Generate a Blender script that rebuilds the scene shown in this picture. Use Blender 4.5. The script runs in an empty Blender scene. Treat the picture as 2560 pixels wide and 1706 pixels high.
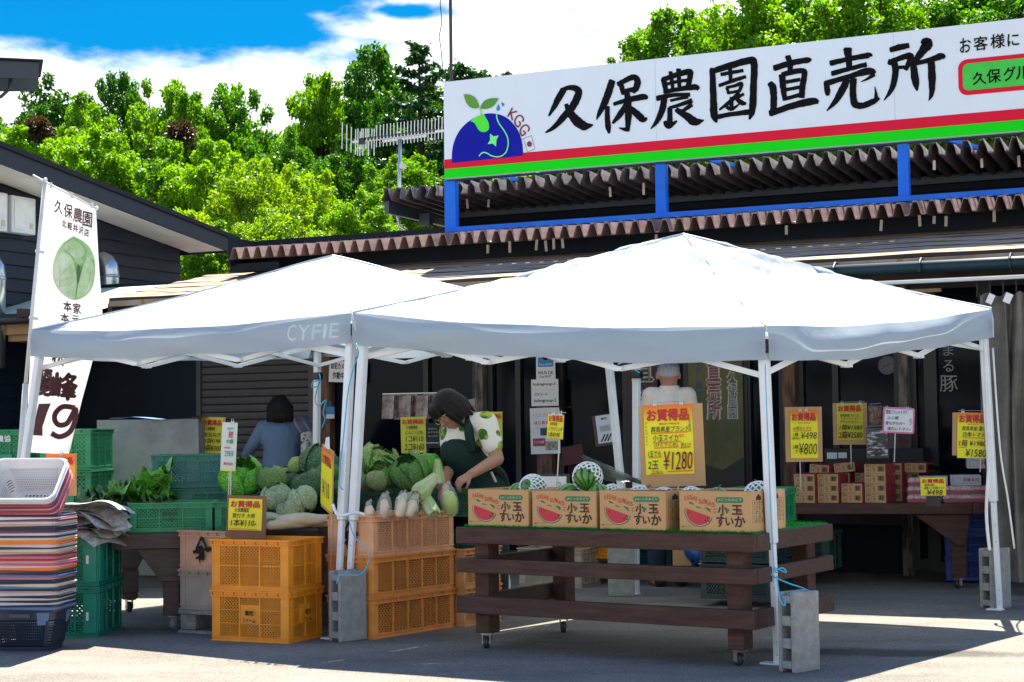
import bpy, math, random
import numpy as np
from mathutils import Vector, Matrix, Euler
R = math.radians
sc = bpy.context.scene
C = sc.collection
rng = random.Random(7)

# ------------------------------------------------------------------ camera
FPX, CX, CY = 4200.0, 1280.0, 853.0          # focal length and centre in pixels of the 2560 px wide photograph
EYE = Vector((0, 0, 1.2))
PITCH, ROLL = math.atan(222/4200), 0.012
fw = Vector((0, math.cos(PITCH), math.sin(PITCH)))
r0, u0 = Vector((1, 0, 0)), Vector((0, -math.sin(PITCH), math.cos(PITCH)))
rt = r0*math.cos(ROLL) - u0*math.sin(ROLL)
up = u0*math.cos(ROLL) + r0*math.sin(ROLL)
cam = bpy.data.cameras.new('camera'); cam_o = bpy.data.objects.new('camera', cam); C.objects.link(cam_o)
cam.sensor_width = 36; cam.lens = 36*FPX/2560; cam.clip_end = 2000; cam.clip_start = .1
M = Matrix((rt, up, -fw)).transposed().to_4x4(); M.translation = EYE
cam_o.matrix_world = M
sc.camera = cam_o

# ------------------------------------------------------------------ sky, sun, exposure
SUN = Vector((.17, .98, 1.66)).normalized()
SUN_EL, SUN_AZ = math.asin(SUN.z), math.atan2(SUN.x, SUN.y)
sun = bpy.data.lights.new('sun', 'SUN'); sun.energy = 4.8; sun.angle = R(.5); sun.color = (1, .92, .8)
sun_o = bpy.data.objects.new('sun', sun); C.objects.link(sun_o)
sun_o.rotation_euler = SUN.to_track_quat('Z', 'Y').to_euler()
sc.view_settings.view_transform = 'Standard'; sc.view_settings.look = 'None'
sc.view_settings.exposure = 2.08; sc.view_settings.gamma = 1

world = bpy.data.worlds.new('World'); sc.world = world; world.use_nodes = True
def build_world():
    nt = world.node_tree; N = nt.nodes; L = nt.links; N.clear()
    def nd(t, **k):
        n = N.new(t)
        for a, b in k.items(): setattr(n, a, b)
        return n
    def mth(op, a, b=None, c=None):
        n = nd('ShaderNodeMath', operation=op)
        for i, v in enumerate((a, b, c)):
            if v is None: continue
            if isinstance(v, (int, float)): n.inputs[i].default_value = v
            else: L.new(v, n.inputs[i])
        return n.outputs[0]
    out = nd('ShaderNodeOutputWorld'); bg = nd('ShaderNodeBackground'); bg.inputs[1].default_value = .1
    sky = nd('ShaderNodeTexSky', sky_type='NISHITA'); sky.sun_disc = False
    sky.sun_elevation = SUN_EL; sky.sun_rotation = SUN_AZ; sky.altitude = 1000
    tc = nd('ShaderNodeTexCoord'); sep = nd('ShaderNodeSeparateXYZ'); L.new(tc.outputs['Generated'], sep.inputs[0])
    az = mth('ARCTAN2', sep.outputs[0], sep.outputs[1]); el = mth('ARCSINE', sep.outputs[2])
    def noise(scale, detail, rough, sx=1, sz=2.4):
        mp = nd('ShaderNodeMapping'); mp.inputs['Scale'].default_value = (sx, sx, sz); L.new(tc.outputs['Generated'], mp.inputs[0])
        n = nd('ShaderNodeTexNoise'); n.inputs['Scale'].default_value = scale; n.inputs['Detail'].default_value = detail
        n.inputs['Roughness'].default_value = rough; L.new(mp.outputs[0], n.inputs[0]); return n.outputs[0]
    n1 = noise(11, 7, .6); n2 = noise(4.0, 6, .55, 1, 1.6)
    def hole(a0, e0, ra, re, tilt=0):        # clear patch between clouds
        da = mth('SUBTRACT', az, a0); de = mth('SUBTRACT', mth('SUBTRACT', el, e0), mth('MULTIPLY', da, tilt))
        return mth('SQRT', mth('ADD', mth('POWER', mth('DIVIDE', da, ra), 2), mth('POWER', mth('DIVIDE', de, re), 2)))
    d1 = hole(-.225, .256, .155, .05, -.05); d2 = hole(-.15, .236, .06, .018); d3 = hole(-.06, .247, .04, .009)
    d = mth('MINIMUM', mth('MINIMUM', d1, d2), mth('ADD', d3, .35))
    d = mth('ADD', d, mth('MULTIPLY', mth('SUBTRACT', n1, .5), 1.5))
    ra = nd('ShaderNodeMapRange', interpolation_type='SMOOTHSTEP'); L.new(d, ra.inputs[0]); ra.inputs[1].default_value = .72; ra.inputs[2].default_value = 1.2
    # overhead the cloud cover is broken
    hi = nd('ShaderNodeMapRange', interpolation_type='SMOOTHSTEP'); L.new(n2, hi.inputs[0]); hi.inputs[1].default_value = .54; hi.inputs[2].default_value = .72
    w = nd('ShaderNodeMapRange', interpolation_type='SMOOTHSTEP'); L.new(el, w.inputs[0]); w.inputs[1].default_value = .33; w.inputs[2].default_value = .5
    mixm = nd('ShaderNodeMix'); L.new(w.outputs[0], mixm.inputs[0]); L.new(ra.outputs[0], mixm.inputs[2]); L.new(hi.outputs[0], mixm.inputs[3])
    # cloud tone
    shade = nd('ShaderNodeMapRange'); L.new(n1, shade.inputs[0]); shade.inputs[1].default_value = .34; shade.inputs[2].default_value = .56; shade.inputs[3].default_value = .3; shade.inputs[4].default_value = 1
    cc = nd('ShaderNodeMix', data_type='RGBA'); L.new(shade.outputs[0], cc.inputs[0]); cc.inputs[6].default_value = (.95, 1.65, 2.1, 1); cc.inputs[7].default_value = (3.75, 3.85, 3.9, 1)
    tint = nd('ShaderNodeMix', data_type='RGBA', blend_type='MULTIPLY'); tint.inputs[0].default_value = 1
    tc2 = nd('ShaderNodeMix', data_type='RGBA'); L.new(w.outputs[0], tc2.inputs[0]); tc2.inputs[6].default_value = (.003, .185, .3, 1); tc2.inputs[7].default_value = (.3, .58, .85, 1); L.new(sky.outputs[0], tint.inputs[6]); L.new(tc2.outputs[2], tint.inputs[7])
    mx = nd('ShaderNodeMix', data_type='RGBA'); L.new(mixm.outputs[0], mx.inputs[0]); L.new(tint.outputs[2], mx.inputs[6]); L.new(cc.outputs[2], mx.inputs[7])
    L.new(mx.outputs[2], bg.inputs[0]); L.new(bg.outputs[0], out.inputs[0])
build_world()

# ------------------------------------------------------------------ pixel -> place in the scene
def ray(px, py): return fw + rt*((px-CX)/FPX) + up*((CY-py)/FPX)
def atY(px, py, Y):
    d = ray(px, py); return EYE + d*(Y/d.y)
def atZ(px, py, z=0.0):
    d = ray(px, py); return EYE + d*((z-EYE.z)/d.z)
FO = Vector((3.43, 11.8, 0)); FRZ = -R(25)
fu = Vector((math.cos(FRZ), math.sin(FRZ), 0)); fv = Vector((-math.sin(FRZ), math.cos(FRZ), 0))
def atF(px, py, t):                          # facade plane t metres behind the eave line -> (s, t, z)
    d = ray(px, py); k = ((FO + fv*t - EYE).dot(fv))/d.dot(fv); p = EYE + d*k
    return Vector(((p-FO).dot(fu), t, p.z))
def fworld(s, t, z): return FO + fu*s + fv*t + Vector((0, 0, z))

# ------------------------------------------------------------------ materials
MATS = {}
def mat(name, col, rough=.6, metal=0, var=.12, vs=6, bump=0, bs=60, spec=.5, transl=0, alpha=1, col2=None, detail=5, coord='Object', trans=0, stretch=None, bd=.02, c2r=(.4, .6)):
    if name in MATS: return MATS[name]
    m = bpy.data.materials.new(name); m.use_nodes = True; MATS[name] = m
    nt = m.node_tree; N = nt.nodes; L = nt.links; b = N['Principled BSDF']
    if len(col) == 3: col = (*col, 1)
    b.inputs['Roughness'].default_value = rough; b.inputs['Metallic'].default_value = metal
    b.inputs['Specular IOR Level'].default_value = spec
    tc = N.new('ShaderNodeTexCoord'); mp = N.new('ShaderNodeMapping'); L.new(tc.outputs[coord], mp.inputs[0])
    if stretch: mp.inputs['Scale'].default_value = stretch
    src = None
    if var > 0 or col2:
        n = N.new('ShaderNodeTexNoise'); n.inputs['Scale'].default_value = vs; n.inputs['Detail'].default_value = detail; n.inputs['Roughness'].default_value = .65
        L.new(mp.outputs[0], n.inputs[0])
        cr = N.new('ShaderNodeValToRGB'); e = cr.color_ramp.elements
        if col2:
            e[0].position, e[1].position = c2r; e[0].color = col; e[1].color = (*col2, 1)
        else:
            e[0].position, e[1].position = .3, .7
            e[0].color = tuple(c*(1-var) for c in col[:3]) + (1,); e[1].color = tuple(min(1, c*(1+var)) for c in col[:3]) + (1,)
        L.new(n.outputs[0], cr.inputs[0]); L.new(cr.outputs[0], b.inputs['Base Color']); src = cr.outputs[0]
    else: b.inputs['Base Color'].default_value = col
    if bump:
        n2 = N.new('ShaderNodeTexNoise'); n2.inputs['Scale'].default_value = bs; n2.inputs['Detail'].default_value = 6; L.new(mp.outputs[0], n2.inputs[0])
        bp = N.new('ShaderNodeBump'); bp.inputs['Strength'].default_value = bump; bp.inputs['Distance'].default_value = bd
        L.new(n2.outputs[0], bp.inputs['Height']); L.new(bp.outputs[0], b.inputs['Normal'])
    if trans: b.inputs['Transmission Weight'].default_value = trans
    if alpha < 1: b.inputs['Alpha'].default_value = alpha
    if transl:
        t = N.new('ShaderNodeBsdfTranslucent'); ms = N.new('ShaderNodeMixShader'); ms.inputs[0].default_value = transl
        if src: L.new(src, t.inputs[0])
        else: t.inputs[0].default_value = col
        L.new(b.outputs[0], ms.inputs[1]); L.new(t.outputs[0], ms.inputs[2]); L.new(ms.outputs[0], N['Material Output'].inputs[0])
    return m
def obj_tint(name, rough=.5, var=.12, vs=8, transl=0):     # colour comes from the object's own colour
    if name in MATS: return MATS[name]
    m = mat(name, (1, 1, 1), rough, var=0); N = m.node_tree.nodes; L = m.node_tree.links; b = N['Principled BSDF']
    oi = N.new('ShaderNodeObjectInfo'); n = N.new('ShaderNodeTexNoise'); n.inputs['Scale'].default_value = vs; n.inputs['Detail'].default_value = 6
    tc = N.new('ShaderNodeTexCoord'); L.new(tc.outputs['Object'], n.inputs[0])
    mr = N.new('ShaderNodeMapRange'); L.new(n.outputs[0], mr.inputs[0]); mr.inputs[1].default_value = .3; mr.inputs[2].default_value = .7; mr.inputs[3].default_value = 1-var; mr.inputs[4].default_value = 1+var
    mx = N.new('ShaderNodeMix'); mx.data_type = 'RGBA'; mx.blend_type = 'MULTIPLY'; mx.inputs[0].default_value = 1
    L.new(oi.outputs['Color'], mx.inputs[6]); L.new(mr.outputs[0], mx.inputs[7]); L.new(mx.outputs[2], b.inputs['Base Color'])
    return m

# ------------------------------------------------------------------ mesh builder and object helpers
class MB:
    def __init__(s): s.v = []; s.f = []; s.mi = []; s.m = 0
    def add(s, vs, fs):
        o = len(s.v); s.v += [tuple(p) for p in vs]; s.f += [tuple(i+o for i in f) for f in fs]; s.mi += [s.m]*len(fs); return s
    def box(s, c, d, rz=0, rx=0, ry=0):
        e = Euler((rx, ry, rz)).to_matrix(); c = Vector(c)
        vs = [c + e @ Vector((x*d[0]/2, y*d[1]/2, z*d[2]/2)) for z in (-1, 1) for y in (-1, 1) for x in (-1, 1)]
        return s.add(vs, [(0,2,3,1),(4,5,7,6),(0,1,5,4),(2,6,7,3),(0,4,6,2),(1,3,7,5)])
    def b2(s, a, b):                          # box from two corners
        return s.box([(a[i]+b[i])/2 for i in range(3)], [abs(b[i]-a[i]) for i in range(3)])
    def bar(s, p, q, w, h=None, ref=(0, 0, 1)):
        p, q = Vector(p), Vector(q); h = h or w; d = (q-p).normalized(); r = Vector(ref)
        if abs(d.dot(r)) > .98: r = Vector((1, 0, 0))
        a = d.cross(r).normalized(); b = a.cross(d).normalized()
        vs = [e + a*(x*w/2) + b*(y*h/2) for e in (p, q) for x, y in ((-1,-1),(1,-1),(1,1),(-1,1))]
        return s.add(vs, [(3,2,1,0),(4,5,6,7),(0,1,5,4),(1,2,6,5),(2,3,7,6),(3,0,4,7)])
    def tube(s, pts, r, n=8, cap=True):
        pts = [Vector(p) for p in pts]; rs = r if isinstance(r, (list, tuple)) else [r]*len(pts); vs = []; fs = []
        a = None
        for i, p in enumerate(pts):
            d = (pts[min(i+1, len(pts)-1)] - pts[max(i-1, 0)]).normalized()
            if a is None: a = d.orthogonal().normalized()
            a = (a - d*a.dot(d)); a = a.normalized() if a.length > 1e-6 else d.orthogonal().normalized()
            b = d.cross(a)
            vs += [p + (a*math.cos(2*math.pi*k/n) + b*math.sin(2*math.pi*k/n))*rs[i] for k in range(n)]
        for i in range(len(pts)-1):
            for k in range(n): fs.append((i*n+k, i*n+(k+1) % n, (i+1)*n+(k+1) % n, (i+1)*n+k))
        if cap: fs += [tuple(range(n-1, -1, -1)), tuple(range((len(pts)-1)*n, len(pts)*n))]
        return s.add(vs, fs)
    def grid(s, fn, nu, nv):
        vs = [fn(i/nu, j/nv) for j in range(nv+1) for i in range(nu+1)]
        return s.add(vs, [(j*(nu+1)+i, j*(nu+1)+i+1, (j+1)*(nu+1)+i+1, (j+1)*(nu+1)+i) for j in range(nv) for i in range(nu)])
    def prism(s, poly, y0, y1, ax='xz'):      # outline in xz (or xy / yz) extruded along the third axis
        n = len(poly)
        def mk(p, k): return {'xz': (p[0], k, p[1]), 'xy': (p[0], p[1], k), 'yz': (k, p[0], p[1])}[ax]
        vs = [mk(p, y0) for p in poly] + [mk(p, y1) for p in poly]
        return s.add(vs, [tuple(range(n)), tuple(range(2*n-1, n-1, -1))] + [(i, n+i, n+(i+1) % n, (i+1) % n) for i in range(n)])
    def lathe(s, prof, n=24, c=(0, 0, 0), sx=1, sy=1):
        vs = [(c[0]+r*sx*math.cos(2*math.pi*k/n), c[1]+r*sy*math.sin(2*math.pi*k/n), c[2]+z) for r, z in prof for k in range(n)]
        return s.add(vs, [(i*n+k, i*n+(k+1) % n, (i+1)*n+(k+1) % n, (i+1)*n+k) for i in range(len(prof)-1) for k in range(n)])
    def ball(s, c, r, n=16, m=10, rot=None):
        r = (r, r, r) if isinstance(r, (int, float)) else r; c = Vector(c); vs = []
        for j in range(m+1):
            th = math.pi*j/m
            for k in range(n):
                ph = 2*math.pi*k/n; p = Vector((r[0]*math.sin(th)*math.cos(ph), r[1]*math.sin(th)*math.sin(ph), r[2]*math.cos(th)))
                if rot: p = rot @ p
                vs.append(c+p)
        return s.add(vs, [(j*n+k, (j+1)*n+k, (j+1)*n+(k+1) % n, j*n+(k+1) % n) for j in range(m) for k in range(n)])
    def cone(s, p, q, ra, rb, n=16):          # tapered capsule
        p, q = Vector(p), Vector(q); d = (q-p); l = d.length; d = d/l if l > 1e-6 else Vector((0, 0, 1)); pts = []; rs = []
        for a in (90, 65, 40, 20): pts.append(p - d*ra*math.sin(R(a))); rs.append(max(1e-4, ra*math.cos(R(a))))
        pts.append(p); rs.append(ra); pts.append(q); rs.append(rb)
        for a in (20, 40, 65, 90): pts.append(q + d*rb*math.sin(R(a))); rs.append(max(1e-4, rb*math.cos(R(a))))
        return s.tube(pts, rs, n)
    def xform(s, M4):
        s.v = [tuple(M4 @ Vector(p)) for p in s.v]; return s
    def ext(s, o, M4=None):
        vs = o.v if M4 is None else [M4 @ Vector(p) for p in o.v]
        k = len(s.v); s.v += [tuple(p) for p in vs]; s.f += [tuple(i+k for i in f) for f in o.f]; s.mi += [s.m]*len(o.f); return s
    def text(s, body, x, z, w, h, y=-.003, bold=0, shear=0, vertical=False, M4=None):
        vs, fs = glyphs(body, bold, shear, vertical)
        if not vs: return s
        xs = [p[0] for p in vs]; ys = [p[1] for p in vs]; x0, y0 = min(xs), min(ys)
        kx = w/max(1e-6, max(xs)-x0); ky = h/max(1e-6, max(ys)-y0)
        pts = [Vector((x+(p[0]-x0)*kx, y-p[2], z+(p[1]-y0)*ky)) for p in vs]
        if M4: pts = [M4 @ p for p in pts]
        return s.add(pts, fs)
    def build(s, name, m, parent=None, smooth=False, bevel=0, seg=1, loc=None, auto=None):
        me = bpy.data.meshes.new(name); me.from_pydata(s.v, [], s.f)
        for x in (m if isinstance(m, (list, tuple)) else [m]): me.materials.append(x)
        if any(s.mi): me.polygons.foreach_set('material_index', s.mi)
        if smooth: me.polygons.foreach_set('use_smooth', [True]*len(s.f))
        me.update()
        o = bpy.data.objects.new(name, me); C.objects.link(o); o.parent = parent
        if loc: o.location = loc
        if bevel:
            b = o.modifiers.new('bevel', 'BEVEL'); b.width = bevel; b.segments = seg; b.limit_method = 'ANGLE'; b.angle_limit = R(40)
        return o
GLY = {}
def glyphs(body, bold=0, shear=0, vertical=False):
    key = (body, bold, shear, vertical)
    if key in GLY: return GLY[key]
    cu = bpy.data.curves.new('t', 'FONT'); cu.body = '\n'.join(body) if vertical else body
    cu.offset = min(0, bold); cu.shear = shear; cu.resolution_u = 2
    if vertical: cu.space_line = .95; cu.align_x = 'CENTER'
    o = bpy.data.objects.new('t', cu); C.objects.link(o)
    dg = bpy.context.evaluated_depsgraph_get(); me = o.evaluated_get(dg).to_mesh()
    vs = [tuple(v.co) for v in me.vertices]; fs = [tuple(p.vertices) for p in me.polygons]
    o.evaluated_get(dg).to_mesh_clear(); bpy.data.objects.remove(o); bpy.data.curves.remove(cu)
    if bold > .004:                           # heavier strokes: the outline struck several times, each a hair above the last
        b = bold*.62; V0, F0 = vs, fs; vs, fs = [], []
        for k, (dx, dy) in enumerate(((0, 0), (b, 0), (-b, 0), (0, b), (0, -b))):
            n = len(vs); vs += [(p[0]+dx, p[1]+dy, k*.00012) for p in V0]; fs += [tuple(i+n for i in f) for f in F0]
    GLY[key] = (vs, fs); return GLY[key]
def tag(o, label, cat, group=None, kind=None):
    o['label'] = label; o['category'] = cat
    if group: o['group'] = group
    if kind: o['kind'] = kind
    return o
def thing(name, label, cat, loc=(0, 0, 0), rz=0, group=None, rx=0, ry=0):
    o = bpy.data.objects.new(name, None); o.empty_display_size = .1; C.objects.link(o); o.location = loc; o.rotation_euler = (rx, ry, rz)
    return tag(o, label, cat, group)
def copy_tree(o, parent=None):
    c = o.copy(); C.objects.link(c); c.parent = parent
    for ch in list(o.children): copy_tree(ch, c)
    return c
def dup(o, loc, rz=0, label=None, rx=0, ry=0, scale=None):
    c = copy_tree(o); c.location = loc; c.rotation_euler = (rx, ry, rz)
    if label: c['label'] = label
    if scale: c.scale = scale
    return c
def struct(o): o['kind'] = 'structure'; return o
def spline(pts, n=6):                         # Catmull-Rom through tuples of any length
    P = [pts[0]] + list(pts) + [pts[-1]]; out = []
    for i in range(1, len(P)-2):
        for k in range(n):
            t = k/n; out.append(tuple(.5*((2*P[i][j]) + (-P[i-1][j]+P[i+1][j])*t + (2*P[i-1][j]-5*P[i][j]+4*P[i+1][j]-P[i+2][j])*t*t + (-P[i-1][j]+3*P[i][j]-3*P[i+1][j]+P[i+2][j])*t**3) for j in range(len(pts[0]))))
    out.append(tuple(pts[-1])); return out
def lattice(mb, o, u, v, w, h, pitch, bw, th, ang=45):   # diamond mesh panel: o corner, u/v unit axes, th thickness along the normal
    o, u, v = Vector(o), Vector(u), Vector(v); n = u.cross(v).normalized()*th
    tn = math.tan(R(ang))
    for sgn in (1, -1):
        k = -h/tn if sgn > 0 else 0; end = w if sgn > 0 else w + h/tn
        while k < end:
            k += pitch
            a0, b0 = k, 0.0; a1, b1 = k + sgn*h/tn, h
            # clip to 0..w
            def clip(a0, b0, a1, b1):
                if abs(a1-a0) < 1e-9: return None
                t0, t1 = 0, 1
                for lim in (0, w):
                    t = (lim-a0)/(a1-a0)
                    if (lim == 0) == (a1 > a0): t0 = max(t0, t)
                    else: t1 = min(t1, t)
                return (a0+(a1-a0)*t0, b0+(b1-b0)*t0, a0+(a1-a0)*t1, b0+(b1-b0)*t1) if t1 > t0+1e-4 else None
            c = clip(a0, b0, a1, b1)
            if not c: continue
            p = o + u*c[0] + v*c[1]; q = o + u*c[2] + v*c[3]; d = (q-p).normalized(); s_ = n.normalized().cross(d)*(bw/2)
            off = n*(.15 if sgn > 0 else 0)
            mb.add([p-s_+off, p+s_+off, q+s_+off, q-s_+off, p-s_+n, p+s_+n, q+s_+n, q-s_+n], [(0,1,2,3),(7,6,5,4),(0,4,5,1),(2,6,7,3)])
ORD = ['topmost', 'second', 'third', 'fourth', 'fifth', 'sixth', 'seventh', 'eighth', 'ninth', 'tenth', 'eleventh', 'twelfth', 'thirteenth', 'fourteenth', 'fifteenth', 'sixteenth', 'seventeenth', 'eighteenth', 'nineteenth', 'twentieth']
TENS = {20: 'twenty', 30: 'thirty', 40: 'forty', 50: 'fifty', 60: 'sixty'}
ONES = ['', 'first', 'second', 'third', 'fourth', 'fifth', 'sixth', 'seventh', 'eighth', 'ninth']
def ordinal(i):                               # 1-based
    if i <= 20: return 'first' if i == 1 else ORD[i-1]
    if i % 10 == 0: return TENS[i][:-1] + 'ieth'
    return TENS[i//10*10] + '-' + ONES[i % 10]
# ------------------------------------------------------------------ ground
asph = mat('asphalt', (.215, .195, .165), .9, var=.25, vs=400, bump=.7, bs=160, bd=.008, spec=.25)
def asphalt_detail():
    nt = asph.node_tree; N = nt.nodes; L = nt.links; b = N['Principled BSDF']; old = b.inputs['Base Color'].links[0].from_socket
    tc = N.new('ShaderNodeTexCoord')
    def nz(sc_, d, r=.6, st=None):
        n = N.new('ShaderNodeTexNoise'); n.inputs['Scale'].default_value = sc_; n.inputs['Detail'].default_value = d; n.inputs['Roughness'].default_value = r
        mp = N.new('ShaderNodeMapping'); L.new(tc.outputs['Object'], mp.inputs[0])
        if st: mp.inputs['Scale'].default_value = st
        L.new(mp.outputs[0], n.inputs[0]); return n.outputs[0]
    def mr(s, a, b_, c, d):
        m = N.new('ShaderNodeMapRange'); L.new(s, m.inputs[0])
        for i, v in enumerate((a, b_, c, d)): m.inputs[i+1].default_value = v
        return m.outputs[0]
    def mul(a, f):
        m = N.new('ShaderNodeMix'); m.data_type = 'RGBA'; m.blend_type = 'MULTIPLY'; m.inputs[0].default_value = 1; L.new(a, m.inputs[6]); L.new(f, m.inputs[7]); return m.outputs[2]
    c = mul(old, mr(nz(.9, 6, .6, (1, 2.2, 1)), .32, .68, .72, 1.2))      # broad worn patches
    c = mul(c, mr(nz(14, 5), .3, .5, .86, 1.04))
    c = mul(c, mr(nz(60, 3, .75), .36, .64, .7, 1.22))
    c = mul(c, mr(nz(150, 2, .7), .36, .64, .72, 1.25))
    c = mul(c, mr(nz(26, 2), .24, .31, .5, 1))                           # dark specks and drips
    vo = N.new('ShaderNodeTexVoronoi'); vo.inputs['Scale'].default_value = 95; L.new(tc.outputs['Object'], vo.inputs[0])
    c = mul(c, mr(vo.outputs['Distance'], .0, .5, 1.3, .78))
    # one old damp oil stain in front of the right tent leg
    st = atZ(2190, 1632); mp = N.new('ShaderNodeMapping'); L.new(tc.outputs['Object'], mp.inputs[0]); mp.vector_type = 'TEXTURE'; mp.inputs['Location'].default_value = (st.x, st.y, 0); mp.inputs['Rotation'].default_value = (0, 0, R(-12)); mp.inputs['Scale'].default_value = (1.05, .2, 1)
    ln = N.new('ShaderNodeVectorMath'); ln.operation = 'LENGTH'; L.new(mp.outputs[0], ln.inputs[0]); ad = N.new('ShaderNodeMath'); ad.operation = 'MULTIPLY_ADD'; L.new(nz(5, 5), ad.inputs[0]); ad.inputs[1].default_value = 1.1; L.new(ln.outputs['Value'], ad.inputs[2])
    c = mul(c, mr(ad.outputs[0], 1.1, 1.6, .42, 1))
    L.new(c, b.inputs['Base Color'])
asphalt_detail()
g = MB().grid(lambda u, v: ((u-.5)*400, -80+v*400, 0), 40, 40).build('ground', asph); struct(g)

# ------------------------------------------------------------------ store building (local frame: s along the facade, t into it, z up)
navy = mat('navy_cladding', (.005, .01, .017), .6, var=.25, vs=5, spec=.2)
navy2 = mat('navy_siding', (.006, .014, .026), .5, var=.2, vs=3, stretch=(1, 1, 8), spec=.3)
brown_sheet = mat('brown_roof_sheet', (.2, .125, .105), .5, col2=(.31, .225, .2), vs=3.5, c2r=(.35, .7))
grey_sheet = mat('weathered_roof_sheet', (.075, .06, .058), .6, col2=(.16, .13, .12), vs=5)
awn_m = mat('mossy_awning', (.19, .13, .097), .85, col2=(.38, .285, .215), vs=5, stretch=(.4, 6, 1), c2r=(.35, .6), spec=.1)
def moss():
    nt = awn_m.node_tree; N = nt.nodes; L = nt.links; b = N['Principled BSDF']; old = b.inputs['Base Color'].links[0].from_socket
    tc = N.new('ShaderNodeTexCoord'); n = N.new('ShaderNodeTexNoise'); n.inputs['Scale'].default_value = 9; n.inputs['Detail'].default_value = 7; L.new(tc.outputs['Object'], n.inputs[0])
    r = N.new('ShaderNodeMapRange'); L.new(n.outputs[0], r.inputs[0]); r.inputs[1].default_value = .58; r.inputs[2].default_value = .66
    m = N.new('ShaderNodeMix'); m.data_type = 'RGBA'; L.new(r.outputs[0], m.inputs[0]); L.new(old, m.inputs[6]); m.inputs[7].default_value = (.24, .2, .05, 1); L.new(m.outputs[2], b.inputs['Base Color'])
moss()
old_wood = mat('weathered_post_wood', (.06, .036, .025), .8, col2=(.2, .11, .06), vs=9, stretch=(3, 3, .5), bump=.4, bs=40)
grey_wood = mat('grey_post_wood', (.05, .045, .04), .85, col2=(.2, .18, .16), vs=12, stretch=(3, 3, .5), bump=.4, bs=40)
alu = mat('dark_sash', (.018, .017, .018), .5)
glass = mat('dark_window_glass', (.0015, .004, .009), .12, var=0, spec=.1)
shut_m = mat('brown_shutter', (.06, .055, .058), .55, var=.1)
tealm = mat('teal_gutter', (.008, .026, .034), .5, var=.2, spec=.25)
white_pipe = mat('white_painted_metal', (.74, .75, .76), .35, var=.05)
tan_m = mat('tan_timber', (.45, .3, .17), .7, var=.2, vs=12)
black_m = mat('black_plastic', (.012, .012, .014), .4, var=.1)

store = thing('store_building', 'long dark shop building with brown corrugated roofs behind the white tents', 'building', FO, FRZ)
T1 = 1.5
def S(px, py=1000, t=T1): return atF(px, py, t).x
SR = 3.2
sL = S(245)
# awning: boards running along the eave, stepped up towards the wall
sA = S(250, 760, 0)+.1
def awning():
    n = 16; ns = 60; r_ = random.Random(9)
    mb = MB()
    for k in range(n):                        # lapped boards: each one lies on the board below it
        t0, t1 = 1.5*k/n, 1.5*(k+1)/n+.012; ph = r_.uniform(0, 6)
        def fn(u, v, t0=t0, t1=t1, ph=ph):
            s = sA + u*(SR-sA); j = .0035*math.sin(s*2.3+ph)+.0025*math.sin(s*7.1+ph*2)
            t, dz = ((t0, -.004), (t0, .024), (t1, .024))[int(round(v*2))]
            return (s, t, 2.405+.215*t+dz+j)
        mb.m = 0; mb.grid(fn, ns, 2); q0 = len(mb.mi)-2*ns; mb.mi[q0:q0+ns] = [1]*ns  # riser faces take a darker colour with their shade put into it
    mb.b2((sA, -.01, 2.35), (SR, .015, 2.4)); mb.b2((sA, .02, 2.375), (SR, 1.49, 2.39))
    return mb.build('awning_roof', [awn_m, mat('board_edge_shade', (.035, .024, .018), .9)], store)
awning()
mb = MB()
for i in range(12): mb.bar((SR-.5-i*1.05, .03, 2.34), (SR-.5-i*1.05, 1.48, 2.37), .05, .08)
mb.b2((sL, .75, 2.28), (SR, .83, 2.37)); mb.build('rafter', mat('dark_timber', (.06, .035, .025), .8, var=.2), store)
# gutter with clips, curtain rail
sg = S(1800, 650, -.1)
gut = MB().tube([(sg, -.1, 2.325), (SR, -.1, 2.315)], .045, 10).build('gutter', tealm, store, smooth=True)
for k in range(5):
    s_ = sg + .25 + k*.62; MB().tube([(s_, -.02, 2.39), (s_, -.09, 2.385), (s_, -.155, 2.345), (s_, -.15, 2.29), (s_, -.1, 2.265)], .009, 6).build('gutter_clip', tealm, gut)
MB().tube([(S(1900, 690, .02), .02, 2.235), (SR, .02, 2.225)], .016, 8).build('curtain_rail', white_pipe, store, smooth=True)
MB().b2((S(1960, 700, .5), .5, 2.19), (S(2350, 700, .5), .56, 2.215)).build('tan_batten', tan_m, store)
s_mid = S(575, 640, 1.05)
# lower wall above the awning
MB().b2((s_mid+.02, T1, 2.62), (SR, T1+.1, 3.06)).b2((sL, T1, 2.6), (s_mid+.02, T1+.1, 2.72)).build('band_wall', navy, store)
# corrugated sheets
def corrug(name, s0, s1, t0, z0, t1, z1, amp, pitch, m, th=.012, tabs=0, ragged=0):
    mb = MB(); n = int((s1-s0)/pitch*8)
    wave = [0, .55, 1, 1, 1, .55, 0, 0]                       # trapezoid profile
    nt_ = 10
    def mk(off):
        def fn(u, v):
            i = int(round(u*n)); s = s0 + (s1-s0)*i/n; w = wave[i % 8]; sheet = int(i/8/7)
            zj = .012*((sheet*37 % 11)/11-.5); t = t0 + (t1-t0)*v
            e = ragged*math.sin(i*1.7)*math.sin(i*.61)*(1-v)**3
            return (s, t + e + (.02*((sheet*53 % 7)/7) if v == 0 else 0), z0 + (z1-z0)*v + (w-.5)*amp + zj - off - .004*math.sin(s*2+v*9))
        return fn
    mb.grid(mk(0), n, nt_)
    nv0 = len(mb.v); mb.grid(mk(th), n, nt_)
    for i in range(n): mb.add([mb.v[i], mb.v[i+1], mb.v[nv0+i+1], mb.v[nv0+i]], [(0, 1, 2, 3)])
    return mb.build(name, m, store)
s_mid = S(575, 640, 1.05)
corrug('mid_roof', s_mid, SR, 1.05, 2.9, 3.0, 3.12, .1, .13, brown_sheet)
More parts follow.
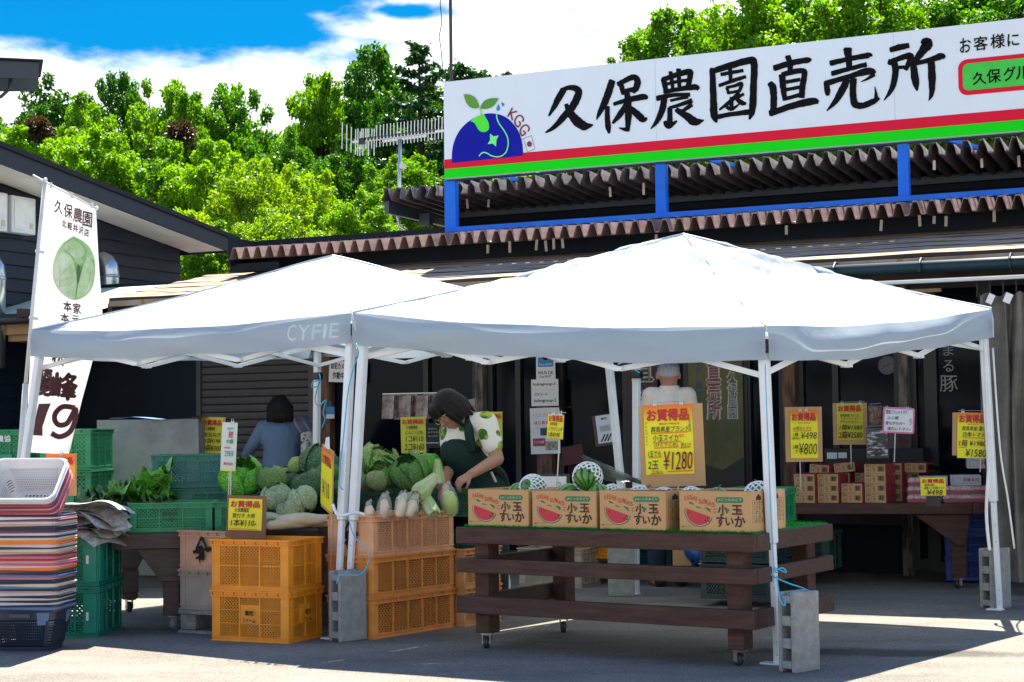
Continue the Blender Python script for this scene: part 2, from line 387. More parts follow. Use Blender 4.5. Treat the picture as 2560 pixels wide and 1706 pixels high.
r_ = random.Random(3); foam = mat('beige_foam', (.36, .27, .19), .8)
for k in range(22):
    s_ = s_mid+.3+r_.random()*(SR-s_mid-.4); MB().box((s_, 1.1, 2.8-r_.random()*.02), (.022, .012, .06+r_.random()*.04), ry=r_.uniform(-.1, .1)).build('foam_tab', foam, store)
for k in range(12):
    s_ = S(1100, 400, 1.9)+r_.random()*(SR-S(1100, 400, 1.9)-.2); MB().box((s_, 1.95+r_.random()*.3, 3.36), (.022, .012, .06+r_.random()*.05), ry=r_.uniform(-.1, .1)).build('foam_tab', foam, store)
for k in range(60): MB().tube([(s_mid+.15+k*.13, 1.3, 2.95), (s_mid+.15+k*.13, 1.3, 2.993)], .006, 5).build('hook_bolt', black_m, store)
MB().b2((s_mid-.03, 1.06, 2.78), (s_mid+.0, 3.0, 3.05)).b2((s_mid-.05, 1.12, 2.72), (s_mid+.5, 1.2, 2.8)).build('end_board', navy, store)
# clerestory and upper roof
s_up = S(953, 483, 1.9); s_cl = S(1120, 500, 3.0)
MB().b2((s_cl, 3.0, 2.9), (SR, 3.1, 3.45)).b2((s_cl, 2.975, 3.28), (SR, 3.0, 3.34)).build('clerestory_wall', navy, store)
corrug('upper_roof', s_up, SR, 1.9, 3.49, 4.4, 3.4, .11, .13, grey_sheet, ragged=.06)
MB().b2((s_up, 1.96, 3.3), (s_up+.05, 4.4, 3.42)).b2((s_up+.06, 2.55, 3.24), (s_cl+.02, 2.63, 3.36)).b2((s_cl+.02, 2.9, 3.34), (SR, 2.96, 3.41)).build('barge_board', mat('slate_paint', (.06, .085, .1), .5), store)
# storefront
post_px = [(815, 842, old_wood), (1203, 1222, grey_wood), (1966, 1998, old_wood), (2255, 2279, grey_wood), (1355, 1392, old_wood)]
for a, b, m_ in post_px: MB().b2((S(a), T1-.13, 0), (S(b), T1-.03, 2.4)).build('wooden_post', m_, store, bevel=.006)
MB().b2((S(1862)-.02, T1-.06, 0), (S(1862)+.04, T1, 2.4)).build('door_jamb', alu, store)
def walls(a, b, name='wall', m_=navy): return MB().b2((S(a), T1, 0), (S(b), T1+.1, 2.62)).build(name, m_, store)
MB().b2((S(-260), T1, 0), (S(374), T1+.1, 2.6)).build('wall', navy, store)
MB().b2((S(374), T1-.03, 0), (S(505), T1+.1, 2.6)).build('wall', mat('blue_black_panel', (.005, .011, .02), .6, spec=.2), store)
# roller shutter
mb = MB(); s0, s1 = S(507), S(778); z = 0
while z < 2.0:
    mb.prism([(T1, z), (T1-.012, z+.006), (T1-.018, z+.035), (T1-.012, z+.064), (T1, z+.07)], s0, s1, 'yz'); z += .074
shut = mb.build('shutter', shut_m, store)
MB().b2((s0-.01, T1-.03, 2.0), (s1+.01, T1+.1, 2.62)).b2((s1, T1-.05, 0), (s1+.06, T1+.02, 2.6)).b2((s0-.05, T1-.04, 0), (s0, T1+.02, 2.6)).build('shutter_frame', shut_m, shut)
walls(786, 880); MB().b2((S(505), T1+.004, 0), (S(786), T1+.1, 2.6)).build('wall', navy, store)  # unseen solid backing added behind the slats so no sun leaks through
def window(a, b, z0=.25, z1=2.3, mulls=(), name='window'):
    s0, s1 = S(a), S(b); mb = MB()
    mb.b2((s0, T1-.05, z0), (s0+.05, T1+.03, z1)).b2((s1-.05, T1-.05, z0), (s1, T1+.03, z1)).b2((s0+.05, T1-.05, z1-.06), (s1-.05, T1+.03, z1)).b2((s0+.05, T1-.05, z0), (s1-.05, T1+.03, z0+.08))
    for m_ in mulls: mb.b2((S(m_)-.025, T1-.045, z0+.08), (S(m_)+.025, T1+.025, z1-.06))
    f = mb.build(name, alu, store)
    MB().b2((s0+.03, T1-.004, z0+.05), (s1-.03, T1+.002, z1-.03)).build('pane', glass, f)
    return f
window(880, 1200, .5, 2.35, (1070,)); walls(880, 1200, 'sill_wall').scale = (1, 1, .18)
window(1225, 1400, .05, 2.35, (1300,), 'sliding_door'); window(1400, 1575, .05, 2.35, (), 'sliding_door'); window(1575, 1862, .05, 2.35, (1720,), 'sliding_door')
window(1866, 1966, .03, 2.35, (), 'sliding_door'); window(1998, 2255, .4, 2.35, (2092,)); window(2279, 2330, .05, 2.35, (), 'side_pane'); window(2330, 2470, .03, 2.35, (), 'sliding_door'); window(2470, 2760, .03, 2.35, (), 'sliding_door')
MB().b2((S(786), T1-.02, 2.35), (SR, T1+.1, 2.62)).build('lintel', navy, store)
MB().b2((S(1998), T1+.03, 0), (S(2255), T1+.09, .4)).build('plinth', navy, store); MB().b2((S(880), T1+.03, 0), (S(1200), T1+.09, .5)).build('plinth', navy, store)
# side and back of the building so that it holds up from a step aside
MB().b2((SR-.02, T1+.1, 0), (SR+.1, 8, 3.0)).b2((S(-260), 8, 0), (SR, 8.1, 3.0)).build('back_wall', navy, store)
MB().b2((s_mid+.02, 3.0, 2.4), (s_cl, 3.1, 3.05)).build('gable_wall', navy, store)
MB().b2((s_mid+.1, 3.1, 2.95), (SR, 8.1, 3.03)).build('rear_roof', grey_sheet, store)
MB().b2((S(240), T1+.11, 2.5), (s_mid+.1, 8, 2.56)).build('rear_roof', grey_sheet, store)
# lettering on the door glass
mb = MB()
for ch, y0, y1, x0, x1 in (('ま', 895, 937, 2358, 2386), ('る', 900+0, 0, 0, 0),):
    pass
def onwall(mb, body, x0, y0, x1, y1, bold=0, vertical=False, t=T1-.012, shear=0):     # text fitted to a pixel box on the plane t
    a = atF(x0, y1, t); b = atF(x1, y0, t); return mb.text(body, a.x, a.z, b.x-a.x, b.z-a.z, t, bold, shear, vertical)
onwall(mb, 'ま', 2358, 865, 2384, 890); onwall(mb, 'る', 2358, 900, 2384, 930); onwall(mb, '豚', 2350, 938, 2394, 980)
mb.build('door_lettering', mat('pale_glass_lettering', (.3, .32, .32), .7), store)

# ------------------------------------------------------------------ big sign board on its blue frame
ST = 1.3
sgn = thing('shop_sign', 'wide white sign board with black brush lettering above red and green stripes', 'sign', fworld(-2.5, ST, 3.0), FRZ)
sgo = Vector((-2.5, ST, 3.0))
SGX0, SGX1, SZ0, SZ1 = -5.045, 1.5, 3.475, 4.36
white_panel = mat('white_sign_panel', (.67, .73, .77), .4, var=.03, vs=.8)
def sb(mb, name, m, **k):
    mb.v = [tuple(Vector(p)-sgo) for p in mb.v]; return mb.build(name, m, sgn, **k)
sb(MB().b2((SGX0, ST, SZ0), (SGX1, ST+.05, SZ1)), 'panel', white_panel)
red_m = mat('sign_red', (.68, .008, .035), .6, var=.03, spec=.15); grn_m = mat('sign_green', (.004, .66, .006), .6, var=.03, spec=.15)
hz = SZ1-SZ0
sb(MB().b2((SGX0+.001, ST-.004, SZ0+hz*.1), (SGX1-.001, ST, SZ0+hz*.198)), 'red_stripe', red_m)
sb(MB().b2((SGX0+.001, ST-.004, SZ0+.002), (SGX1-.001, ST, SZ0+hz*.1)), 'green_stripe', grn_m)
mb = MB()
for px in (1640, 2238):
    a = atF(px, 300, ST).x; mb.b2((a-.001, ST-.002, SZ0), (a+.001, ST, SZ1))
sb(mb, 'panel_seam', mat('seam_grey', (.45, .48, .5), .5))
blue_m = mat('blue_frame_paint', (.006, .13, .62), .5, var=.15, vs=3, spec=.25)
for a, b in ((1111, 1138), (1638, 1664), (2245, 2272)):
    s0 = atF(a, 450, ST+.06).x; s1 = atF(b, 450, ST+.06).x
    sb(MB().b2((s0, ST+.055, 2.99), (s1, ST+.13, 4.3)), 'post', blue_m, bevel=.004)
    sb(MB().bar((s1-.02, ST+.14, 3.6), (s1+.45, ST+.9, 3.5), .035), 'brace', blue_m)
sb(MB().b2((SGX0+.02, ST+.02, 2.992), (SGX1, ST+.052, 3.034)), 'rail', blue_m)
sb(MB().b2((SGX0, ST+.05, 3.46), (SGX1, ST+.1, 3.474)), 'rail', mat('dark_blue_edge', (.01, .02, .06), .5))
def spx(x, y, off=.005):
    p = atF(x, y, ST-off); return p
def zoom(z, p):                                # coordinates read off enlarged crops of the photograph
    k = 2.7516; return ((1280 if z == 3 else 1920)+p[0]/k, p[1]/k)
BRUSH = [
 (3, [(355,618,46),(327,665,46),(290,735,36),(252,800,12)]), (3, [(340,622,30),(395,604,34),(440,612,44),(458,640,50),(420,730,52),(360,800,46),(292,873,34),(230,914,12)]), (3, [(372,720,30),(405,785,52),(450,838,66),(500,868,60),(558,860,8)]),
 (3, [(688,558,46),(672,612,50),(640,700,48),(605,770,34),(581,824,8)]), (3, [(655,735,34),(656,820,36),(662,880,38),(668,920,12)]), (3, [(745,565,28),(757,610,36),(762,655,18)]), (3, [(728,582,34),(785,552,36),(838,532,42),(864,560,46),(852,610,42),(830,640,20)]), (3, [(752,632,28),(842,615,34)]), (3, [(700,718,26),(800,688,36),(905,668,42),(928,684,18)]), (3, [(790,640,38),(800,720,46),(800,810,46),(795,905,26)]), (3, [(798,890,36),(770,890,24),(735,880,6)]), (3, [(785,720,36),(742,790,40),(690,850,16)]), (3, [(815,745,34),(860,785,50),(902,822,46),(930,812,10)]),
 (3, [(1040,545,36),(1052,590,38),(1058,630,30)]), (3, [(1035,550,34),(1120,520,36),(1215,495,44),(1226,520,40),(1208,610,34)]), (3, [(1090,496,28),(1098,550,28),(1106,615,24)]), (3, [(1145,478,34),(1148,540,30),(1152,605,26)]), (3, [(1060,580,22),(1140,562,24),(1210,552,24)]), (3, [(1045,634,28),(1140,616,32),(1255,600,42),(1284,618,22)]), (3, [(998,678,40),(1100,656,28),(1225,652,28)]), (3, [(1048,672,44),(1032,760,46),(995,838,32),(953,888,6)]), (3, [(1090,694,20),(1150,680,22),(1212,668,24)]), (3, [(1085,742,22),(1150,724,26),(1240,692,34)]), (3, [(1085,745,34),(1086,850,40)]), (3, [(1050,838,26),(1078,868,40),(1135,832,12)]), (3, [(1130,755,34),(1200,800,52),(1258,838,58),(1320,828,8)]), (3, [(1235,722,32),(1195,750,28),(1160,772,20)]),
 (3, [(1378,475,40),(1384,650,46),(1390,790,52),(1408,845,14)]), (3, [(1385,490,40),(1500,452,46),(1630,418,48),(1664,440,50),(1660,620,48),(1652,760,46),(1632,824,12)]), (3, [(1400,808,34),(1520,785,32),(1655,770,42)]), (3, [(1438,514,26),(1520,498,26),(1592,486,24)]), (3, [(1500,472,28),(1504,560,26)]), (3, [(1425,590,24),(1520,556,28),(1610,528,24)]), (3, [(1478,604,22),(1490,648,20)]), (3, [(1475,604,20),(1530,592,22),(1578,578,28),(1562,632,22)]), (3, [(1485,642,20),(1565,626,22)]), (3, [(1560,640,26),(1500,700,30),(1425,758,14)]), (3, [(1510,672,28),(1510,742,28)]), (3, [(1478,738,26),(1512,752,26),(1565,716,8)]), (3, [(1540,676,26),(1578,708,36),(1612,714,16)]), (3, [(1592,648,22),(1545,680,18)]),
 (4, [(42,470,42),(160,435,40),(270,415,40),(292,424,24)]), (4, [(135,388,38),(152,440,40),(150,500,34)]), (4, [(95,520,46),(104,600,44),(116,694,30)]), (4, [(98,515,36),(190,492,38),(246,490,36),(250,520,40),(236,600,42),(232,676,40)]), (4, [(125,566,26),(222,548,26)]), (4, [(125,618,24),(222,600,26)]), (4, [(115,682,26),(232,650,28)]), (4, [(10,575,40),(32,600,50),(40,680,46),(34,780,44)]), (4, [(14,782,46),(150,735,44),(300,698,52),(348,706,24)]),
 (4, [(545,338,60),(556,410,46),(560,470,40)]), (4, [(430,436,40),(560,406,34),(690,382,40),(704,390,20)]), (4, [(440,508,36),(560,474,32),(680,444,34)]), (4, [(400,570,36),(408,625,42),(410,660,22)]), (4, [(392,578,40),(550,530,36),(690,490,50),(735,510,36)]), (4, [(728,512,34),(690,540,20),(640,564,6)]), (4, [(545,548,44),(510,620,52),(462,700,36),(404,764,8)]), (4, [(588,545,46),(584,640,46),(598,715,50),(650,728,42),(722,700,40),(768,676,14)]), (4, [(745,690,36),(742,640,18),(734,596,5)]),
 (4, [(842,345,36),(905,326,44),(972,314,34)]), (4, [(830,428,40),(868,440,46),(876,510,46),(852,610,38),(798,692,6)]), (4, [(850,424,34),(935,392,40),(980,385,44),(975,420,42),(945,485,26)]), (4, [(880,466,24),(952,462,26)]), (4, [(1060,285,40),(1095,300,80),(1065,350,56),(1020,410,40),(982,468,10)]), (4, [(1000,450,46),(1014,560,52),(1026,626,12)]), (4, [(1005,440,30),(1110,415,36),(1190,388,46),(1216,400,20)]), (4, [(1122,420,50),(1128,540,52),(1126,640,36),(1106,694,6)]),
]
def stroke(mb, pts, off):                      # one brush stroke: a ribbon of changing width with rough edges
    P = spline([tuple(map(float, p)) for p in pts], 7); L_ = []; Rr = []
    n = len(P)
    for i, (x, y, w) in enumerate(P):
        a = P[max(i-1, 0)]; b = P[min(i+1, n-1)]; dx, dy = b[0]-a[0], b[1]-a[1]; l = math.hypot(dx, dy) or 1; nx, ny = -dy/l, dx/l
        w *= .5; j1 = 1+rng.uniform(-.07, .07); j2 = 1+rng.uniform(-.07, .07)
        L_.append((x+nx*w*j1, y+ny*w*j1)); Rr.append((x-nx*w*j2, y-ny*w*j2))
    # blunt brush head
    hx, hy = P[0][0]-P[1][0], P[0][1]-P[1][1]; l = math.hypot(hx, hy) or 1; k = P[0][2]*.22
    L_.insert(0, (P[0][0]+hx/l*k+(L_[0][0]-P[0][0])*.55, P[0][1]+hy/l*k+(L_[0][1]-P[0][1])*.55)); Rr.insert(0, (P[0][0]+hx/l*k*.5+(Rr[0][0]-P[0][0])*.8, P[0][1]+hy/l*k*.5+(Rr[0][1]-P[0][1])*.8))
    return L_, Rr
mb = MB()
for i, (z_, pts) in enumerate(BRUSH):
    L_, Rr = stroke(mb, pts, 0); off = .004+.0002*(i % 12)
    vs = [spx(*zoom(z_, p), off) for p in L_] + [spx(*zoom(z_, p), off) for p in Rr]; n = len(L_)
    mb.add(vs, [(k, k+1, n+k+1, n+k) for k in range(n-1)])
ink = mat('sign_black', (.004, .004, .005), .7, var=0, spec=.1)
sb(mb, 'brush_lettering', ink)
mb = MB()
def sgtext(mb, body, x0, y0, x1, y1, bold=.02, off=.006):
    a = spx(x0, y1, off); b = spx(x1, y0, off)   # per character so that the row follows the board
    return mb.text(body, a.x, a.z, b.x-a.x, b.z-a.z, ST-off, bold)
for ch, x0, x1, y0, y1 in (('お', 1320, 1395, 258, 368), ('客', 1415, 1510, 245, 352), ('様', 1532, 1628, 228, 338), ('に', 1648, 1726, 228, 322)):
    sgtext(mb, ch, 1920+x0/2.7516, y0/2.7516, 1920+x1/2.7516, y1/2.7516, .022)
sb(mb, 'small_lettering', ink); mb = MB()
for ch, x0, x1, y0, y1 in (('久', 1408, 1500, 490, 588), ('保', 1505, 1600, 470, 575), ('グ', 1620, 1702, 455, 562), ('ル', 1704, 1800, 450, 550)):
    sgtext(mb, ch, 1920+x0/2.7516, y0/2.7516, 1920+x1/2.7516, y1/2.7516, .02, .014)
sb(mb, 'small_lettering', ink)
def rrect(x0, z0, x1, z1, r, n=6):
    out = []
    for cx, cz, a in ((x1-r, z1-r, 0), (x0+r, z1-r, 90), (x0+r, z0+r, 180), (x1-r, z0+r, 270)):
        out += [(cx+r*math.cos(R(a+90*k/n)), cz+r*math.sin(R(a+90*k/n))) for k in range(n+1)]
    return out
a = spx(2397, 240); b = spx(2405, 150)
sb(MB().prism(rrect(a.x, a.z, 1.1, b.z, .07), ST-.006, ST), 'plate_border', red_m)
sb(MB().prism(rrect(a.x+.035, a.z+.035, 1.065, b.z-.035, .045), ST-.010, ST-.0062), 'plate', mat('plate_green', (.02, .5, .03), .3))
# emblem: blue dome with sprout, star and flag
def zl(p): return (1090+p[0]/5.8067, 200+p[1]/5.8067)
def flat(pts, off, name, m, closed=True):
    vs = [spx(*zl(p), off) for p in pts]; c = sum(vs, Vector())/len(vs); n = len(vs)
    sb(MB().add(vs + [c], [(k, (k+1) % n, n) for k in range(n)]), name, m)
def ribbon(pts, w, off, name, m):
    P = spline(pts, 10); L_ = []; Rr = []
    for i, (x, y) in enumerate(P):
        a = P[max(i-1, 0)]; b = P[min(i+1, len(P)-1)]; dx, dy = b[0]-a[0], b[1]-a[1]; l = math.hypot(dx, dy) or 1
        L_.append(spx(*zl((x-dy/l*w/2, y+dx/l*w/2)), off)); Rr.append(spx(*zl((x+dy/l*w/2, y-dx/l*w/2)), off))
    n = len(P); return MB().add(L_+Rr, [(k, k+1, n+k+1, n+k) for k in range(n-1)]) if name is None else sb(MB().add(L_+Rr, [(k, k+1, n+k+1, n+k) for k in range(n-1)]), name, m)
dome = spline([(230,1208),(232,1050),(262,900),(330,755),(430,640),(560,550),(700,498),(800,488),(920,505),(1030,555),(1130,650),(1205,770),(1250,920),(1264,1102)], 4)
flat(dome, .006, 'emblem_dome', mat('emblem_blue', (.003, .008, .3), .6, var=.1, vs=2, spec=.15))
flat(spline([(497,603),(560,552),(620,522),(690,503),(725,555),(760,620),(768,700),(740,745),(685,760),(625,735),(590,680),(560,630),(530,610)], 4), .008, 'emblem_cap', mat('emblem_lime', (.04, .75, .01), .3))
flat(spline([(397,212),(470,212),(550,245),(600,310),(622,395),(560,415),(490,395),(435,330)], 4), .008, 'emblem_leaf', mat('emblem_leaf_green', (.03, .25, .008), .35, col2=(.1, .28, .01), vs=3))
flat(spline([(910,268),(800,267),(710,300),(660,360),(648,415),(720,422),(800,400),(860,350)], 4), .008, 'emblem_leaf', MATS['emblem_leaf_green'])
ribbon([(625,400),(645,440),(655,520),(640,600)], 14, .010, 'emblem_stem', mat('emblem_stem_green', (.2, .6, .03), .4))
lime2 = mat('emblem_pale_green', (.15, .8, .2), .4)
flat([(785,780),(835,820),(910,808),(878,875),(872,968),(820,925),(748,935),(785,875)], .009, 'emblem_star', lime2)
ribbon([(880,500),(885,560),(920,640),(990,740),(1035,830),(1048,930),(1020,1040),(960,1100),(880,1118),(800,1100),(740,1065),(690,1055),(650,1075),(625,1110)], 17, .009, 'emblem_line', lime2)
drop = mat('emblem_drop_blue', (.01, .2, .55), .4)
flat(spline([(905,348),(926,400),(925,435),(900,452),(878,435),(880,400)], 3), .006, 'emblem_drop', drop)
flat(spline([(944,326),(980,340),(992,370),(975,386),(955,370)], 3), .006, 'emblem_drop', drop)
dred = mat('emblem_dark_red', (.2, .006, .015), .4)
mb = MB()
for pts in ([(1110,405),(1040,535)], [(1176,460),(1075,478)], [(1085,478),(1108,590)], [(1258,610),(1265,560),(1230,520),(1180,530),(1145,590),(1150,640),(1190,682),(1225,640)], [(1225,640),(1205,600)], [(1335,750),(1350,705),(1320,660),(1270,665),(1230,715),(1225,765),(1250,810),(1300,775)], [(1300,775),(1265,735)]):
    mb.ext(ribbon(pts, 22, .006, None, None))
sb(mb, 'emblem_letters', dred)
flat([(1355+36*math.cos(a_*.3927), 932+42*math.sin(a_*.3927)) for a_ in range(16)], .006, 'emblem_flag_disc', dred)
mb = MB()
for pts in ([(1245,866),(1385,806)], [(1385,806),(1434,1000)], [(1434,1000),(1325,1050)], [(1325,1050),(1272,862)]): mb.ext(ribbon(pts, 5, .006, None, None))
sb(mb, 'emblem_flag_outline', mat('thin_line_dark', (.03, .05, .06), .5))

# ------------------------------------------------------------------ neighbouring house at the left
HC = atY(450, 650, 19.0); HS0 = (HC-FO).dot(fu); HT0 = (HC-FO).dot(fv)      # gable wall stands square to the shop front
house = thing('house', 'dark navy house with white soffit and sloping roof at the left behind the banner', 'building', fworld(HS0, HT0, 0), FRZ+R(90))
def atH(px, py, off=0.0):                     # pixel -> house frame (x along the gable wall, y into the house, z up)
    d = ray(px, py); k = ((FO + fu*(HS0+off) - EYE).dot(fu))/d.dot(fu); p = EYE + d*k
    return Vector(((p-FO).dot(fv)-HT0, -off, p.z))
def hb(mb, name, m, par=None, **k): return mb.build(name, m, par or house, **k)
OV = .55
pl = atH(0, 355, OV); pr = atH(580, 588, OV); sl = (pr.z-pl.z)/(pr.x-pl.x); x_far = -5.0; DEP = 6.0
def zroof(x): return pl.z + sl*(x-pl.x)
mb = MB(); nb = 30; zt = zroof(x_far)-.2
for k in range(nb):
    z0, z1 = zt*k/nb, zt*(k+1)/nb; e = min(0, pl.x + (z1+.2-pl.z)/sl)
    if e <= x_far: continue
    mb.add([(x_far, -.022, z0), (e, -.022, z0), (e, 0, z1), (x_far, 0, z1), (x_far, 0, z0), (e, 0, z0)], [(0, 1, 2, 3), (4, 5, 1, 0)])
hb(mb, 'wall', navy2)
hb(MB().prism([(x_far, 0), (0, 0), (0, zroof(0)-.2), (x_far, zroof(x_far)-.2)], .002, DEP), 'wall', navy2)
def slab(y0, y1, a, b, x1, name, m):
    return hb(MB().prism([(x_far, zroof(x_far)-a), (x1, zroof(x1)-a), (x1, zroof(x1)-b), (x_far, zroof(x_far)-b)], y0, y1), name, m)
slab(-OV-.03, DEP, 0, .045, pr.x+.03, 'roof', mat('dark_roof', (.012, .014, .018), .6, spec=.2))
slab(-OV, -OV+.03, .047, .2, pr.x-.02, 'fascia', mat('fascia_navy', (.012, .02, .036), .45, spec=.25))
slab(-OV+.032, 0, .17, .185, pr.x-.05, 'soffit', mat('white_soffit', (.7, .68, .64), .6))
hb(MB().b2((pr.x-.05, -OV+.03, pr.z-.2), (pr.x-.02, DEP, pr.z-.06)), 'eave_board', MATS['fascia_navy'])
def pipe(px, r, y0, yb):
    a = atH(px, y0, .22); b = atH(px, yb, .22)
    pts = [(a.x, 0, a.z-.04), (a.x, -.1, a.z-.04)] + [(a.x, -.1-.13*math.sin(R(q)), a.z-.17+.13*math.cos(R(q))) for q in (20, 45, 70, 90)] + [(a.x, -.23, b.z-.5)]
    o = hb(MB().tube(pts, r, 16), 'vent_pipe', mat('galvanised_steel', (.45, .48, .5), .25, metal=.9, var=.1), smooth=True)
    hb(MB().tube([(a.x, -.23, a.z-.2), (a.x, -.23, a.z-.23)], r+.006, 16), 'pipe_collar', MATS['galvanised_steel'], o, smooth=True)
pipe(272, .1, 640, 745); pipe(-14, .1, 640, 790)
for x0, x1, y0, y1 in ((-40, 20, 484, 572), (30, 90, 498, 580)):
    a = atH(x0, y1, .14); b = atH(x1, y0, .14)
    o = hb(MB().b2((a.x, -.14, a.z), (b.x, -.02, b.z)), 'meter_box', mat('pale_grey_box', (.58, .6, .62), .4, var=.04), bevel=.012, seg=2)
    hb(MB().b2((a.x+.03, -.147, a.z+.03), (b.x-.03, -.141, b.z-.03)), 'cover', mat('pale_grey_cover', (.62, .64, .66), .35), o, bevel=.003)
    hb(MB().b2((b.x-.1, -.151, a.z+.05), (b.x-.05, -.148, a.z+.11)), 'label_plate', mat('label_tan', (.5, .45, .35), .6), o)
# lean-to roof in front of the house, part of the shop
e1 = S(255, 760, .3); sfar = S(-300, 800, .3)
lt = MB().add([(sfar, .3, 2.36), (e1, .3, 2.36), (e1, 1.7, 2.74), (sfar, 1.7, 2.74)], [(0, 1, 2, 3)])
q = atF(452, 714, 2.3); lt.add([(sfar, 1.72, 2.745), (q.x-.3, 1.72, 2.745), (q.x, 2.9, 2.86), (sfar, 2.9, 2.86)], [(0, 1, 2, 3)])
lt.build('lean_to_roof', mat('pale_green_roof', (.55, .62, .52), .5, var=.08), store)
MB().tube([(sfar, .22, 2.3), (S(82, 810, .22), .22, 2.3)], .05, 10).build('gutter', mat('black_gutter', (.015, .017, .02), .35), store, smooth=True)
MB().b2((sfar, .3, 2.16), (S(70, 830, .3), .36, 2.27)).b2((S(20, 840, .36), .362, 2.1), (S(70, 840, .36), .6, 2.25)).build('eave_timber', mat('eave_timber_tan', (.4, .24, .13), .7), store)

# dark roof corner in the upper left
b = atY(97, 178, 12)
cr = thing('canopy_corner', 'dark flat-topped roof corner jutting in from the left edge high above the trees', 'canopy', (b.x, 12, b.z), R(17.5))
MB().prism([(-1.2, -.115), (0, -.05), (.0, .065), (-1.2, .055)], 0, .5).build('fascia', mat('fascia_slate', (.015, .025, .04), .4), cr)
MB().prism([(-1.2, .058), (.03, .068), (.03, .08), (-1.2, .072)], -.03, .55).build('top_sheet', mat('dark_roof', (.012, .014, .018), .6, spec=.2), cr)
MB().tube([(-.5, .05, -.21), (-.26, .05, -.19), (-.2, .05, -.13), (-.19, .05, -.03)], .014, 8).build('drain_pipe', black_m, cr, smooth=True)

# ------------------------------------------------------------------ aerial, mast and wire on the roof
p0 = atF(998, 420, 2.3); aer = thing('television_aerial', 'silver television aerial with many upright rods on a mast left of the sign', 'aerial', fworld(p0.x, 2.3, 3.2), FRZ)
def al(px, py): q = atF(px, py, 2.3); return Vector((q.x-p0.x, 0, q.z-3.2))
silver = mat('aerial_aluminium', (.55, .56, .57), .3, metal=.85, var=.05)
MB().tube([al(1000, 348), al(998, 490), al(994, 545), al(1000, 568), al(1020, 580), al(1075, 577)], .018, 8).build('mast', silver, aer, smooth=True)
MB().bar(al(882, 356), al(1120, 326), .022).bar(al(955, 352)+Vector((0, .02, 0)), al(1062, 338)+Vector((0, .02, 0)), .03).build('boom', silver, aer)
mb = MB()
for i in range(5): mb.bar(al(874+i*2.2, 312+i*3)+Vector((0, (i-2)*.07, 0)), al(873+i*2.2, 378+i*2)+Vector((0, (i-2)*.07, 0)), .007)
for x in (895, 904, 908, 914, 918, 922, 930, 936): mb.bar(al(x, 322), al(x-1, 390 if x in (895, 908, 922, 936) else 372), .007)
for i in range(20):
    x = 942+i*8.6; c = 349-(x-882)*.126; mb.bar(al(x, c-28), al(x-1, c+27), .0065)
mb.build('rod', silver, aer)
mb = MB()
for i in range(22):
    x = 905+i*8.6; c = 353-(x-882)*.126; mb.box(al(x, c), (.022, .03, .035))
mb.box(al(906, 354), (.06, .05, .06)); mb.build('clamp', black_m, aer)
MB().box(al(1007, 416), (.045, .06, .05)).build('junction_box', mat('grey_white_box', (.6, .6, .58), .5), aer)
m0 = atF(1128, 190, 4.2)
mast = thing('roof_mast', 'thin dark radio mast rising straight up behind the left end of the sign', 'mast', fworld(m0.x, 4.2, 3.0), FRZ)
MB().tube([(0, 0, 0), (0, 0, 5.2)], .019, 8).build('pole', mat('rusty_dark_pole', (.035, .03, .032), .5), mast, smooth=True)
mb = MB().tube([(-.16+.02*math.sin(k*.9)+.012*math.sin(k*2.3)+(.11*max(0, (18-k)/18)), .02, 1.0+k*.12) for k in range(36)], .0055, 6)
wr = mb.build('cable', black_m, None, loc=fworld(m0.x, 4.2, 3.0)); wr.rotation_euler = (0, 0, FRZ); tag(wr, 'thin wavy black cable hanging down beside the radio mast', 'cable')
# ------------------------------------------------------------------ trees
def leaf_mat(name, c1, c2, transl=.5):
    m = mat(name, c1, .45, var=0, transl=transl); nt = m.node_tree; N = nt.nodes; L = nt.links
    b = N['Principled BSDF']; b.inputs['Specular IOR Level'].default_value = .25
    ge = N.new('ShaderNodeNewGeometry'); oi = N.new('ShaderNodeObjectInfo')
    ad = N.new('ShaderNodeMath'); ad.operation = 'MULTIPLY_ADD'; L.new(oi.outputs['Random'], ad.inputs[0]); ad.inputs[1].default_value = .5; 
    mu = N.new('ShaderNodeMath'); mu.operation = 'MULTIPLY'; L.new(ge.outputs['Random Per Island'], mu.inputs[0]); mu.inputs[1].default_value = .5; L.new(mu.outputs[0], ad.inputs[2])
    cr = N.new('ShaderNodeValToRGB'); e = cr.color_ramp.elements; e[0].position = .1; e[1].position = .9; e[0].color = (*c1, 1); e[1].color = (*c2, 1)
    L.new(ad.outputs[0], cr.inputs[0]); L.new(cr.outputs[0], b.inputs['Base Color'])
    t = [n for n in N if n.bl_idname == 'ShaderNodeBsdfTranslucent'][0]
    hs = N.new('ShaderNodeHueSaturation'); hs.inputs['Hue'].default_value = .488; hs.inputs['Saturation'].default_value = 1.1; hs.inputs['Value'].default_value = 1.5; L.new(cr.outputs[0], hs.inputs['Color']); L.new(hs.outputs[0], t.inputs[0])
    return m
LEAF_B = leaf_mat('leaf_bright', (.045, .16, .004), (.15, .33, .006)); LEAF_D = leaf_mat('leaf_deep', (.018, .095, .004), (.07, .23, .005), .4)
LEAF_Y = leaf_mat('leaf_yellow_green', (.085, .2, .006), (.21, .35, .01)); NEED = leaf_mat('needle', (.012, .06, .012), (.03, .1, .02), .25)
bark = mat('bark', (.035, .026, .02), .9, var=.35, vs=14, bump=.5)
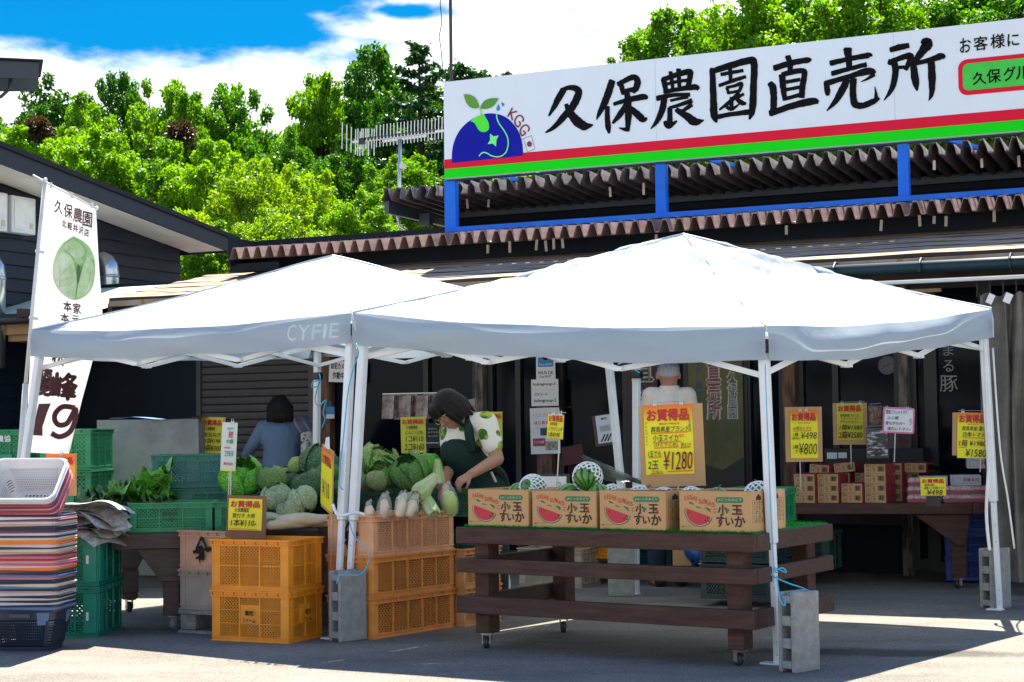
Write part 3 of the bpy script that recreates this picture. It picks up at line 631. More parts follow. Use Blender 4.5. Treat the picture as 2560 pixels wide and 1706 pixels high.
def leaves_mesh(name, C0, size, m, seed, flat=.5):
    r = np.random.RandomState(seed); n = len(C0); C0 = np.asarray(C0, float)
    d = r.normal(size=(n, 3)); d[:, 2] = d[:, 2]*flat - .25; d /= np.linalg.norm(d, axis=1)[:, None]
    nrm = r.normal(size=(n, 3)); nrm[:, 2] += .7; s = np.cross(d, nrm); s /= np.linalg.norm(s, axis=1)[:, None]+1e-9
    L_ = size*(.6+.8*r.rand(n))[:, None]; W = L_*.33; bend = np.cross(s, d)*L_*.12
    V = np.stack([C0, C0+d*L_*.45+s*W-bend*.3, C0+d*L_-bend*2, C0+d*L_*.45-s*W-bend*.3], 1).reshape(-1, 3)
    me = bpy.data.meshes.new(name); me.vertices.add(4*n); me.vertices.foreach_set('co', V.ravel())
    me.loops.add(4*n); me.loops.foreach_set('vertex_index', np.arange(4*n)); me.polygons.add(n)
    me.polygons.foreach_set('loop_start', np.arange(0, 4*n, 4)); me.polygons.foreach_set('loop_total', np.full(n, 4)); me.materials.append(m); me.update(); me.validate(); return me
def crown_pts(seed, nc=110, per=80, low=-.85):
    r = np.random.RandomState(seed); pts = []; cl = []
    while len(cl) < nc:
        p = r.normal(size=3); p /= np.linalg.norm(p); p *= r.uniform(.35, 1.0)**.6
        if p[2] < low: continue
        rr = r.uniform(.13, .27)*(1.1-.25*max(0, p[2])); p = p*(1-rr*.35)
        p *= 1+.18*math.sin(5*math.atan2(p[1], p[0])+seed)*(1-abs(p[2])); cl.append((p, rr))
    for k in range(9):                       # leaders that break the outline
        a = r.uniform(0, 6.28); e = r.uniform(.1, 1.4); q = np.array([math.cos(a)*math.cos(e), math.sin(a)*math.cos(e), math.sin(e)])
        for t in (.98, 1.06): cl.append((q*t, .1))
    for p, rr in cl:
        k = int(per*(rr/.2)**1.5)+6; q = r.normal(size=(k, 3)); q /= np.linalg.norm(q, axis=1)[:, None]
        q *= (rr*(.45+.55*r.rand(k))**.7)[:, None]; q[:, 2] *= .72; pts.append(p+q)
    return np.concatenate(pts), cl
CROWN = []
for sd, m_ in ((1, LEAF_B), (2, LEAF_D), (3, LEAF_B), (4, LEAF_Y), (5, LEAF_D), (6, LEAF_Y)):
    p_, cl_ = crown_pts(sd*11, per=220 if m_ is LEAF_Y else 330); CROWN.append((leaves_mesh('crown', p_, .052, m_, sd), cl_))
def limbs(cl, seed):
    mb = MB(); r_ = random.Random(seed)
    mb.tube([(0, 0, -5), (.03, .02, -1.4), (-.02, .04, -.5), (.03, 0, .1), (0, .02, .6)], [.11, .09, .07, .045, .015], 8)
    for p, rr in cl[::5]:
        b = Vector((0, 0, -.9+.9*r_.random()+.3*p[2])); q = Vector(p); mid = b.lerp(q, .5)+Vector((0, 0, -.06))
        mb.tube([b, mid, q], [.035, .02, .007], 5)
    return mb
TRUNK = [limbs(c[1], i).build('trunk', bark) for i, c in enumerate(CROWN)]
TRUNK_ME = [o.data for o in TRUNK]
for o in TRUNK: bpy.data.objects.remove(o)
def tree(px, py, D, wpx, hpx, kind, label, rz=0, group='trees on the slope behind the shop'):
    top = atY(px, py, D); rx = wpx/FPX*D/2; hz_ = hpx/FPX*D/2
    t = thing('broadleaf_tree', label, 'tree', (top.x, D, 0), rz, group)
    cz = top.z - hz_*1.02
    o = bpy.data.objects.new('crown', CROWN[kind][0]); C.objects.link(o); o.parent = t; o.location = (0, 0, cz); o.scale = (rx, rx, hz_)
    k = bpy.data.objects.new('trunk', TRUNK_ME[kind]); C.objects.link(k); k.parent = t; k.location = (0, 0, cz); k.scale = (rx*.9, rx*.9, hz_*.9)
    return t
# skyline row first, then nearer and lower crowns
TREES = [
 (15, 285, 33, 250, 420, 1, 'dark green tree just above the roof ridge at the far left edge'),
 (135, 205, 36, 300, 420, 1, 'loose dark tree with ragged top above the ridge of the navy house'),
 (225, 245, 34, 220, 420, 0, 'bright tree on the skyline between the ragged dark tree and the tall rounded one'),
 (310, 200, 37, 260, 480, 4, 'tall rounded tree on the skyline above the hanging banner'),
 (402, 205, 36, 240, 480, 0, 'skyline tree with a twin top right of the tall rounded tree'),
 (478, 248, 35, 230, 420, 2, 'medium green skyline tree in the dip left of the dense dark tree'),
 (590, 215, 36, 300, 520, 4, 'dense dark skyline tree at the left of the deep notch of sky'),
 (705, 330, 33, 230, 420, 1, 'tree standing in the deep notch of the skyline'),
 (800, 205, 36, 270, 560, 2, 'tree rising on the right side of the skyline notch'),
 (905, 135, 37, 330, 640, 4, 'tallest broadleaf tree, its crown behind the television aerial'),
 (1000, 250, 34, 300, 560, 1, 'dark broadleaf tree close to the left end of the sign'),
 (1110, 225, 37, 330, 560, 4, 'dark tree partly behind the emblem end of the sign'),
 (60, 330, 29, 300, 340, 0, 'bright low tree beside the left roof ridge'),
 (215, 335, 28, 330, 400, 2, 'broad bright green tree in front of the ragged dark tree'),
 (370, 345, 28, 330, 420, 0, 'broad lime tree directly above the sloping house roof'),
 (530, 370, 27, 300, 420, 2, 'bright tree over the eave end of the navy house'),
 (640, 400, 25, 270, 380, 3, 'yellow green young tree above the left tent peak'),
 (755, 420, 26, 250, 360, 5, 'airy yellow green tree left of the aerial mast'),
 (850, 345, 30, 300, 440, 1, 'dark shrubby tree below the aerial rods'),
 (900, 480, 24, 230, 260, 0, 'small bright tree under the aerial mast'),
 (700, 520, 22, 260, 260, 3, 'low yellow green tree just over the corrugated roof'),
 (470, 530, 23, 260, 300, 5, 'low yellow green tree in the gap between house and shop'),
 (540, 560, 22, 200, 260, 0, 'lowest bright tree in the gap beside the white soffit'),
 (1010, 400, 29, 280, 300, 2, 'green tree behind the roof end below the aerial boom'),
]
for i, (px, py, D, w, h, k, lab) in enumerate(TREES): tree(px, py, D, w, h, k, lab, rz=i*1.3)
RT = [
 (1600, 118, 27, 210, 260, 0, 'outermost tree at the left end of the crown line above the sign'),
 (1690, 40, 27, 330, 420, 2, 'bright tree above the third character of the sign'),
 (1840, -40, 28, 400, 500, 0, 'large bright tree above the middle of the sign'),
 (2010, -60, 29, 400, 520, 1, 'dark shaded tree above the last characters of the sign'),
 (2170, -50, 27, 400, 480, 2, 'bright tree behind the top edge of the sign near its end'),
 (2330, -60, 28, 380, 480, 0, 'broad bright tree over the small black lettering'),
 (2500, -80, 27, 420, 480, 4, 'rightmost tree above the sign at the right edge'),
 (1930, 90, 31, 460, 400, 4, 'dark tree seen through the gaps of the front row above the sign'),
 (2260, 60, 31, 560, 400, 1, 'dark tree filling the gap behind the right trees'),
 (1560, 320, 31, 560, 300, 2, 'low tree showing in the slit between sign and roof on the left'),
 (2150, 260, 31, 700, 300, 0, 'low tree showing in the slit between sign and roof on the right'),
]
for i, (px, py, D, w, h, k, lab) in enumerate(RT): tree(px, py, D, w, h, k, lab, rz=i*2.1+.5)
# larches: tiers of drooping boughs with needle tufts
def larch(px, py, D, h, w, label, seed):
    top = atY(px, py, D); r = np.random.RandomState(seed); t = thing('larch', label, 'tree', (top.x, D, 0), seed, 'larches near the sign'); pts = []; mb = MB()
    mb.tube([(0, 0, 0), (0, 0, top.z*.6), (0, 0, top.z)], [.14, .09, .012], 8)
    for k in range(34):
        f = (k+.5)/34; z = top.z - h*f**1.1; a = k*2.4+r.rand(); L_ = (.12+w*f**.8)*(.75+.5*r.rand()); e = Vector((math.cos(a), math.sin(a), 0))
        P = [Vector((0, 0, z)) + e*(L_*q) + Vector((0, 0, .25*L_*(q*.9-q*q*.9)+.14*q*q)) for q in (0, .25, .5, .75, 1)]
        mb.tube(P, [.022, .018, .013, .009, .005], 5)
        for q in np.linspace(.15, 1, int(14+26*L_)):
            c = Vector((0, 0, z)) + e*(L_*q) + Vector((0, 0, .25*L_*(q*.9-q*q*.9)+.14*q*q)); sd = Vector((-e.y, e.x, 0))
            for j in range(5): pts.append(c + sd*r.normal()*.11*(1.2-q) + Vector((0, 0, r.normal()*.03-.03)))
    mb.build('trunk', bark, t); o = bpy.data.objects.new('crown', leaves_mesh('crown', pts, .11, NEED, seed, .3)); C.objects.link(o); o.parent = t
larch(1048, 115, 33, 4.2, 1.5, 'dark larch with feathery tip just left of the radio mast', 3)
larch(1165, 170, 32, 3.0, 1.6, 'larch whose drooping tips show above the left corner of the sign', 8)
larch(1255, 195, 33, 3.0, 1.3, 'larch peeking over the sign edge right of the emblem', 5)
# dead, brown tangles caught in two crowns
DEAD = leaf_mat('dead_leaf', (.02, .014, .005), (.07, .05, .014), .3)
def tangle(px, py, D, rpx, label, seed):
    c = atY(px, py, D); r = np.random.RandomState(seed); rr = rpx/FPX*D; n = 1500; q = r.normal(size=(n, 3)); q /= np.linalg.norm(q, axis=1)[:, None]
    lump = 1+.25*np.sin(q[:, 0]*5+seed)*np.sin(q[:, 2]*4); q *= (rr*lump*(r.rand(n)**.45))[:, None]; q[:, 2] *= .85
    t = thing('witches_broom', label, 'twig tangle', c, 0); o = bpy.data.objects.new('dead_leaves', leaves_mesh('dead_leaves', q, .055, DEAD, seed, .8)); C.objects.link(o); o.parent = t
    mb = MB()
    for k in range(60): v = Vector(q[k*24]); mb.tube([v*.1, v*.6+Vector((0, 0, -.03)), v*1.05], [.008, .006, .003], 4)
    mb.build('twigs', bark, t)
tangle(95, 322, 29.0, 36, 'brown ball of dead twigs in the bright tree above the house ridge', 1)
tangle(450, 335, 28.6, 38, 'dark ball of dead twigs caught in the trees left of the skyline notch', 2)
# ------------------------------------------------------------------ folding tents
cloth = mat('white_tent_cloth', (.39, .46, .52), .7, var=.03, vs=2, transl=.36, bump=.25, bs=3, bd=.05)
tube_w = mat('white_powder_coat', (.72, .75, .77), .35, var=.06, vs=8)
string_b = mat('blue_twine', (.05, .42, .62), .6, var=.15); strap_w = mat('white_strap', (.75, .74, .7), .7)
A_N, A_L, A_R = atY(1915, 815, 8.42), atY(884, 782, 9.78), atY(2478, 772, 10.8)
A_F = A_L + A_R - A_N; A_F.z = 1.93
B_N, B_L, B_R = atY(880, 781, 9.85), atY(80, 826, 11.5), atY(1535, 800, 12.2)
B_F = B_L + B_R - B_N; B_F.z = 2.0
A_P, B_P = atY(1708, 582, 10.3), atY(832, 636, 11.85)
def tent(label, cs, peak, feet, seed, wr):
    t = thing('folding_tent', label, 'tent', (peak.x, peak.y, 0), 0, 'white folding tents'); o = Vector((peak.x, peak.y, 0))
    cs = [c-o for c in cs]; pk = peak-o; feet = [f-o for f in feet]; r_ = random.Random(seed)
    mb = MB(); n = 30
    for i in range(4):
        a, b = cs[i], cs[(i+1) % 4]
        def roof(u, v, a=a, b=b, i=i):
            e = a.lerp(b, u); p = e.lerp(pk, v); w = u*(1-u)*4
            sag = -.055*math.sin(math.pi*v)*w - .03*math.sin(math.pi*v)*(1-w) - .04*w*(1-v)**3
            wr_ = wr*(v**1.5)*(1-v)*(math.sin(u*19+seed)+.8*math.sin(u*37+v*21+i)+.6*math.sin(v*60+u*9))*.075 + wr*.02*math.exp(-((v-.72-.1*math.sin(u*7))/.035)**2)*math.sin(u*6+i)
            wr2 = .03*v*(1-v)*math.sin(u*9+v*7+seed+i)*w
            rp = -.11*max(0, v-.9)*(1 if wr else .6)/1                      # blunt crown where the centre pole pushes up
            return p + Vector((0, 0, sag+wr_+wr2+rp))
        mb.grid(roof, n, n)
    roof_o = mb.build('roof_cloth', cloth, t, smooth=True)
    mb = MB(); cr_ = sum(cs, Vector())/4
    for i in range(4):
        a, b = cs[i], cs[(i+1) % 4]; d = (b-a); nn = Vector((d.y, -d.x, 0)).normalized()
        if nn.dot((a+b)/2-cr_) < 0: nn = -nn
        ph = r_.uniform(0, 6)
        def skirt(u, v, a=a, b=b, nn=nn, ph=ph):
            p = a.lerp(b, u); w = 4*u*(1-u); s0 = -.04*w
            fold = (.006*math.sin(u*13+ph)+.003*math.sin(u*31+ph*2)+.014*math.sin(u*5+v*2.6+ph))*(.3+.7*v)*min(1, w*2.2)
            hang = .178 + .006*math.sin(u*6.283*1.5+ph) + .002*math.sin(u*23+ph)
            bulge = .022*math.sin(math.pi*v)*w
            return p + nn*(.003+.01*min(1, v*3)+fold*min(1, v*2.5)+bulge) + Vector((0, 0, s0 - hang*v + .004*math.sin(u*17+v*5)))
        mb.grid(skirt, 56, 8)
    mb.build('skirt', cloth, t, smooth=True)
    # seam piping along the hips
    seam = mat('seam_tape', (.62, .65, .68), .6)
    for i in range(4):
        P = []
        for k in range(25):
            v = k/24; p = cs[i].lerp(pk, v); P.append(p + Vector((0, 0, -.03*math.sin(math.pi*v)-.11*max(0, v-.9)*(1 if wr else .6)+.004)))
        MB().tube(P, .006, 5).build('seam', seam, roof_o)
    # legs: outer tube with telescoping inner tube, bracket and foot plate
    for i in range(4):
        c = cs[i].lerp(cr_, .03); c.z = cs[i].z-.1; f = feet[i]; k = c.lerp(f, .62); d = (f-c).normalized()
        lg = MB().bar(c, k, .05, .05, ref=(cs[0]-cs[1])).build('leg', tube_w, t, bevel=.006)
        MB().bar(k, f, .034, .034, ref=(cs[0]-cs[1])).build('inner_tube', tube_w, lg, bevel=.005)
        MB().box(f+Vector((-.03, 0, .004)), (.1, .07, .008), rz=R(-35)).build('foot_plate', tube_w, lg)
        for q in (.7, .76, .93, .97):
            p = c.lerp(f, q); MB().tube([p+Vector((0, -.0185, 0)), p+Vector((0, -.016, 0))], .006, 8).build('pin_hole', black_m, lg)
        MB().box(c+Vector((0, 0, .0)), (.085, .085, .07), rz=R(-35)).build('bracket', black_m, t, bevel=.008)
        if i == 3: MB().box(c+Vector((0, 0, -.24)), (.07, .07, .06), rz=R(-35)).build('slider', black_m, t, bevel=.008)
    for i in range(4):
        a, b = cs[i].lerp(cr_, .035), cs[(i+1) % 4].lerp(cr_, .035); up_ = Vector((0, 0, 1))
        off = (cr_-(a+b)/2); off.z = 0; off = off.normalized()*.022
        for k in range(3):
            p0, p1 = a.lerp(b, k/3), a.lerp(b, (k+1)/3)
            t0, t1 = p0-up_*.085, p1-up_*.085; b0, b1 = p0-up_*.255, p1-up_*.255
            MB().bar(t0, b1, .014, .028).build('truss_bar', tube_w, t); MB().bar(b0+off, t1+off, .014, .028).build('truss_bar', tube_w, t)
            MB().box((t0+b1)/2+off*.5, (.03, .05, .03), rz=R(-35)).build('truss_joint', black_m, t)
            if k: MB().box(b0+off*.5, (.05, .05, .022), rz=R(-35)).build('truss_joint', tube_w, t)
        m_ = (a+b)/2; MB().bar(m_-up_*.15, Vector((0, 0, pk.z-.42)), .014, .026).build('truss_bar', tube_w, t)
    MB().tube([(0, 0, pk.z-.55), (0, 0, pk.z-.1)], .02, 8).build('centre_pole', tube_w, t)
    return t
tA = tent('nearer white folding tent over the watermelon table with wrinkled peak', [A_L, A_N, A_R, A_F], A_P, [atZ(866, 1595), atZ(1944, 1660), atZ(2500, 1525), atZ(1592, 1486)], 1, 1.0)
tB = tent('further white folding tent over the cabbage stall with lettering on its skirt', [B_L, B_N, B_R, B_F], B_P, [atZ(8, 1529), atZ(840, 1597), Vector((B_R.x+.1, B_R.y, 0)), Vector((B_F.x-.03, B_F.y, 0))], 2, 0.25)
# faded lettering on the skirt of the further tent
def skirt_text():
    o = Vector((B_P.x, B_P.y, 0)); a, b = B_L, B_N; d = b-a; nn = Vector((d.y, -d.x, 0)).normalized(); nn = nn if nn.y < 0 else -nn
    mb = MB(); l = d.length
    def on(px, py):
        dr = ray(px, py); q = a + nn*.085; k = (q-EYE).dot(nn)/dr.dot(nn); return EYE + dr*k - o
    for ch, x0, x1, y0, y1 in (('C', 716, 738, 812, 853), ('Y', 742, 772, 812, 851), ('F', 778, 800, 811, 849), ('I', 806, 814, 810, 847), ('E', 822, 844, 808, 845)):
        vs, fs = glyphs(ch, 0); xs = [p[0] for p in vs]; ys = [p[1] for p in vs]
        mb.add([on(x0+(x-min(xs))/(max(xs)-min(xs))*(x1-x0)+(y-min(ys))/(max(ys)-min(ys))*4, y1+(y-min(ys))/(max(ys)-min(ys))*(y0-y1)-(x-min(xs))*.0) for x, y, z in glyphs(ch, 0)[0]], glyphs(ch, 0)[1])
    mb.build('skirt_lettering', mat('faded_letter_white', (.5, .57, .6), .7), tB)
skirt_text()

# ------------------------------------------------------------------ concrete blocks standing on end as weights
conc = mat('concrete', (.2, .2, .19), .95, col2=(.33, .33, .31), vs=22, bump=.9, bs=160, bd=.006, detail=9, c2r=(.3, .7))
def block_mesh():
    T, W, H = .105, .19, .39; mb = MB(); hs = [(.055, .115), (.165, .225), (.275, .335)]; y0, y1 = .03, .135
    # built by slabs so that the three cores run right through
    mb.b2((0, 0, 0), (T, W, .0)) if 0 else None
    xa, xb = .024, T-.024
    # outline loft: outer shell faces
    def ring(x): return x
    # shells along y: cores run along y (through the 190 mm side)
    mb.b2((0, 0, 0), (xa, W, H)).b2((xb, 0, 0), (T, W, H))
    zs = [0, .012] + [v for h in hs for v in h] + [H-.012, H]
    mb.b2((xa, 0, .018), (xb, W, hs[0][0])); mb.b2((xa, 0, hs[0][1]), (xb, W, hs[1][0])); mb.b2((xa, 0, hs[1][1]), (xb, W, hs[2][0])); mb.b2((xa, 0, hs[2][1]), (xb, W, H-.018))
    return mb
def block(label, corner_px, rz, flip=False, lean=0, s=1.0):
    p = atZ(*corner_px) - Vector((math.cos(rz), math.sin(rz), 0))*.105*s; o = block_mesh().build('concrete_block', conc, None, bevel=.006, seg=2, loc=p); o.rotation_euler = (lean, 0, rz); o.scale = (s, s, s)
    tag(o, label, 'concrete block', 'concrete blocks weighting the tent legs'); return o
# ------------------------------------------------------------------ frames of reference
class Frame:
    def __init__(s, o, rz): s.o = Vector(o); s.rz = rz; s.u = Vector((math.cos(rz), math.sin(rz), 0)); s.v = Vector((-math.sin(rz), math.cos(rz), 0))
    def w(s, x, y, z): return s.o + s.u*x + s.v*y + Vector((0, 0, z))
    def px(s, px, py, z):
        p = atZ(px, py, z)-s.o; return Vector((p.dot(s.u), p.dot(s.v), z))
# concrete blocks
block('pale concrete block standing on end beside the nearest tent leg', (1988, 1685), R(-50))
block('concrete block standing on end in front of the orange crates under two tent legs', (851, 1607), R(-46), s=1.03)
block('concrete block standing on end by the right tent leg before the curtain', (2482, 1524), R(-55))
block('dark concrete block seen through the rails of the watermelon table', (1521, 1492), R(-92))

brown = mat('brown_stained_wood', (.046, .02, .013), .6, col2=(.105, .054, .037), vs=5, stretch=(.8, 7, 7), bump=.45, bs=50, c2r=(.32, .72), spec=.3, detail=9)
brown_d = mat('dark_brown_wood', (.04, .024, .018), .6, col2=(.07, .042, .03), vs=7, stretch=(1, 6, 6), bump=.25, bs=60)
rubber = mat('caster_rubber', (.02, .02, .022), .5); zinc = mat('zinc_plate', (.4, .4, .4), .35, metal=.9)
def caster(par, x, y, h, rot=0, m=rubber):
    r = h*.4; e = Matrix.Rotation(rot, 4, 'Z'); e.translation = (x, y, 0)
    c = MB().box((0, 0, h-.004), (.06, .05, .008)).box((-.021, .012, h*.62), (.004, .03, h*.7)).box((.021, .012, h*.62), (.004, .03, h*.7)).xform(e).build('caster', zinc, par)
    w = MB(); n = 18
    prof = [(r*.4, -.012), (r*.92, -.012), (r, -.006), (r, .006), (r*.92, .012), (r*.4, .012)]
    vs = [(z, .018+q*math.cos(2*math.pi*k/n), r+q*math.sin(2*math.pi*k/n)) for q, z in prof for k in range(n)]
    w.add(vs, [(i*n+k, i*n+(k+1) % n, (i+1)*n+(k+1) % n, (i+1)*n+k) for i in range(5) for k in range(n)]).xform(e).build('wheel', m, c, smooth=True)
    MB().tube([(-.026, .018, r), (.026, .018, r)], .009, 8).xform(e).build('axle', zinc, c)
# watermelon table: three rails round four square legs
TF = Frame((1.185, 8.363, 0), R(-33)); TL_, TW, TH = 1.80, 1.02, .666
tb = thing('display_table', 'dark brown slatted wooden table on casters carrying the watermelon boxes', 'table', TF.o, TF.rz)
for k in range(7): MB().b2((-TL_+.045, .045+k*(TW-.09)/7+.002, TH-.025), (-.045, .045+(k+1)*(TW-.09)/7-.002, TH-.004)).build('top_board', brown, tb, bevel=.003)
for z0, z1 in ((.578, TH), (.418, .496), (.196, .29)):
    MB().b2((-TL_, 0, z0), (-.002, .042, z1)).build('rail', brown, tb, bevel=.004, seg=2)
    MB().b2((-.042, .043, z0), (0, TW, z1)).build('rail', brown, tb, bevel=.004, seg=2)
    MB().b2((-TL_+.05, .043, z0), (-TL_+.092, TW, z1)).build('rail', brown_d, tb, bevel=.004, seg=2)
    if z0 > .5: MB().b2((-TL_+.095, TW-.045, z0), (-.045, TW-.003, z1)).build('rail', brown_d, tb, bevel=.004)
for x in (-.13, -TL_+.14):
    for y in (.045, TW-.16):
        MB().b2((x-.045, y, .085), (x+.045, y+.11, TH-.028)).build('leg', brown, tb, bevel=.004); caster(tb, x, y+.05, .083, R(60 if x > -1 else 200))
# back table on the right
p = atZ(1972, 1258, .63); q = atZ(2466, 1257, .63); BT = Frame(q, math.atan2(q.y-p.y, q.x-p.x)); BT.o.z = 0; BL_ = 2.2
bt = thing('display_table', 'brown table with angled leg braces by the curtain carrying tomato cartons', 'table', BT.o, BT.rz)
BD = .95
MB().b2((-BL_, .02, .605), (-.02, BD, .627)).build('tabletop', brown, bt)
MB().b2((-BL_, 0, .545), (-.1, .035, .628)).b2((-.1, 0, .545), (-.02, .035, .628)).build('apron_board', brown, bt, bevel=.01, seg=3)
MB().b2((-.035, .037, .545), (0, BD, .628)).build('apron_board', brown, bt, bevel=.006)
for x, y in ((-.2, .06), (-BL_+.4, .06), (-.2, BD-.14), (-BL_+.4, BD-.14)):
    MB().b2((x-.055, y, .08), (x+.055, y+.09, .545)).build('leg', brown if y < .1 and x > -1 else brown_d, bt, bevel=.005)
    caster(bt, x, y+.03, .08, R(140))
    if y < .1: MB().prism([(x-.32, .544), (x+.085, .544), (x+.055, .34), (x+.0, .31), (x-.03, .33)], y-.03, y-.002).build('brace', brown if x > -1 else brown_d, bt, bevel=.004)
# left table
LT = Frame(atZ(278, 1334, .6), R(6)); LT.o.z = 0
lt = thing('display_table', 'dark brown table with angled braces on casters carrying the green crates', 'table', LT.o, LT.rz)
MB().b2((0, .03, .57), (1.25, 1.2, .597)).build('tabletop', brown_d, lt)
MB().b2((0, 0, .5), (1.25, .03, .598)).build('apron_board', brown_d, lt, bevel=.005); MB().b2((0, .031, .5), (.03, 1.2, .598)).build('apron_board', brown_d, lt)
for px, py, c2 in ((325, 1531, rubber), (430, 1575, mat('caster_blue_grey', (.12, .17, .22), .4))):
    g_ = LT.px(px, py, 0); x, y = g_.x, max(.06, g_.y)
    MB().b2((x-.05, y-.04, .09), (x+.05, y+.05, .57)).build('leg', brown_d, lt, bevel=.005)
    MB().prism([(x-.21, .5), (x+.16, .5), (x+.06, .3), (x-.06, .3)], y-.06, y-.041).build('brace', brown_d, lt, bevel=.003)
    if px == 325: MB().b2((x-.075, y-.07, .14), (x+.065, y-.042, .28)).build('leg_board', brown_d, lt)
    caster(lt, x, y, .09, R(30 if px == 325 else -70), c2)
MB().b2((1.1, .05, .09), (1.2, .15, .57)).build('leg', brown_d, lt); caster(lt, 1.15, .1, .09)

# ------------------------------------------------------------------ crates
GREEN = obj_tint('crate_plastic', .42, .14, 9)
def crate_mb(W, D, H, pitch=.022, bw=.006, panels=3, rows=2, chamf=0, solid_end=False, big_plate=False):
    """stacking crate: corner posts, flanged rim, ribs and diamond mesh panels; origin front left bottom corner"""
    mb = MB(); t = .008; rim = .035; base = .022; tap = .0
    mb.b2((.01, .01, .004), (W-.01, D-.01, .012))
    cw = .055 if chamf else .04
    def face(o, u, v_out, L, solid=False):
        o = Vector(o); u = Vector(u); n = Vector(v_out); up_ = Vector((0, 0, 1))
        def pb(x0, x1, z0, z1, d0, d1):
            c = o + u*((x0+x1)/2) + up_*((z0+z1)/2) + n*((d0+d1)/2); ax = abs(u.x) > .5
            mb.box(c, (abs(x1-x0), abs(d1-d0), abs(z1-z0)) if ax else (abs(d1-d0), abs(x1-x0), abs(z1-z0)))
        pb(0, cw, base, H-.004, -.012, -.002); pb(L-cw, L, base, H-.004, -.012, -.002)      # corner posts
        pb(-.012, L+.012, H-.008, H, -.01, .013); pb(-.006, L+.006, H-.036, H-.029, -.008, .0095)     # rim flanges
        pb(0, L, H-.029, H-.008, -.0095, -.004)
        pb(0, L, .0, base, -.014, -.004); pb(-.004, L+.004, .0, .006, -.013, .006); pb(-.002, L+.002, base, base+.005, -.012, .004)
        nr = 5 if L < .45 else 7
        for k in range(nr+1): pb(L*k/nr-.002 + (.002 if k == 0 else -.002 if k == nr else 0), L*k/nr+.002 + (.002 if k == 0 else -.002 if k == nr else 0), H-.029, H-.008, -.004, .009)
        x0, x1 = cw, L-cw; z0, z1 = base+.005, H-.036
        if solid: pb(x0, x1, z0, z1, -.009, -.005); return
        pn = panels if L > W*.99 or abs(L-W) < .01 else max(2, int(panels*L/W+.5))
        for r in range(1, rows): pb(x0, x1, z0+(z1-z0)*r/rows-.003, z0+(z1-z0)*r/rows+.003, -.011, .001)
        for k in range(1, pn): pb(x0+(x1-x0)*k/pn-.004, x0+(x1-x0)*k/pn+.004, z0, z1, -.0115, .0035)
        lattice(mb, o+u*x0+up_*z0-n*.009, u, up_, x1-x0, z1-z0, pitch, bw, .003)
        if big_plate: pb(L*.36, L*.64, z0+(z1-z0)*.35, z1-.045, -.0125, -.001); pb(L*.36, L*.64, z1-.006, z1, -.012, -.001)
    face((0, 0, 0), (1, 0, 0), (0, -1, 0), W, solid_end); face((0, D, 0), (1, 0, 0), (0, 1, 0), W, solid_end)
    face((0, 0, 0), (0, 1, 0), (-1, 0, 0), D); face((W, 0, 0), (0, 1, 0), (1, 0, 0), D)
    if chamf:
        for x, y, a in ((0, 0, 45), (W, 0, -45), (0, D, -45), (W, D, 45)):
            pass
    return mb
CR = {}
def crate(kind, label, loc, rz, col, group, name='stacking_crate', fill=None):
    if kind not in CR:
        W, D, H, kw = kind_spec[kind]; o = crate_mb(W, D, H, **kw).build(name, GREEN, None); CR[kind] = o; c = o; first = True
    else:
        c = CR[kind].copy(); C.objects.link(c)
    c.name = name; c.location = loc; c.rotation_euler = (0, 0, rz); c.color = (*col, 1); tag(c, label, 'crate', group); return c
kind_spec = {'orange': (.52, .37, .292, dict(pitch=.021, bw=.0048, panels=3, rows=2, chamf=1)), 'orange_plate': (.52, .37, .292, dict(pitch=.021, bw=.0048, panels=3, rows=3, chamf=1, big_plate=True)),
             'long': (.36, .74, .236, dict(pitch=.026, bw=.0055, panels=5, rows=1, solid_end=True)), 'green': (.38, .52, .3, dict(pitch=.03, bw=.008, panels=3, rows=2)),
             'low': (.5, .36, .18, dict(pitch=.022, bw=.006, panels=3, rows=2)), 'flat': (.5, .36, .12, dict(pitch=.02, bw=.006, panels=4, rows=1))}
ORG, WOODC, PINKC = (.75, .27, .01), (.5, .27, .15), (.55, .25, .1)
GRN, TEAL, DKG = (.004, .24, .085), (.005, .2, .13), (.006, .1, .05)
# orange pair in front
O1 = Frame(atZ(530, 1601, 0), R(-24))
c = crate('orange_plate', 'lower of the two bright orange crates with stamped lettering plate', O1.w(0, 0, 0), O1.rz, ORG, 'bright orange crates')
mb = MB().text('農児', .235, .15, .055, .03, -.0145, .05).text('ファーム', .22, .11, .085, .026, -.0145, .05)
mb.build('stamped_lettering', mat('stamp_black', (.02, .014, .01), .7), c)
Ms = Matrix.Translation((.52, 0, 0)) @ Matrix.Rotation(R(90), 4, 'Z')
MB().text('農児', .16, .15, .055, .03, -.0145, .05, M4=Ms).text('ファーム', .145, .11, .085, .026, -.0145, .05, M4=Ms).build('stamped_lettering', MATS['stamp_black'], c)
crate('orange', 'upper of the two bright orange crates, empty, before the daikon', O1.w(-.0, .0, .293), O1.rz, ORG, 'bright orange crates')
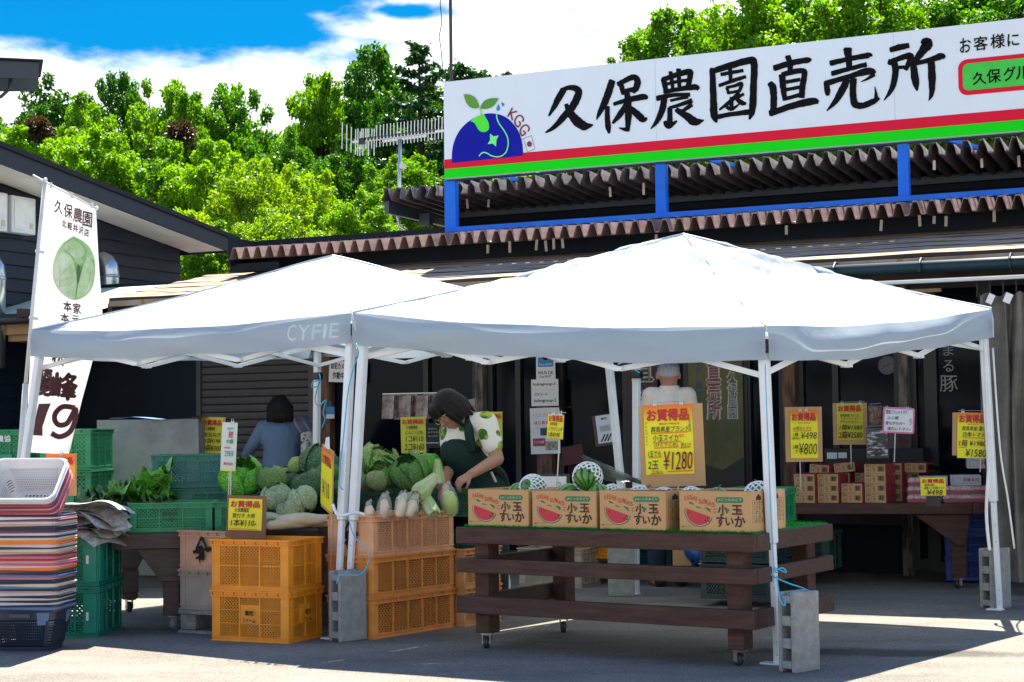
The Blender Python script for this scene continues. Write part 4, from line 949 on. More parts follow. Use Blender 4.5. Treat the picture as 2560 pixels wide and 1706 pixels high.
# long harvest crates: three high at the right of the block
def stamp(par, W, H):
    P = [(W*.5+.05*math.cos(R(a)), H*.55+.05*math.sin(R(a))) for a in (90, 210, 330)]
    mb = MB()
    for a, b in ((0, 1), (1, 2), (2, 0)): mb.bar((P[a][0], -.011, P[a][1]+.02), (P[b][0], -.011, P[b][1]+.02), .014, .003, ref=(0, 1, 0))
    r_ = random.Random(4)
    for k in range(9): mb.box((W*.5+r_.uniform(-.06, .06), -.011, H*.5+r_.uniform(-.05, .02)), (.022+r_.random()*.02, .002, .01+.02*r_.random()), ry=r_.uniform(-.5, .5))
    for k in range(5): x = W*.5+r_.uniform(-.05, .05); mb.b2((x, -.012, H*.5-.02-r_.random()*.06), (x+.004, -.010, H*.5))
    mb.build('stencil_mark', mat('stencil_black', (.012, .008, .007), .8), par)
LX = Frame(atZ(935, 1599, 0), R(-37))
for k, (lab, col) in enumerate((('lowest long orange harvest crate of the stack right of the concrete block', (.7, .26, .05)), ('middle long orange harvest crate of the stack right of the concrete block', (.68, .26, .055)), ('top pale pinkish harvest crate holding bagged radishes', (.68, .34, .17)))):
    c = crate('long', lab, LX.w(-.36, 0, .0+k*.2375), LX.rz, col, 'long harvest crates'); stamp(c, .36, .236)
# stack on a wooden block left of the orange pair
WX = Frame(atZ(450, 1523, .14), R(-30)); WX.o.z = 0
for k, (lab, col) in enumerate((('weathered grey lower harvest crate on the pallet left of the orange crates', (.3, .26, .22)), ('upper brownish harvest crate with black stencil left of the orange crates', (.5, .29, .19)))):
    c = crate('long', lab, WX.w(0, 0, .142+k*.2375), WX.rz, col, 'long harvest crates')
    if k: stamp(c, .36, .236)
pal = thing('pallet', 'short grey weathered wooden pallet under the harvest crates on the ground', 'pallet', WX.w(0, 0, 0), WX.rz)
gw = mat('pallet_wood', (.13, .13, .125), .9, col2=(.25, .24, .22), vs=9, stretch=(1, 5, 5))
for y in (0, .3, .58):
    for x in (0, .5): MB().b2((x, y, .02), (x+.12, y+.09, .11)).build('pallet_block', gw, pal, bevel=.004)
for k in range(3): MB().b2((-.01, -.005+k*.24, .112), (.62, .18+k*.24, .14)).build('deck_board', gw, pal, bevel=.003)
for k in range(2): MB().b2((-.01, -.005+k*.5, .0), (.62, .12+k*.5, .018)).build('skid_board', gw, pal)
# row of harvest crates that carries the daikon behind the orange pair
DX = Frame(atZ(672, 1372, .45), R(-36)); DX.o.z = 0
for j in range(2):
    for k in range(3): crate('long', ['lowest', 'middle', 'top'][k] + [' harvest crate directly behind the orange pair under the white radishes', ' harvest crate behind the two tent legs under the white radishes'][j], DX.w(-.2+j*.4, 0-.02*j, .0+k*.204), DX.rz, (.42, .24, .16), 'long harvest crates').scale = (1, 1, .86)
for j, k, lab in ((0, 0, 'lower'), (0, 1, 'upper')):
    crate('long', lab + ' harvest crate half hidden between the radish stack and the watermelon table', LX.w(-.3, .76, k*.2375), LX.rz, (.6, .28, .1), 'long harvest crates').scale = (1, .5, 1)
# green crates
GX = Frame(atZ(225, 1594, 0), R(-2))
for k, lab in enumerate(('lower teal crate on the ground right of the basket stack', 'upper teal crate under the newspapers right of the basket stack')):
    c = crate('green', lab, GX.w(-.33, 0, k*.305), GX.rz, TEAL, 'green crates'); MB().b2((.375, .01, .025), (.388, .09, .26)).b2((.29, -.012, .025), (.37, -.002, .26)).build('corner_post', GREEN, c).color = (*TEAL, 1)
    MB().b2((.31, -.0145, .1+.03*k), (.325, -.0125, .15+.03*k)).build('label_scrap', mat('paper_scrap', (.6, .6, .58), .7), c)
for j, (px, n) in enumerate(((118, 4), (240, 4))):
    p = atZ(px, 1500, 0); p = atY(px, 1500, 12.2); F_ = Frame((p.x, 12.2, 0), R(-4))
    for k in range(n):
        c = crate('green', ordinal(n-k).replace('first', 'topmost') + [' from the top of the green crate stack behind the banner pole', ' from the top of the green crate stack right of the banner'][j], F_.w(-.52 if j == 0 else -.42, 0, k*.305+.03), F_.rz, (.006, .2, .08), 'green crates')
        MB().b2((.12, -.014, .06), (.26, -.012, .12)).build('plate', mat('crate_plate_green', (.01, .25, .12), .5), c)
        if k == n-1: MB().text('2' if j else '農協', .15, .21, .04 if j else .1, .05, -.014, .03).build('stamped_lettering', mat('stamp_white', (.6, .62, .6), .6), c)
p = atZ(473, 1333, .6); 
crate('low', 'bright green crate with white stencil on the left table front', LT.px(322, 1331, .6)[:2] and LT.w(LT.px(322, 1333, .6).x, .04, .6), LT.rz, GRN, 'green crates')
c = crate('low', 'green crate behind the daikon bargain tag on the left table', LT.w(LT.px(322, 1333, .6).x+.515, .05, .6), LT.rz, GRN, 'green crates')
crate('low', 'dark green crate at the left table corner beside the newspapers', LT.w(-.17, .3, .6), LT.rz, DKG, 'green crates')
g1 = [o for o in C.objects if o.get('label', '').startswith('bright green crate with white')][0]
MB().text('嬬恋村', .2, .1, .09, .025, -.014, .03).text('ヤマダイ', .2, .065, .09, .025, -.014, .03).build('stamped_lettering', mat('stamp_dark_green', (.004, .05, .02), .6), g1)
crate('flat', 'flat green tray under the teal crate on the left table', LT.w(.18, .62, .6), LT.rz, TEAL, 'green crates'); crate('flat', 'second flat green tray on the left table', LT.w(.18, .62, .725), LT.rz, TEAL, 'green crates')
crate('low', 'teal crate on flat trays before the grey panel', LT.w(.18, .62, .85), LT.rz, (.004, .17, .13), 'green crates').scale = (1, 1, 1.2)
crate('green', 'green crate lying under the left table', LT.w(.25, .9, 0.01), LT.rz, DKG, 'green crates')
# low green crate that holds the cabbages
KX = Frame(atY(822, 1283, 10.75), R(-12)); KX.o.z = 0
for j, x in enumerate((0, .52)):
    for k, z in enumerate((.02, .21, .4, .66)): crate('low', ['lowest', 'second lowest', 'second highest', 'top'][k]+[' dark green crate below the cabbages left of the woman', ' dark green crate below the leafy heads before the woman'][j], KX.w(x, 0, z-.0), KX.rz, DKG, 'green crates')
for j in range(2):
    p = atY(572+j*150, 1262, 10.9)
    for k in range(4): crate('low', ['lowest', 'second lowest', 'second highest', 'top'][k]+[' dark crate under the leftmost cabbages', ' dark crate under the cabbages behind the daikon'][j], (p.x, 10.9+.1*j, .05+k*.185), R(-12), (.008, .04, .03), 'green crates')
# crates seen between the table rails and beyond
crate('orange', 'orange crate standing far back under the shop front seen through the table rails', (atY(1400, 1400, 13.2).x, 13.2, .2), R(-25), ORG, 'bright orange crates')
crate('orange', 'grey beige mesh crate seen through the lower table rails', (atY(1298, 1470, 13).x, 13, .0), R(-25), (.4, .35, .25), 'bright orange crates')
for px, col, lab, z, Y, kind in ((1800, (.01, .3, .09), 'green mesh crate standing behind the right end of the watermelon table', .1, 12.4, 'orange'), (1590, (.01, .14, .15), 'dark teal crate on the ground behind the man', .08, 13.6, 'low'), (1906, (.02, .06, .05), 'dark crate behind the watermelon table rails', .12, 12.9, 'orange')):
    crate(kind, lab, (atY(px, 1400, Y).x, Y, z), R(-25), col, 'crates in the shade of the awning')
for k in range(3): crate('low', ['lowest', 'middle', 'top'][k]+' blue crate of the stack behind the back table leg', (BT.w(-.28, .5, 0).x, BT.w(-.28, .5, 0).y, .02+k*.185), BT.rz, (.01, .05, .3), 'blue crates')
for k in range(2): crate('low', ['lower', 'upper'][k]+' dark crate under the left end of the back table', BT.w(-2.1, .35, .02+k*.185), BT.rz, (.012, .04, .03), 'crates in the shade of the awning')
for x, lab, col in ((1840, 'pale blue crate behind the watermelon boxes', (.03, .22, .4)), (1925, 'green crate rim behind the last watermelon box', (.01, .3, .1))):
    p = atY(x, 1225, 11.4); 
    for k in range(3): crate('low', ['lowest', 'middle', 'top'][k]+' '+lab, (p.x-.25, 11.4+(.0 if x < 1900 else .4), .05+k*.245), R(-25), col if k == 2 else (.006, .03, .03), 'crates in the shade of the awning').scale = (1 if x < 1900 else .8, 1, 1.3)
# ------------------------------------------------------------------ artificial turf on the table
turf_m = leaf_mat('turf_blade', (.004, .2, .02), (.01, .4, .05), .3)
tm = thing('turf_mat', 'bright green artificial turf mat laid on the watermelon table', 'mat', TF.w(0, 0, TH), TF.rz)
MB().b2((-1.72, .03, -.002), (-.02, TW-.02, .006)).build('backing', mat('turf_backing', (.006, .16, .03), .8), tm)
r = np.random.RandomState(3); n_ = 16000; P = np.stack([-1.72+1.7*r.rand(n_), .028+(TW-.05)*r.rand(n_), np.full(n_, .004)], 1)
e_ = r.rand(3000); P = np.concatenate([P, np.stack([-1.76+1.76*e_, np.full(3000, .02)+.015*r.rand(3000), np.full(3000, .002)], 1)])
nl = len(P); d = r.normal(size=(nl, 3))*.35; d[:, 2] = 1; sd = r.normal(size=(nl, 3)); sd[:, 2] = 0; sd /= np.linalg.norm(sd, axis=1)[:, None]; hh = (.008+.012*r.rand(nl))[:, None]
V = np.stack([P-sd*.0016, P+sd*.0016, P+d*hh], 1).reshape(-1, 3)
me = bpy.data.meshes.new('blades'); me.from_pydata(V.tolist(), [], [(3*i, 3*i+1, 3*i+2) for i in range(nl)]); me.materials.append(turf_m)
o = bpy.data.objects.new('grass_blades', me); C.objects.link(o); o.parent = tm; o['kind'] = 'stuff'

# ------------------------------------------------------------------ printed watermelon boxes
card = mat('cardboard', (.5, .29, .12), .75, var=.08, vs=5, bump=.06, bs=90); card_in = mat('cardboard_inside', (.34, .2, .09), .8)
pr_red = mat('print_red', (.55, .03, .025), .6); pr_blk = mat('print_black', (.025, .012, .008), .6); pr_grn = mat('print_green', (.005, .17, .07), .6); pr_lgrn = mat('print_dark_olive', (.03, .07, .03), .6); pr_mel = mat('print_melon', (.5, .025, .04), .6, var=.06); pr_wh = mat('print_pale', (.62, .5, .3), .6)
BW, BDp, BH = .395, .43, .2
def melon_box():
    t = thing('watermelon_box', 'x', 'box', (0, 0, 0), 0, 'watermelon boxes'); w = .006
    mb = MB().b2((0, 0, 0), (BW, w, BH)).b2((0, BDp-w, 0), (BW, BDp, BH)).b2((0, w, 0), (w, BDp-w, BH)).b2((BW-w, w, 0), (BW, BDp-w, BH)).b2((w, w, .002), (BW-w, BDp-w, .006))
    mb.build('carton', card, t, bevel=.0015)
    MB().box((BW*.5, .035, BH-.004), (BW-.014, .06, .004), rx=R(-7)).build('flap', card_in, t); MB().box((BW*.5, BDp-.04, BH-.004), (BW-.014, .06, .004), rx=R(6)).build('flap', card_in, t)
    X = lambda x: (x-470)/360*BW
    Z = lambda z: (1-(z-488)/224)*BH
    def poly(pts, y, name, m): return MB().prism([(X(a), Z(b)) for a, b in pts], y, y+.0008).build(name, m, t)
    mb = MB()                                            # arched red lettering
    for ch, x, z, a in (('O', 503, 528, 14), ('I', 517, 524, 4), ('S', 530, 523, 0), ('H', 546, 527, -14), ('I', 559, 533, -12), ('S', 577, 545, 6), ('U', 592, 546, -4), ('I', 604, 543, 6), ('K', 614, 549, 0), ('A', 627, 556, -14), ('!', 638, 560, -24), ('!', 645, 563, -24)):
        q = Matrix.Translation((X(x), 0, Z(z))) @ Matrix.Rotation(R(-a), 4, 'Y'); w_ = .0045 if ch in 'I!' else .013
        mb.text(ch, -w_/2, -.0115, w_, .023, -.0022, .012, M4=q)
    mb.build('red_lettering', pr_red, t)
    plate = [(X(x), z) for x, z in ()]
    MB().prism(rrect(X(657), Z(551), X(797), Z(520), .013), -.0012, 0).build('green_plate', pr_grn, t)
    MB().text('JAにったみどり', X(666), Z(545), X(788)-X(666), Z(526)-Z(545), -.002, .01).build('plate_lettering', pr_wh, t)
    MB().text('小', X(668), Z(622), .056, Z(560)-Z(622), -.002, .05).text('玉', X(738), Z(616), .06, Z(562)-Z(616), -.002, .05).text('す', X(660), Z(684), .047, .055, -.002, .05).text('い', X(706), Z(677), .045, .04, -.002, .05).text('か', X(752), Z(684), .06, .057, -.002, .05).build('black_lettering', pr_blk, t)
    arc = lambda r1, r2, a0, a1, cx, cz, n=14: [(cx+r1*math.cos(R(a0+(a1-a0)*k/n)), cz+r2*math.sin(R(a0+(a1-a0)*k/n))) for k in range(n+1)]
    c0 = (X(570), Z(608)); th = R(-17)
    def slice_(k, y, name, m):
        pts = arc(.0815*k, .069*k, 180, 360, 0, 0); MB().prism([(c0[0]+p*math.cos(th)-q*math.sin(th), c0[1]+p*math.sin(th)+q*math.cos(th)) for p, q in pts], y, y+.0007).build(name, m, t)
    slice_(1.0, -.0008, 'slice_rind', pr_grn); slice_(.92, -.0016, 'slice_pith', pr_wh); slice_(.885, -.0024, 'slice_flesh', pr_mel)
    mb = MB()
    for x, z in ((523, 607), (605, 650), (617, 636), (622, 652)): mb.prism(arc(.0035, .005, 0, 330, X(x), Z(z), 8), -.0032, -.0026)
    mb.build('slice_seeds', pr_blk, t)
    mb = MB()
    for x0, z0, x1, z1, b in ((520, 549, 545, 562, 8), (523, 556, 545, 563, 4), (557, 577, 580, 583, 12), (604, 580, 632, 592, 8), (606, 578, 630, 604, 4)):
        P_ = spline([(X(x0), Z(z0)), ((X(x0)+X(x1))/2, (Z(z0)+Z(z1))/2+b*.0011*BH), (X(x1), Z(z1))], 5); mb.tube([(a, -.001, b_) for a, b_ in P_], [.001]+[.0027]*(len(P_)-2)+[.001], 6)
    mb.build('leaf_marks', pr_grn, t)
    mb = MB()
    for x0, z0, x1, z1 in ((644, 575, 656, 566), (648, 588, 660, 586), (646, 600, 656, 607)): mb.bar((X(x0), -.001, Z(z0)), (X(x1), -.001, Z(z1)), .004, .001, ref=(0, 1, 0))
    mb.prism(arc(.0075, .0075, 0, 340, X(784), Z(601), 12), -.0026, -.0005).build('red_marks', pr_red, t)
    MB().prism(arc(.0085, .0085, 0, 340, X(718), Z(592), 12), -.0026, -.0005).build('green_dot', pr_grn, t)
    MB().text('JAにったみどり', X(496), Z(689), .058, .007, -.0015).prism([(X(480), Z(690)), (X(494), Z(690)), (X(487), Z(681))], -.0015, -.0008).build('maker_lettering', pr_lgrn, t)
    # printed table and hand hole on the right side
    mb = MB(); q = Matrix.Translation((BW, 0, 0)) @ Matrix.Rotation(R(90), 4, 'Z')
    for k in range(6): mb.b2((.03, -.001, .045+k*.022), (.4, -.0003, .0462+k*.022))
    for k in range(10): mb.b2((.03+k*.0411, -.001, .045), (.0312+k*.0411, -.0003, .155))
    for k in range(5): mb.text(['3S 2S S M L', '1 2 3 4 5 6', 'A B C D', '10 11 12', '100 200'][k], .05, .051+k*.022, .3, .009, -.001)
    mb.xform(q).build('size_table', pr_lgrn, t)
    mb = MB()
    for y in (.1, .31): mb.prism([(y-.03, .155), (y+.03, .155), (y+.028, .17), (y, .185), (y-.028, .17)], -.0015, -.0005)
    mb.xform(q).build('hand_hole', mat('hole_dark', (.03, .018, .01), .9), t)
    MB().b2((.345, -.0008, .165), (.385, -.0002, .2)).b2((.345, -.0008, 0), (.385, -.0002, .045)).xform(q).build('tape', mat('clear_tape', (.6, .4, .2), .25), t)
    return t
mbox = melon_box(); bl = ['leftmost of the four cardboard watermelon boxes on the turf', 'second watermelon box from the left below the melon in foam net', 'third watermelon box from the left below the big bargain sign', 'rightmost watermelon box with its size table side showing']
bpos = []
for i, (x0, z0) in enumerate(((1207, 1308), (1362, 1315), (1526, 1320), (1700, 1322))):
    l = TF.px(x0, z0, TH+.008); x = [-1.735, -1.315, -.895, -.425][i]; bpos.append(x)
    w = TF.w(x, .03, TH+.008)
    if i == 0: mbox.location = w; mbox.rotation_euler = (0, 0, TF.rz); mbox['label'] = bl[0]
    else: dup(mbox, w, TF.rz+R([0, 1.2, -1.0, 0][i]), bl[i], scale=(1, 1, [1, .985, 1.01, 1.02][i])); bxc = [c for c in C.objects if c.get('label') == bl[i]][0]; fl_ = [c for c in bxc.children if c.name.startswith('flap')][0]; fl_.location.z = [0, .004, .002, .003][i]; fl_.rotation_euler = (R([0, 1.5, .8, -.6][i]), R([0, .8, -.6, .4][i]), 0)
# watermelons and their foam nets
mel_m = mat('watermelon_skin', (.06, .2, .02), .3, var=0)
def mel_stripes():
    nt = mel_m.node_tree; N = nt.nodes; L = nt.links; b = N['Principled BSDF']; tc = N.new('ShaderNodeTexCoord'); sp = N.new('ShaderNodeSeparateXYZ'); L.new(tc.outputs['Object'], sp.inputs[0])
    at = N.new('ShaderNodeMath'); at.operation = 'ARCTAN2'; L.new(sp.outputs[0], at.inputs[0]); L.new(sp.outputs[1], at.inputs[1])
    n = N.new('ShaderNodeTexNoise'); n.inputs['Scale'].default_value = 22; L.new(tc.outputs['Object'], n.inputs[0])
    m1 = N.new('ShaderNodeMath'); m1.operation = 'MULTIPLY_ADD'; L.new(n.outputs[0], m1.inputs[0]); m1.inputs[1].default_value = .5; L.new(at.outputs[0], m1.inputs[2])
    m2 = N.new('ShaderNodeMath'); m2.operation = 'MULTIPLY'; L.new(m1.outputs[0], m2.inputs[0]); m2.inputs[1].default_value = 11
    s_ = N.new('ShaderNodeMath'); s_.operation = 'SINE'; L.new(m2.outputs[0], s_.inputs[0])
    cr = N.new('ShaderNodeValToRGB'); e = cr.color_ramp.elements; e[0].position = .35; e[1].position = .6; e[0].color = (.1, .3, .035, 1); e[1].color = (.012, .05, .01, 1)
    L.new(s_.outputs[0], cr.inputs[0]); L.new(cr.outputs[0], b.inputs['Base Color'])
mel_stripes()
foam_m = mat('white_foam_net', (.8, .81, .8), .6)
def foam_net(r, n=15, rows=7, a0=25, a1=128):
    mb = MB()
    for j in range(rows):
        for k in range(n):
            for s_ in (1, -1):
                P = []
                for q in range(4):
                    f = (j+q/3)/rows; th = R(a0+(a1-a0)*f); ph = 2*math.pi*(k+(j*.5)+s_*.5*q/3)/n
                    P.append((r*math.sin(th)*math.cos(ph), r*math.sin(th)*math.sin(ph), r*math.cos(th)))
                mb.tube(P, .005, 5, cap=False)
    return mb
net_me = foam_net(.09).build('foam_net', foam_m, None, smooth=True); net_data = net_me.data; bpy.data.objects.remove(net_me)
def melon(px, py, r, label, net=0, Y=None, tilt=0):
    c = atY(px, py, Y); t = thing('watermelon', label, 'watermelon', c, rng.random()*6, 'small watermelons in the boxes', rx=R(tilt), ry=R(tilt*.5))
    MB().ball((0, 0, 0), (r*.98, r*.98, r), 28, 18).build('rind', mel_m, t, smooth=True)
    MB().tube([(0, 0, r*.97), (.004, 0, r+.012), (.012, .004, r+.02)], [.005, .004, .003], 6).build('stalk', mat('stalk_green', (.1, .16, .03), .7), t)
    if net:
        o = bpy.data.objects.new('foam_net', net_data); C.objects.link(o); o.parent = t; k = r/.09*1.04; o.scale = (k, k, k); o.rotation_euler = (R(net), 0, 0)
melon(1333, 1222, .076, 'foam netted watermelon at the left end of the boxes', 8, 9.4, 60); melon(1297, 1238, .07, 'watermelon partly hidden behind the leftmost netted one', 0, 9.45, 30)
melon(1422, 1240, .07, 'bare dark striped watermelon left of the tall netted one', 0, 9.25, 70); melon(1469, 1193, .078, 'watermelon standing highest in a white foam net', 35, 9.2, 40)
melon(1499, 1243, .072, 'bright striped watermelon in the second box right of the tall netted one', 0, 9.1, 5); melon(1530, 1240, .06, 'netted watermelon half hidden at the right end of the second box', 15, 9.1, 20)
melon(1602, 1248, .07, 'netted watermelon left below the big bargain sign', 10, 8.95, 30); melon(1660, 1253, .07, 'netted watermelon low behind the bottom edge of the big sign', 10, 8.95, 40); melon(1728, 1250, .066, 'netted watermelon right below the big sign', 20, 8.8, 50)
melon(1897, 1242, .075, 'netted watermelon in the rightmost box beside the tent leg', 10, 8.65, 20); melon(1795, 1252, .07, 'watermelon deep in the rightmost box', 0, 8.7, 20)

# ------------------------------------------------------------------ tomato cartons on the back table
tan_c = mat('carton_tan', (.5, .31, .14), .75, var=.08, vs=6); red_c = mat('carton_red', (.27, .022, .028), .65, var=.12, vs=5)
CW, CD, CHh = .158, .24, .069
def tomato_carton():
    t = thing('tomato_carton', 'x', 'carton', (0, 0, 0), 0, 'tomato cartons')
    MB().b2((0, 0, 0), (CW, .004, CHh)).build('front', tan_c, t); mb = MB().b2((0, .004, 0), (.004, CD, CHh-.001)).b2((CW-.004, .004, 0), (CW, CD, CHh-.001)).b2((.004, CD-.004, 0), (CW-.004, CD, CHh-.001)).b2((.004, .004, .001), (CW-.004, CD-.004, .005))
    mb.build('body', red_c, t)
    MB().box((CW/2, .02, CHh+.004), (CW-.01, .04, .003), rx=R(14)).box((.02, CD/2, CHh+.003), (.035, CD-.1, .003), ry=R(-9)).box((CW-.02, CD/2, CHh+.003), (.035, CD-.1, .003), ry=R(9)).box((CW/2, CD-.03, CHh-.003), (CW-.01, .055, .003)).build('flap', red_c, t)
    ink_ = pr_blk; mb = MB(); Y_ = -.001
    for x0, x1, z0, z1 in ((.012, .046, .008, .062), (.098, .15, .014, .058)):
        mb.b2((x0, Y_, z0), (x1, 0, z0+.001)).b2((x0, Y_, z1), (x1, 0, z1+.001)).b2((x0, Y_, z0), (x0+.001, 0, z1)).b2((x1, Y_, z0), (x1+.001, 0, z1))
    mb.b2((.012, Y_, .048), (.046, 0, .049)); mb.text('等級', .015, .051, .026, .009, -.0012, .02).text('48', .021, .018, .016, .014, -.0012)
    mb.build('label_lines', ink_, t)
    mb = MB(); r_ = random.Random(2); x = .104
    while x < .145: w = r_.choice((.001, .0018, .0028)); mb.b2((x, Y_, .018), (x+w, 0, .054)); x += w+r_.choice((.001, .0016))
    mb.build('barcode', ink_, t)
    MB().text('トマト', .058, .05, .03, .012, -.0012, .03).box((.07, -.0008, .044), (.014, .001, .008), ry=.4).build('red_print', pr_red, t)
    MB().b2((.0705, Y_, .012), (.0735, 0, .042)).box((.066, -.0008, .03), (.016, .001, .004), ry=.6).box((.078, -.0008, .026), (.014, .001, .004), ry=-.7).b2((.062, Y_, .009), (.083, 0, .012)).build('plant_print', pr_grn, t)
    mb = MB()
    for y in (.08, .17): mb.prism([(y-.009, .04), (y+.009, .04), (y, .055)], CW-.0005, CW+.001, 'yz')
    mb.build('side_hole', mat('hole_dark', (.03, .018, .01), .9), t)
    return t
tc0 = tomato_carton(); first = [True]
def carton(px, py, z, y, label, rz=0, rx=0, ry=0):
    y += .06; rz -= R(17)
    # px,py: front lower left corner, y: distance behind the table's front edge
    l = BT.px(px, py, z) if False else None
    d = ray(px, py); k = ((BT.w(0, y, 0)-EYE).dot(BT.v))/d.dot(BT.v); p = EYE+d*k; p.z = z
    if first[0]: first[0] = False; tc0.location = p; tc0.rotation_euler = (rx, ry, BT.rz+rz); tc0['label'] = label; return
    dup(tc0, p, BT.rz+rz, label, rx=rx, ry=ry)
zX = lambda x: 1960+x/4.525
z0_ = .629
for i in range(3): carton(zX(120), 1258, z0_+i*.0715, .02, ['bottom', 'middle', 'top'][i]+' tomato carton of the leftmost stack on the back table', rz=R([0, .6, -.8][i]))
for i in range(3): carton(zX(384), 1258, z0_+i*.0715, .02, ['bottom', 'middle', 'top'][i]+' tomato carton of the second stack from the left', rz=R([.4, -.5, .8][i]))
for i in range(2): carton(zX(652), 1258, z0_+i*.0715, .02, ['bottom', 'top'][i]+' tomato carton of the low stack of two', rz=R([0, .6][i]))
for i in range(4): carton(zX(918), 1258, z0_+i*.0715, .02, ['bottom', 'second lowest', 'second highest', 'top'][i]+' tomato carton of the neat stack of four', rz=R([.3, -.4, .5, 0][i]))
for i in range(4): carton(zX(1105), 1258, z0_+i*.0715, .29, ['bottom', 'second lowest', 'second highest', 'top'][i]+' red sided carton in the stack behind the neat stack of four', rz=R([.3, -.4, .5, 0][i]))
for i in range(3): carton(zX(1300), 1258, z0_+i*.0715, .4, ['bottom', 'middle', 'top'][i]+' carton of the stack between the stack of four and the white boxes')
carton(zX(1368), 1182, z0_+.2145, .3, 'single tan carton resting high left of the black folded bags')
carton(zX(288), 1184, z0_+.214, .28, 'tilted carton lying behind the leftmost stack', R(-6), ry=R(5)); carton(zX(572), 1186, z0_+.214, .26, 'tilted carton lying behind the second stack', R(6), ry=R(-5))
for i in range(3): carton(zX(808), 1258, z0_+i*.0715, .3, ['bottom', 'middle', 'top'][i]+' carton of the stack behind the low stack of two'); carton(zX(250), 1258, z0_+i*.0715, .3, ['bottom', 'middle', 'top'][i]+' carton buried behind the leftmost stack'); carton(zX(520), 1258, z0_+i*.0715, .28, ['bottom', 'middle', 'top'][i]+' carton buried behind the second stack')
# clear packs of pink tomatoes
clear = mat('clear_pack_plastic', (.9, .88, .9), .08, var=0, alpha=.28, spec=.8); tom_m = mat('pink_tomato', (.62, .16, .15), .3, var=.15, vs=12); tray_m = mat('dark_red_tray', (.28, .03, .06), .4)
def pack():
    t = thing('tomato_pack', 'x', 'pack', (0, 0, 0), 0, 'clear packs of pink tomatoes'); W, D, H = .2, .13, .06
    MB().prism([(.008, 0), (W-.008, 0), (W, .024), (0, .024)], .004, D-.004).build('tray', tray_m, t)
    for i in range(4):
        for j in range(2): MB().ball((.03+i*.046, .035+j*.06, .036), .021, 12, 8).build('tomato', tom_m, t, smooth=True)
    MB().prism([(-.004, .024), (W+.004, .024), (W-.012, H), (.012, H)], .0, D).build('lid', clear, t, bevel=.006)
    return t
pk = pack(); firstp = [True]
def place_pack(px, py, z, y, label):
    d = ray(px, py); k = ((BT.w(0, y, 0)-EYE).dot(BT.v))/d.dot(BT.v); p = EYE+d*k; p.z = z
    if firstp[0]: firstp[0] = False; pk.location = p; pk.rotation_euler = (0, 0, BT.rz); pk['label'] = label
    else: dup(pk, p, BT.rz+R(rng.uniform(-3, 3)), label)
rowz = ['bottom', 'middle', 'top']
for i in range(3): place_pack(zX(1388+i*10), 1256, z0_+i*.0615, .04, rowz[i]+' clear tomato pack left of the small yellow tag')
for i in range(2):
    for j, x in enumerate((1800, 2010)): place_pack(zX(x), 1256, z0_+i*.0615, .05+.01*j, rowz[i]+[' clear tomato pack right of the small yellow tag', ' clear tomato pack at the right end of the back table'][j])
# white tomato boxes, black bags
wbox = mat('white_box_board', (.66, .66, .7), .6, var=.04)
def white_box(x0, x1, yt, yb, z, y, label, body, small=''):
    d = ray(zX(x0), 1258); k = ((BT.w(0, y, 0)-EYE).dot(BT.v))/d.dot(BT.v); p = EYE+d*k; sc_ = 1/ (4.525*FPX/p.y); W = (x1-x0)*sc_*1.04; H = (yb-yt)*sc_
    p.z = z; t = thing('white_tomato_box', label, 'box', p, BT.rz, 'white tomato boxes'); MB().b2((0, 0, 0), (W, .28, H)).build('carton', wbox, t, bevel=.002)
    MB().text(body, W*.42, H*.35, W*.5, H*.38, -.0012, .02).build('red_lettering', pr_red, t)
    mb = MB()
    for a in (.08, .92): mb.b2((W*a-.0015, -.001, H*.2), (W*a+.0015, 0, H*.82))
    mb.b2((W*.08, -.001, H*.2), (W*.92, 0, H*.23)).b2((W*.08, -.001, H*.79), (W*.92, 0, H*.82))
    if small: mb.text(small, W*.12, H*.38, W*.25, H*.32, -.0012)
    mb.build('grey_print', mat('print_grey', (.2, .22, .22), .6), t)
    if x0 < 2000:
        mb = MB().prism([(.05+.035*math.cos(R(a)), H*.45+H*.38*math.sin(R(a))) for a in range(0, 360, 30)], W+.0002, W+.0015, 'yz'); mb.build('tomato_print', pr_red, t)
white_box(1522, 1835, 925, 1030, .745, .34, 'white box with red lettering behind the small yellow tag', '四季食方', 'トマト'); white_box(1890, 2210, 915, 1030, .745, .3, 'white box with framed label above the right tomato packs', '四季食方', 'トマト'); white_box(2085, 2400, 795, 905, .87, .34, 'upper white box with big red lettering beside the curtain', '四季トマト')
white_box(1890, 2210, 1030, 1120, .629, .32, 'lower white box behind the right tomato packs', '四季', 'トマト'); white_box(1522, 1835, 1030, 1120, .629, .36, 'lower white box behind the left tomato packs', '四季', 'トマト')
bg = thing('folded_bags', 'pile of folded black bags lying on the white boxes', 'bags', BT.w(-.62, .36, .862), BT.rz)
for k in range(6): MB().grid(lambda u, v, k=k: (.34*u-.02*k, .2*v, .007*k+.006*math.sin(u*9+k)+.012*u*(1-u)+.01*math.sin(v*5+k*2)), 14, 6).build('folded_bag', mat('black_film', (.012, .012, .014), .15, spec=.7), bg, smooth=True)

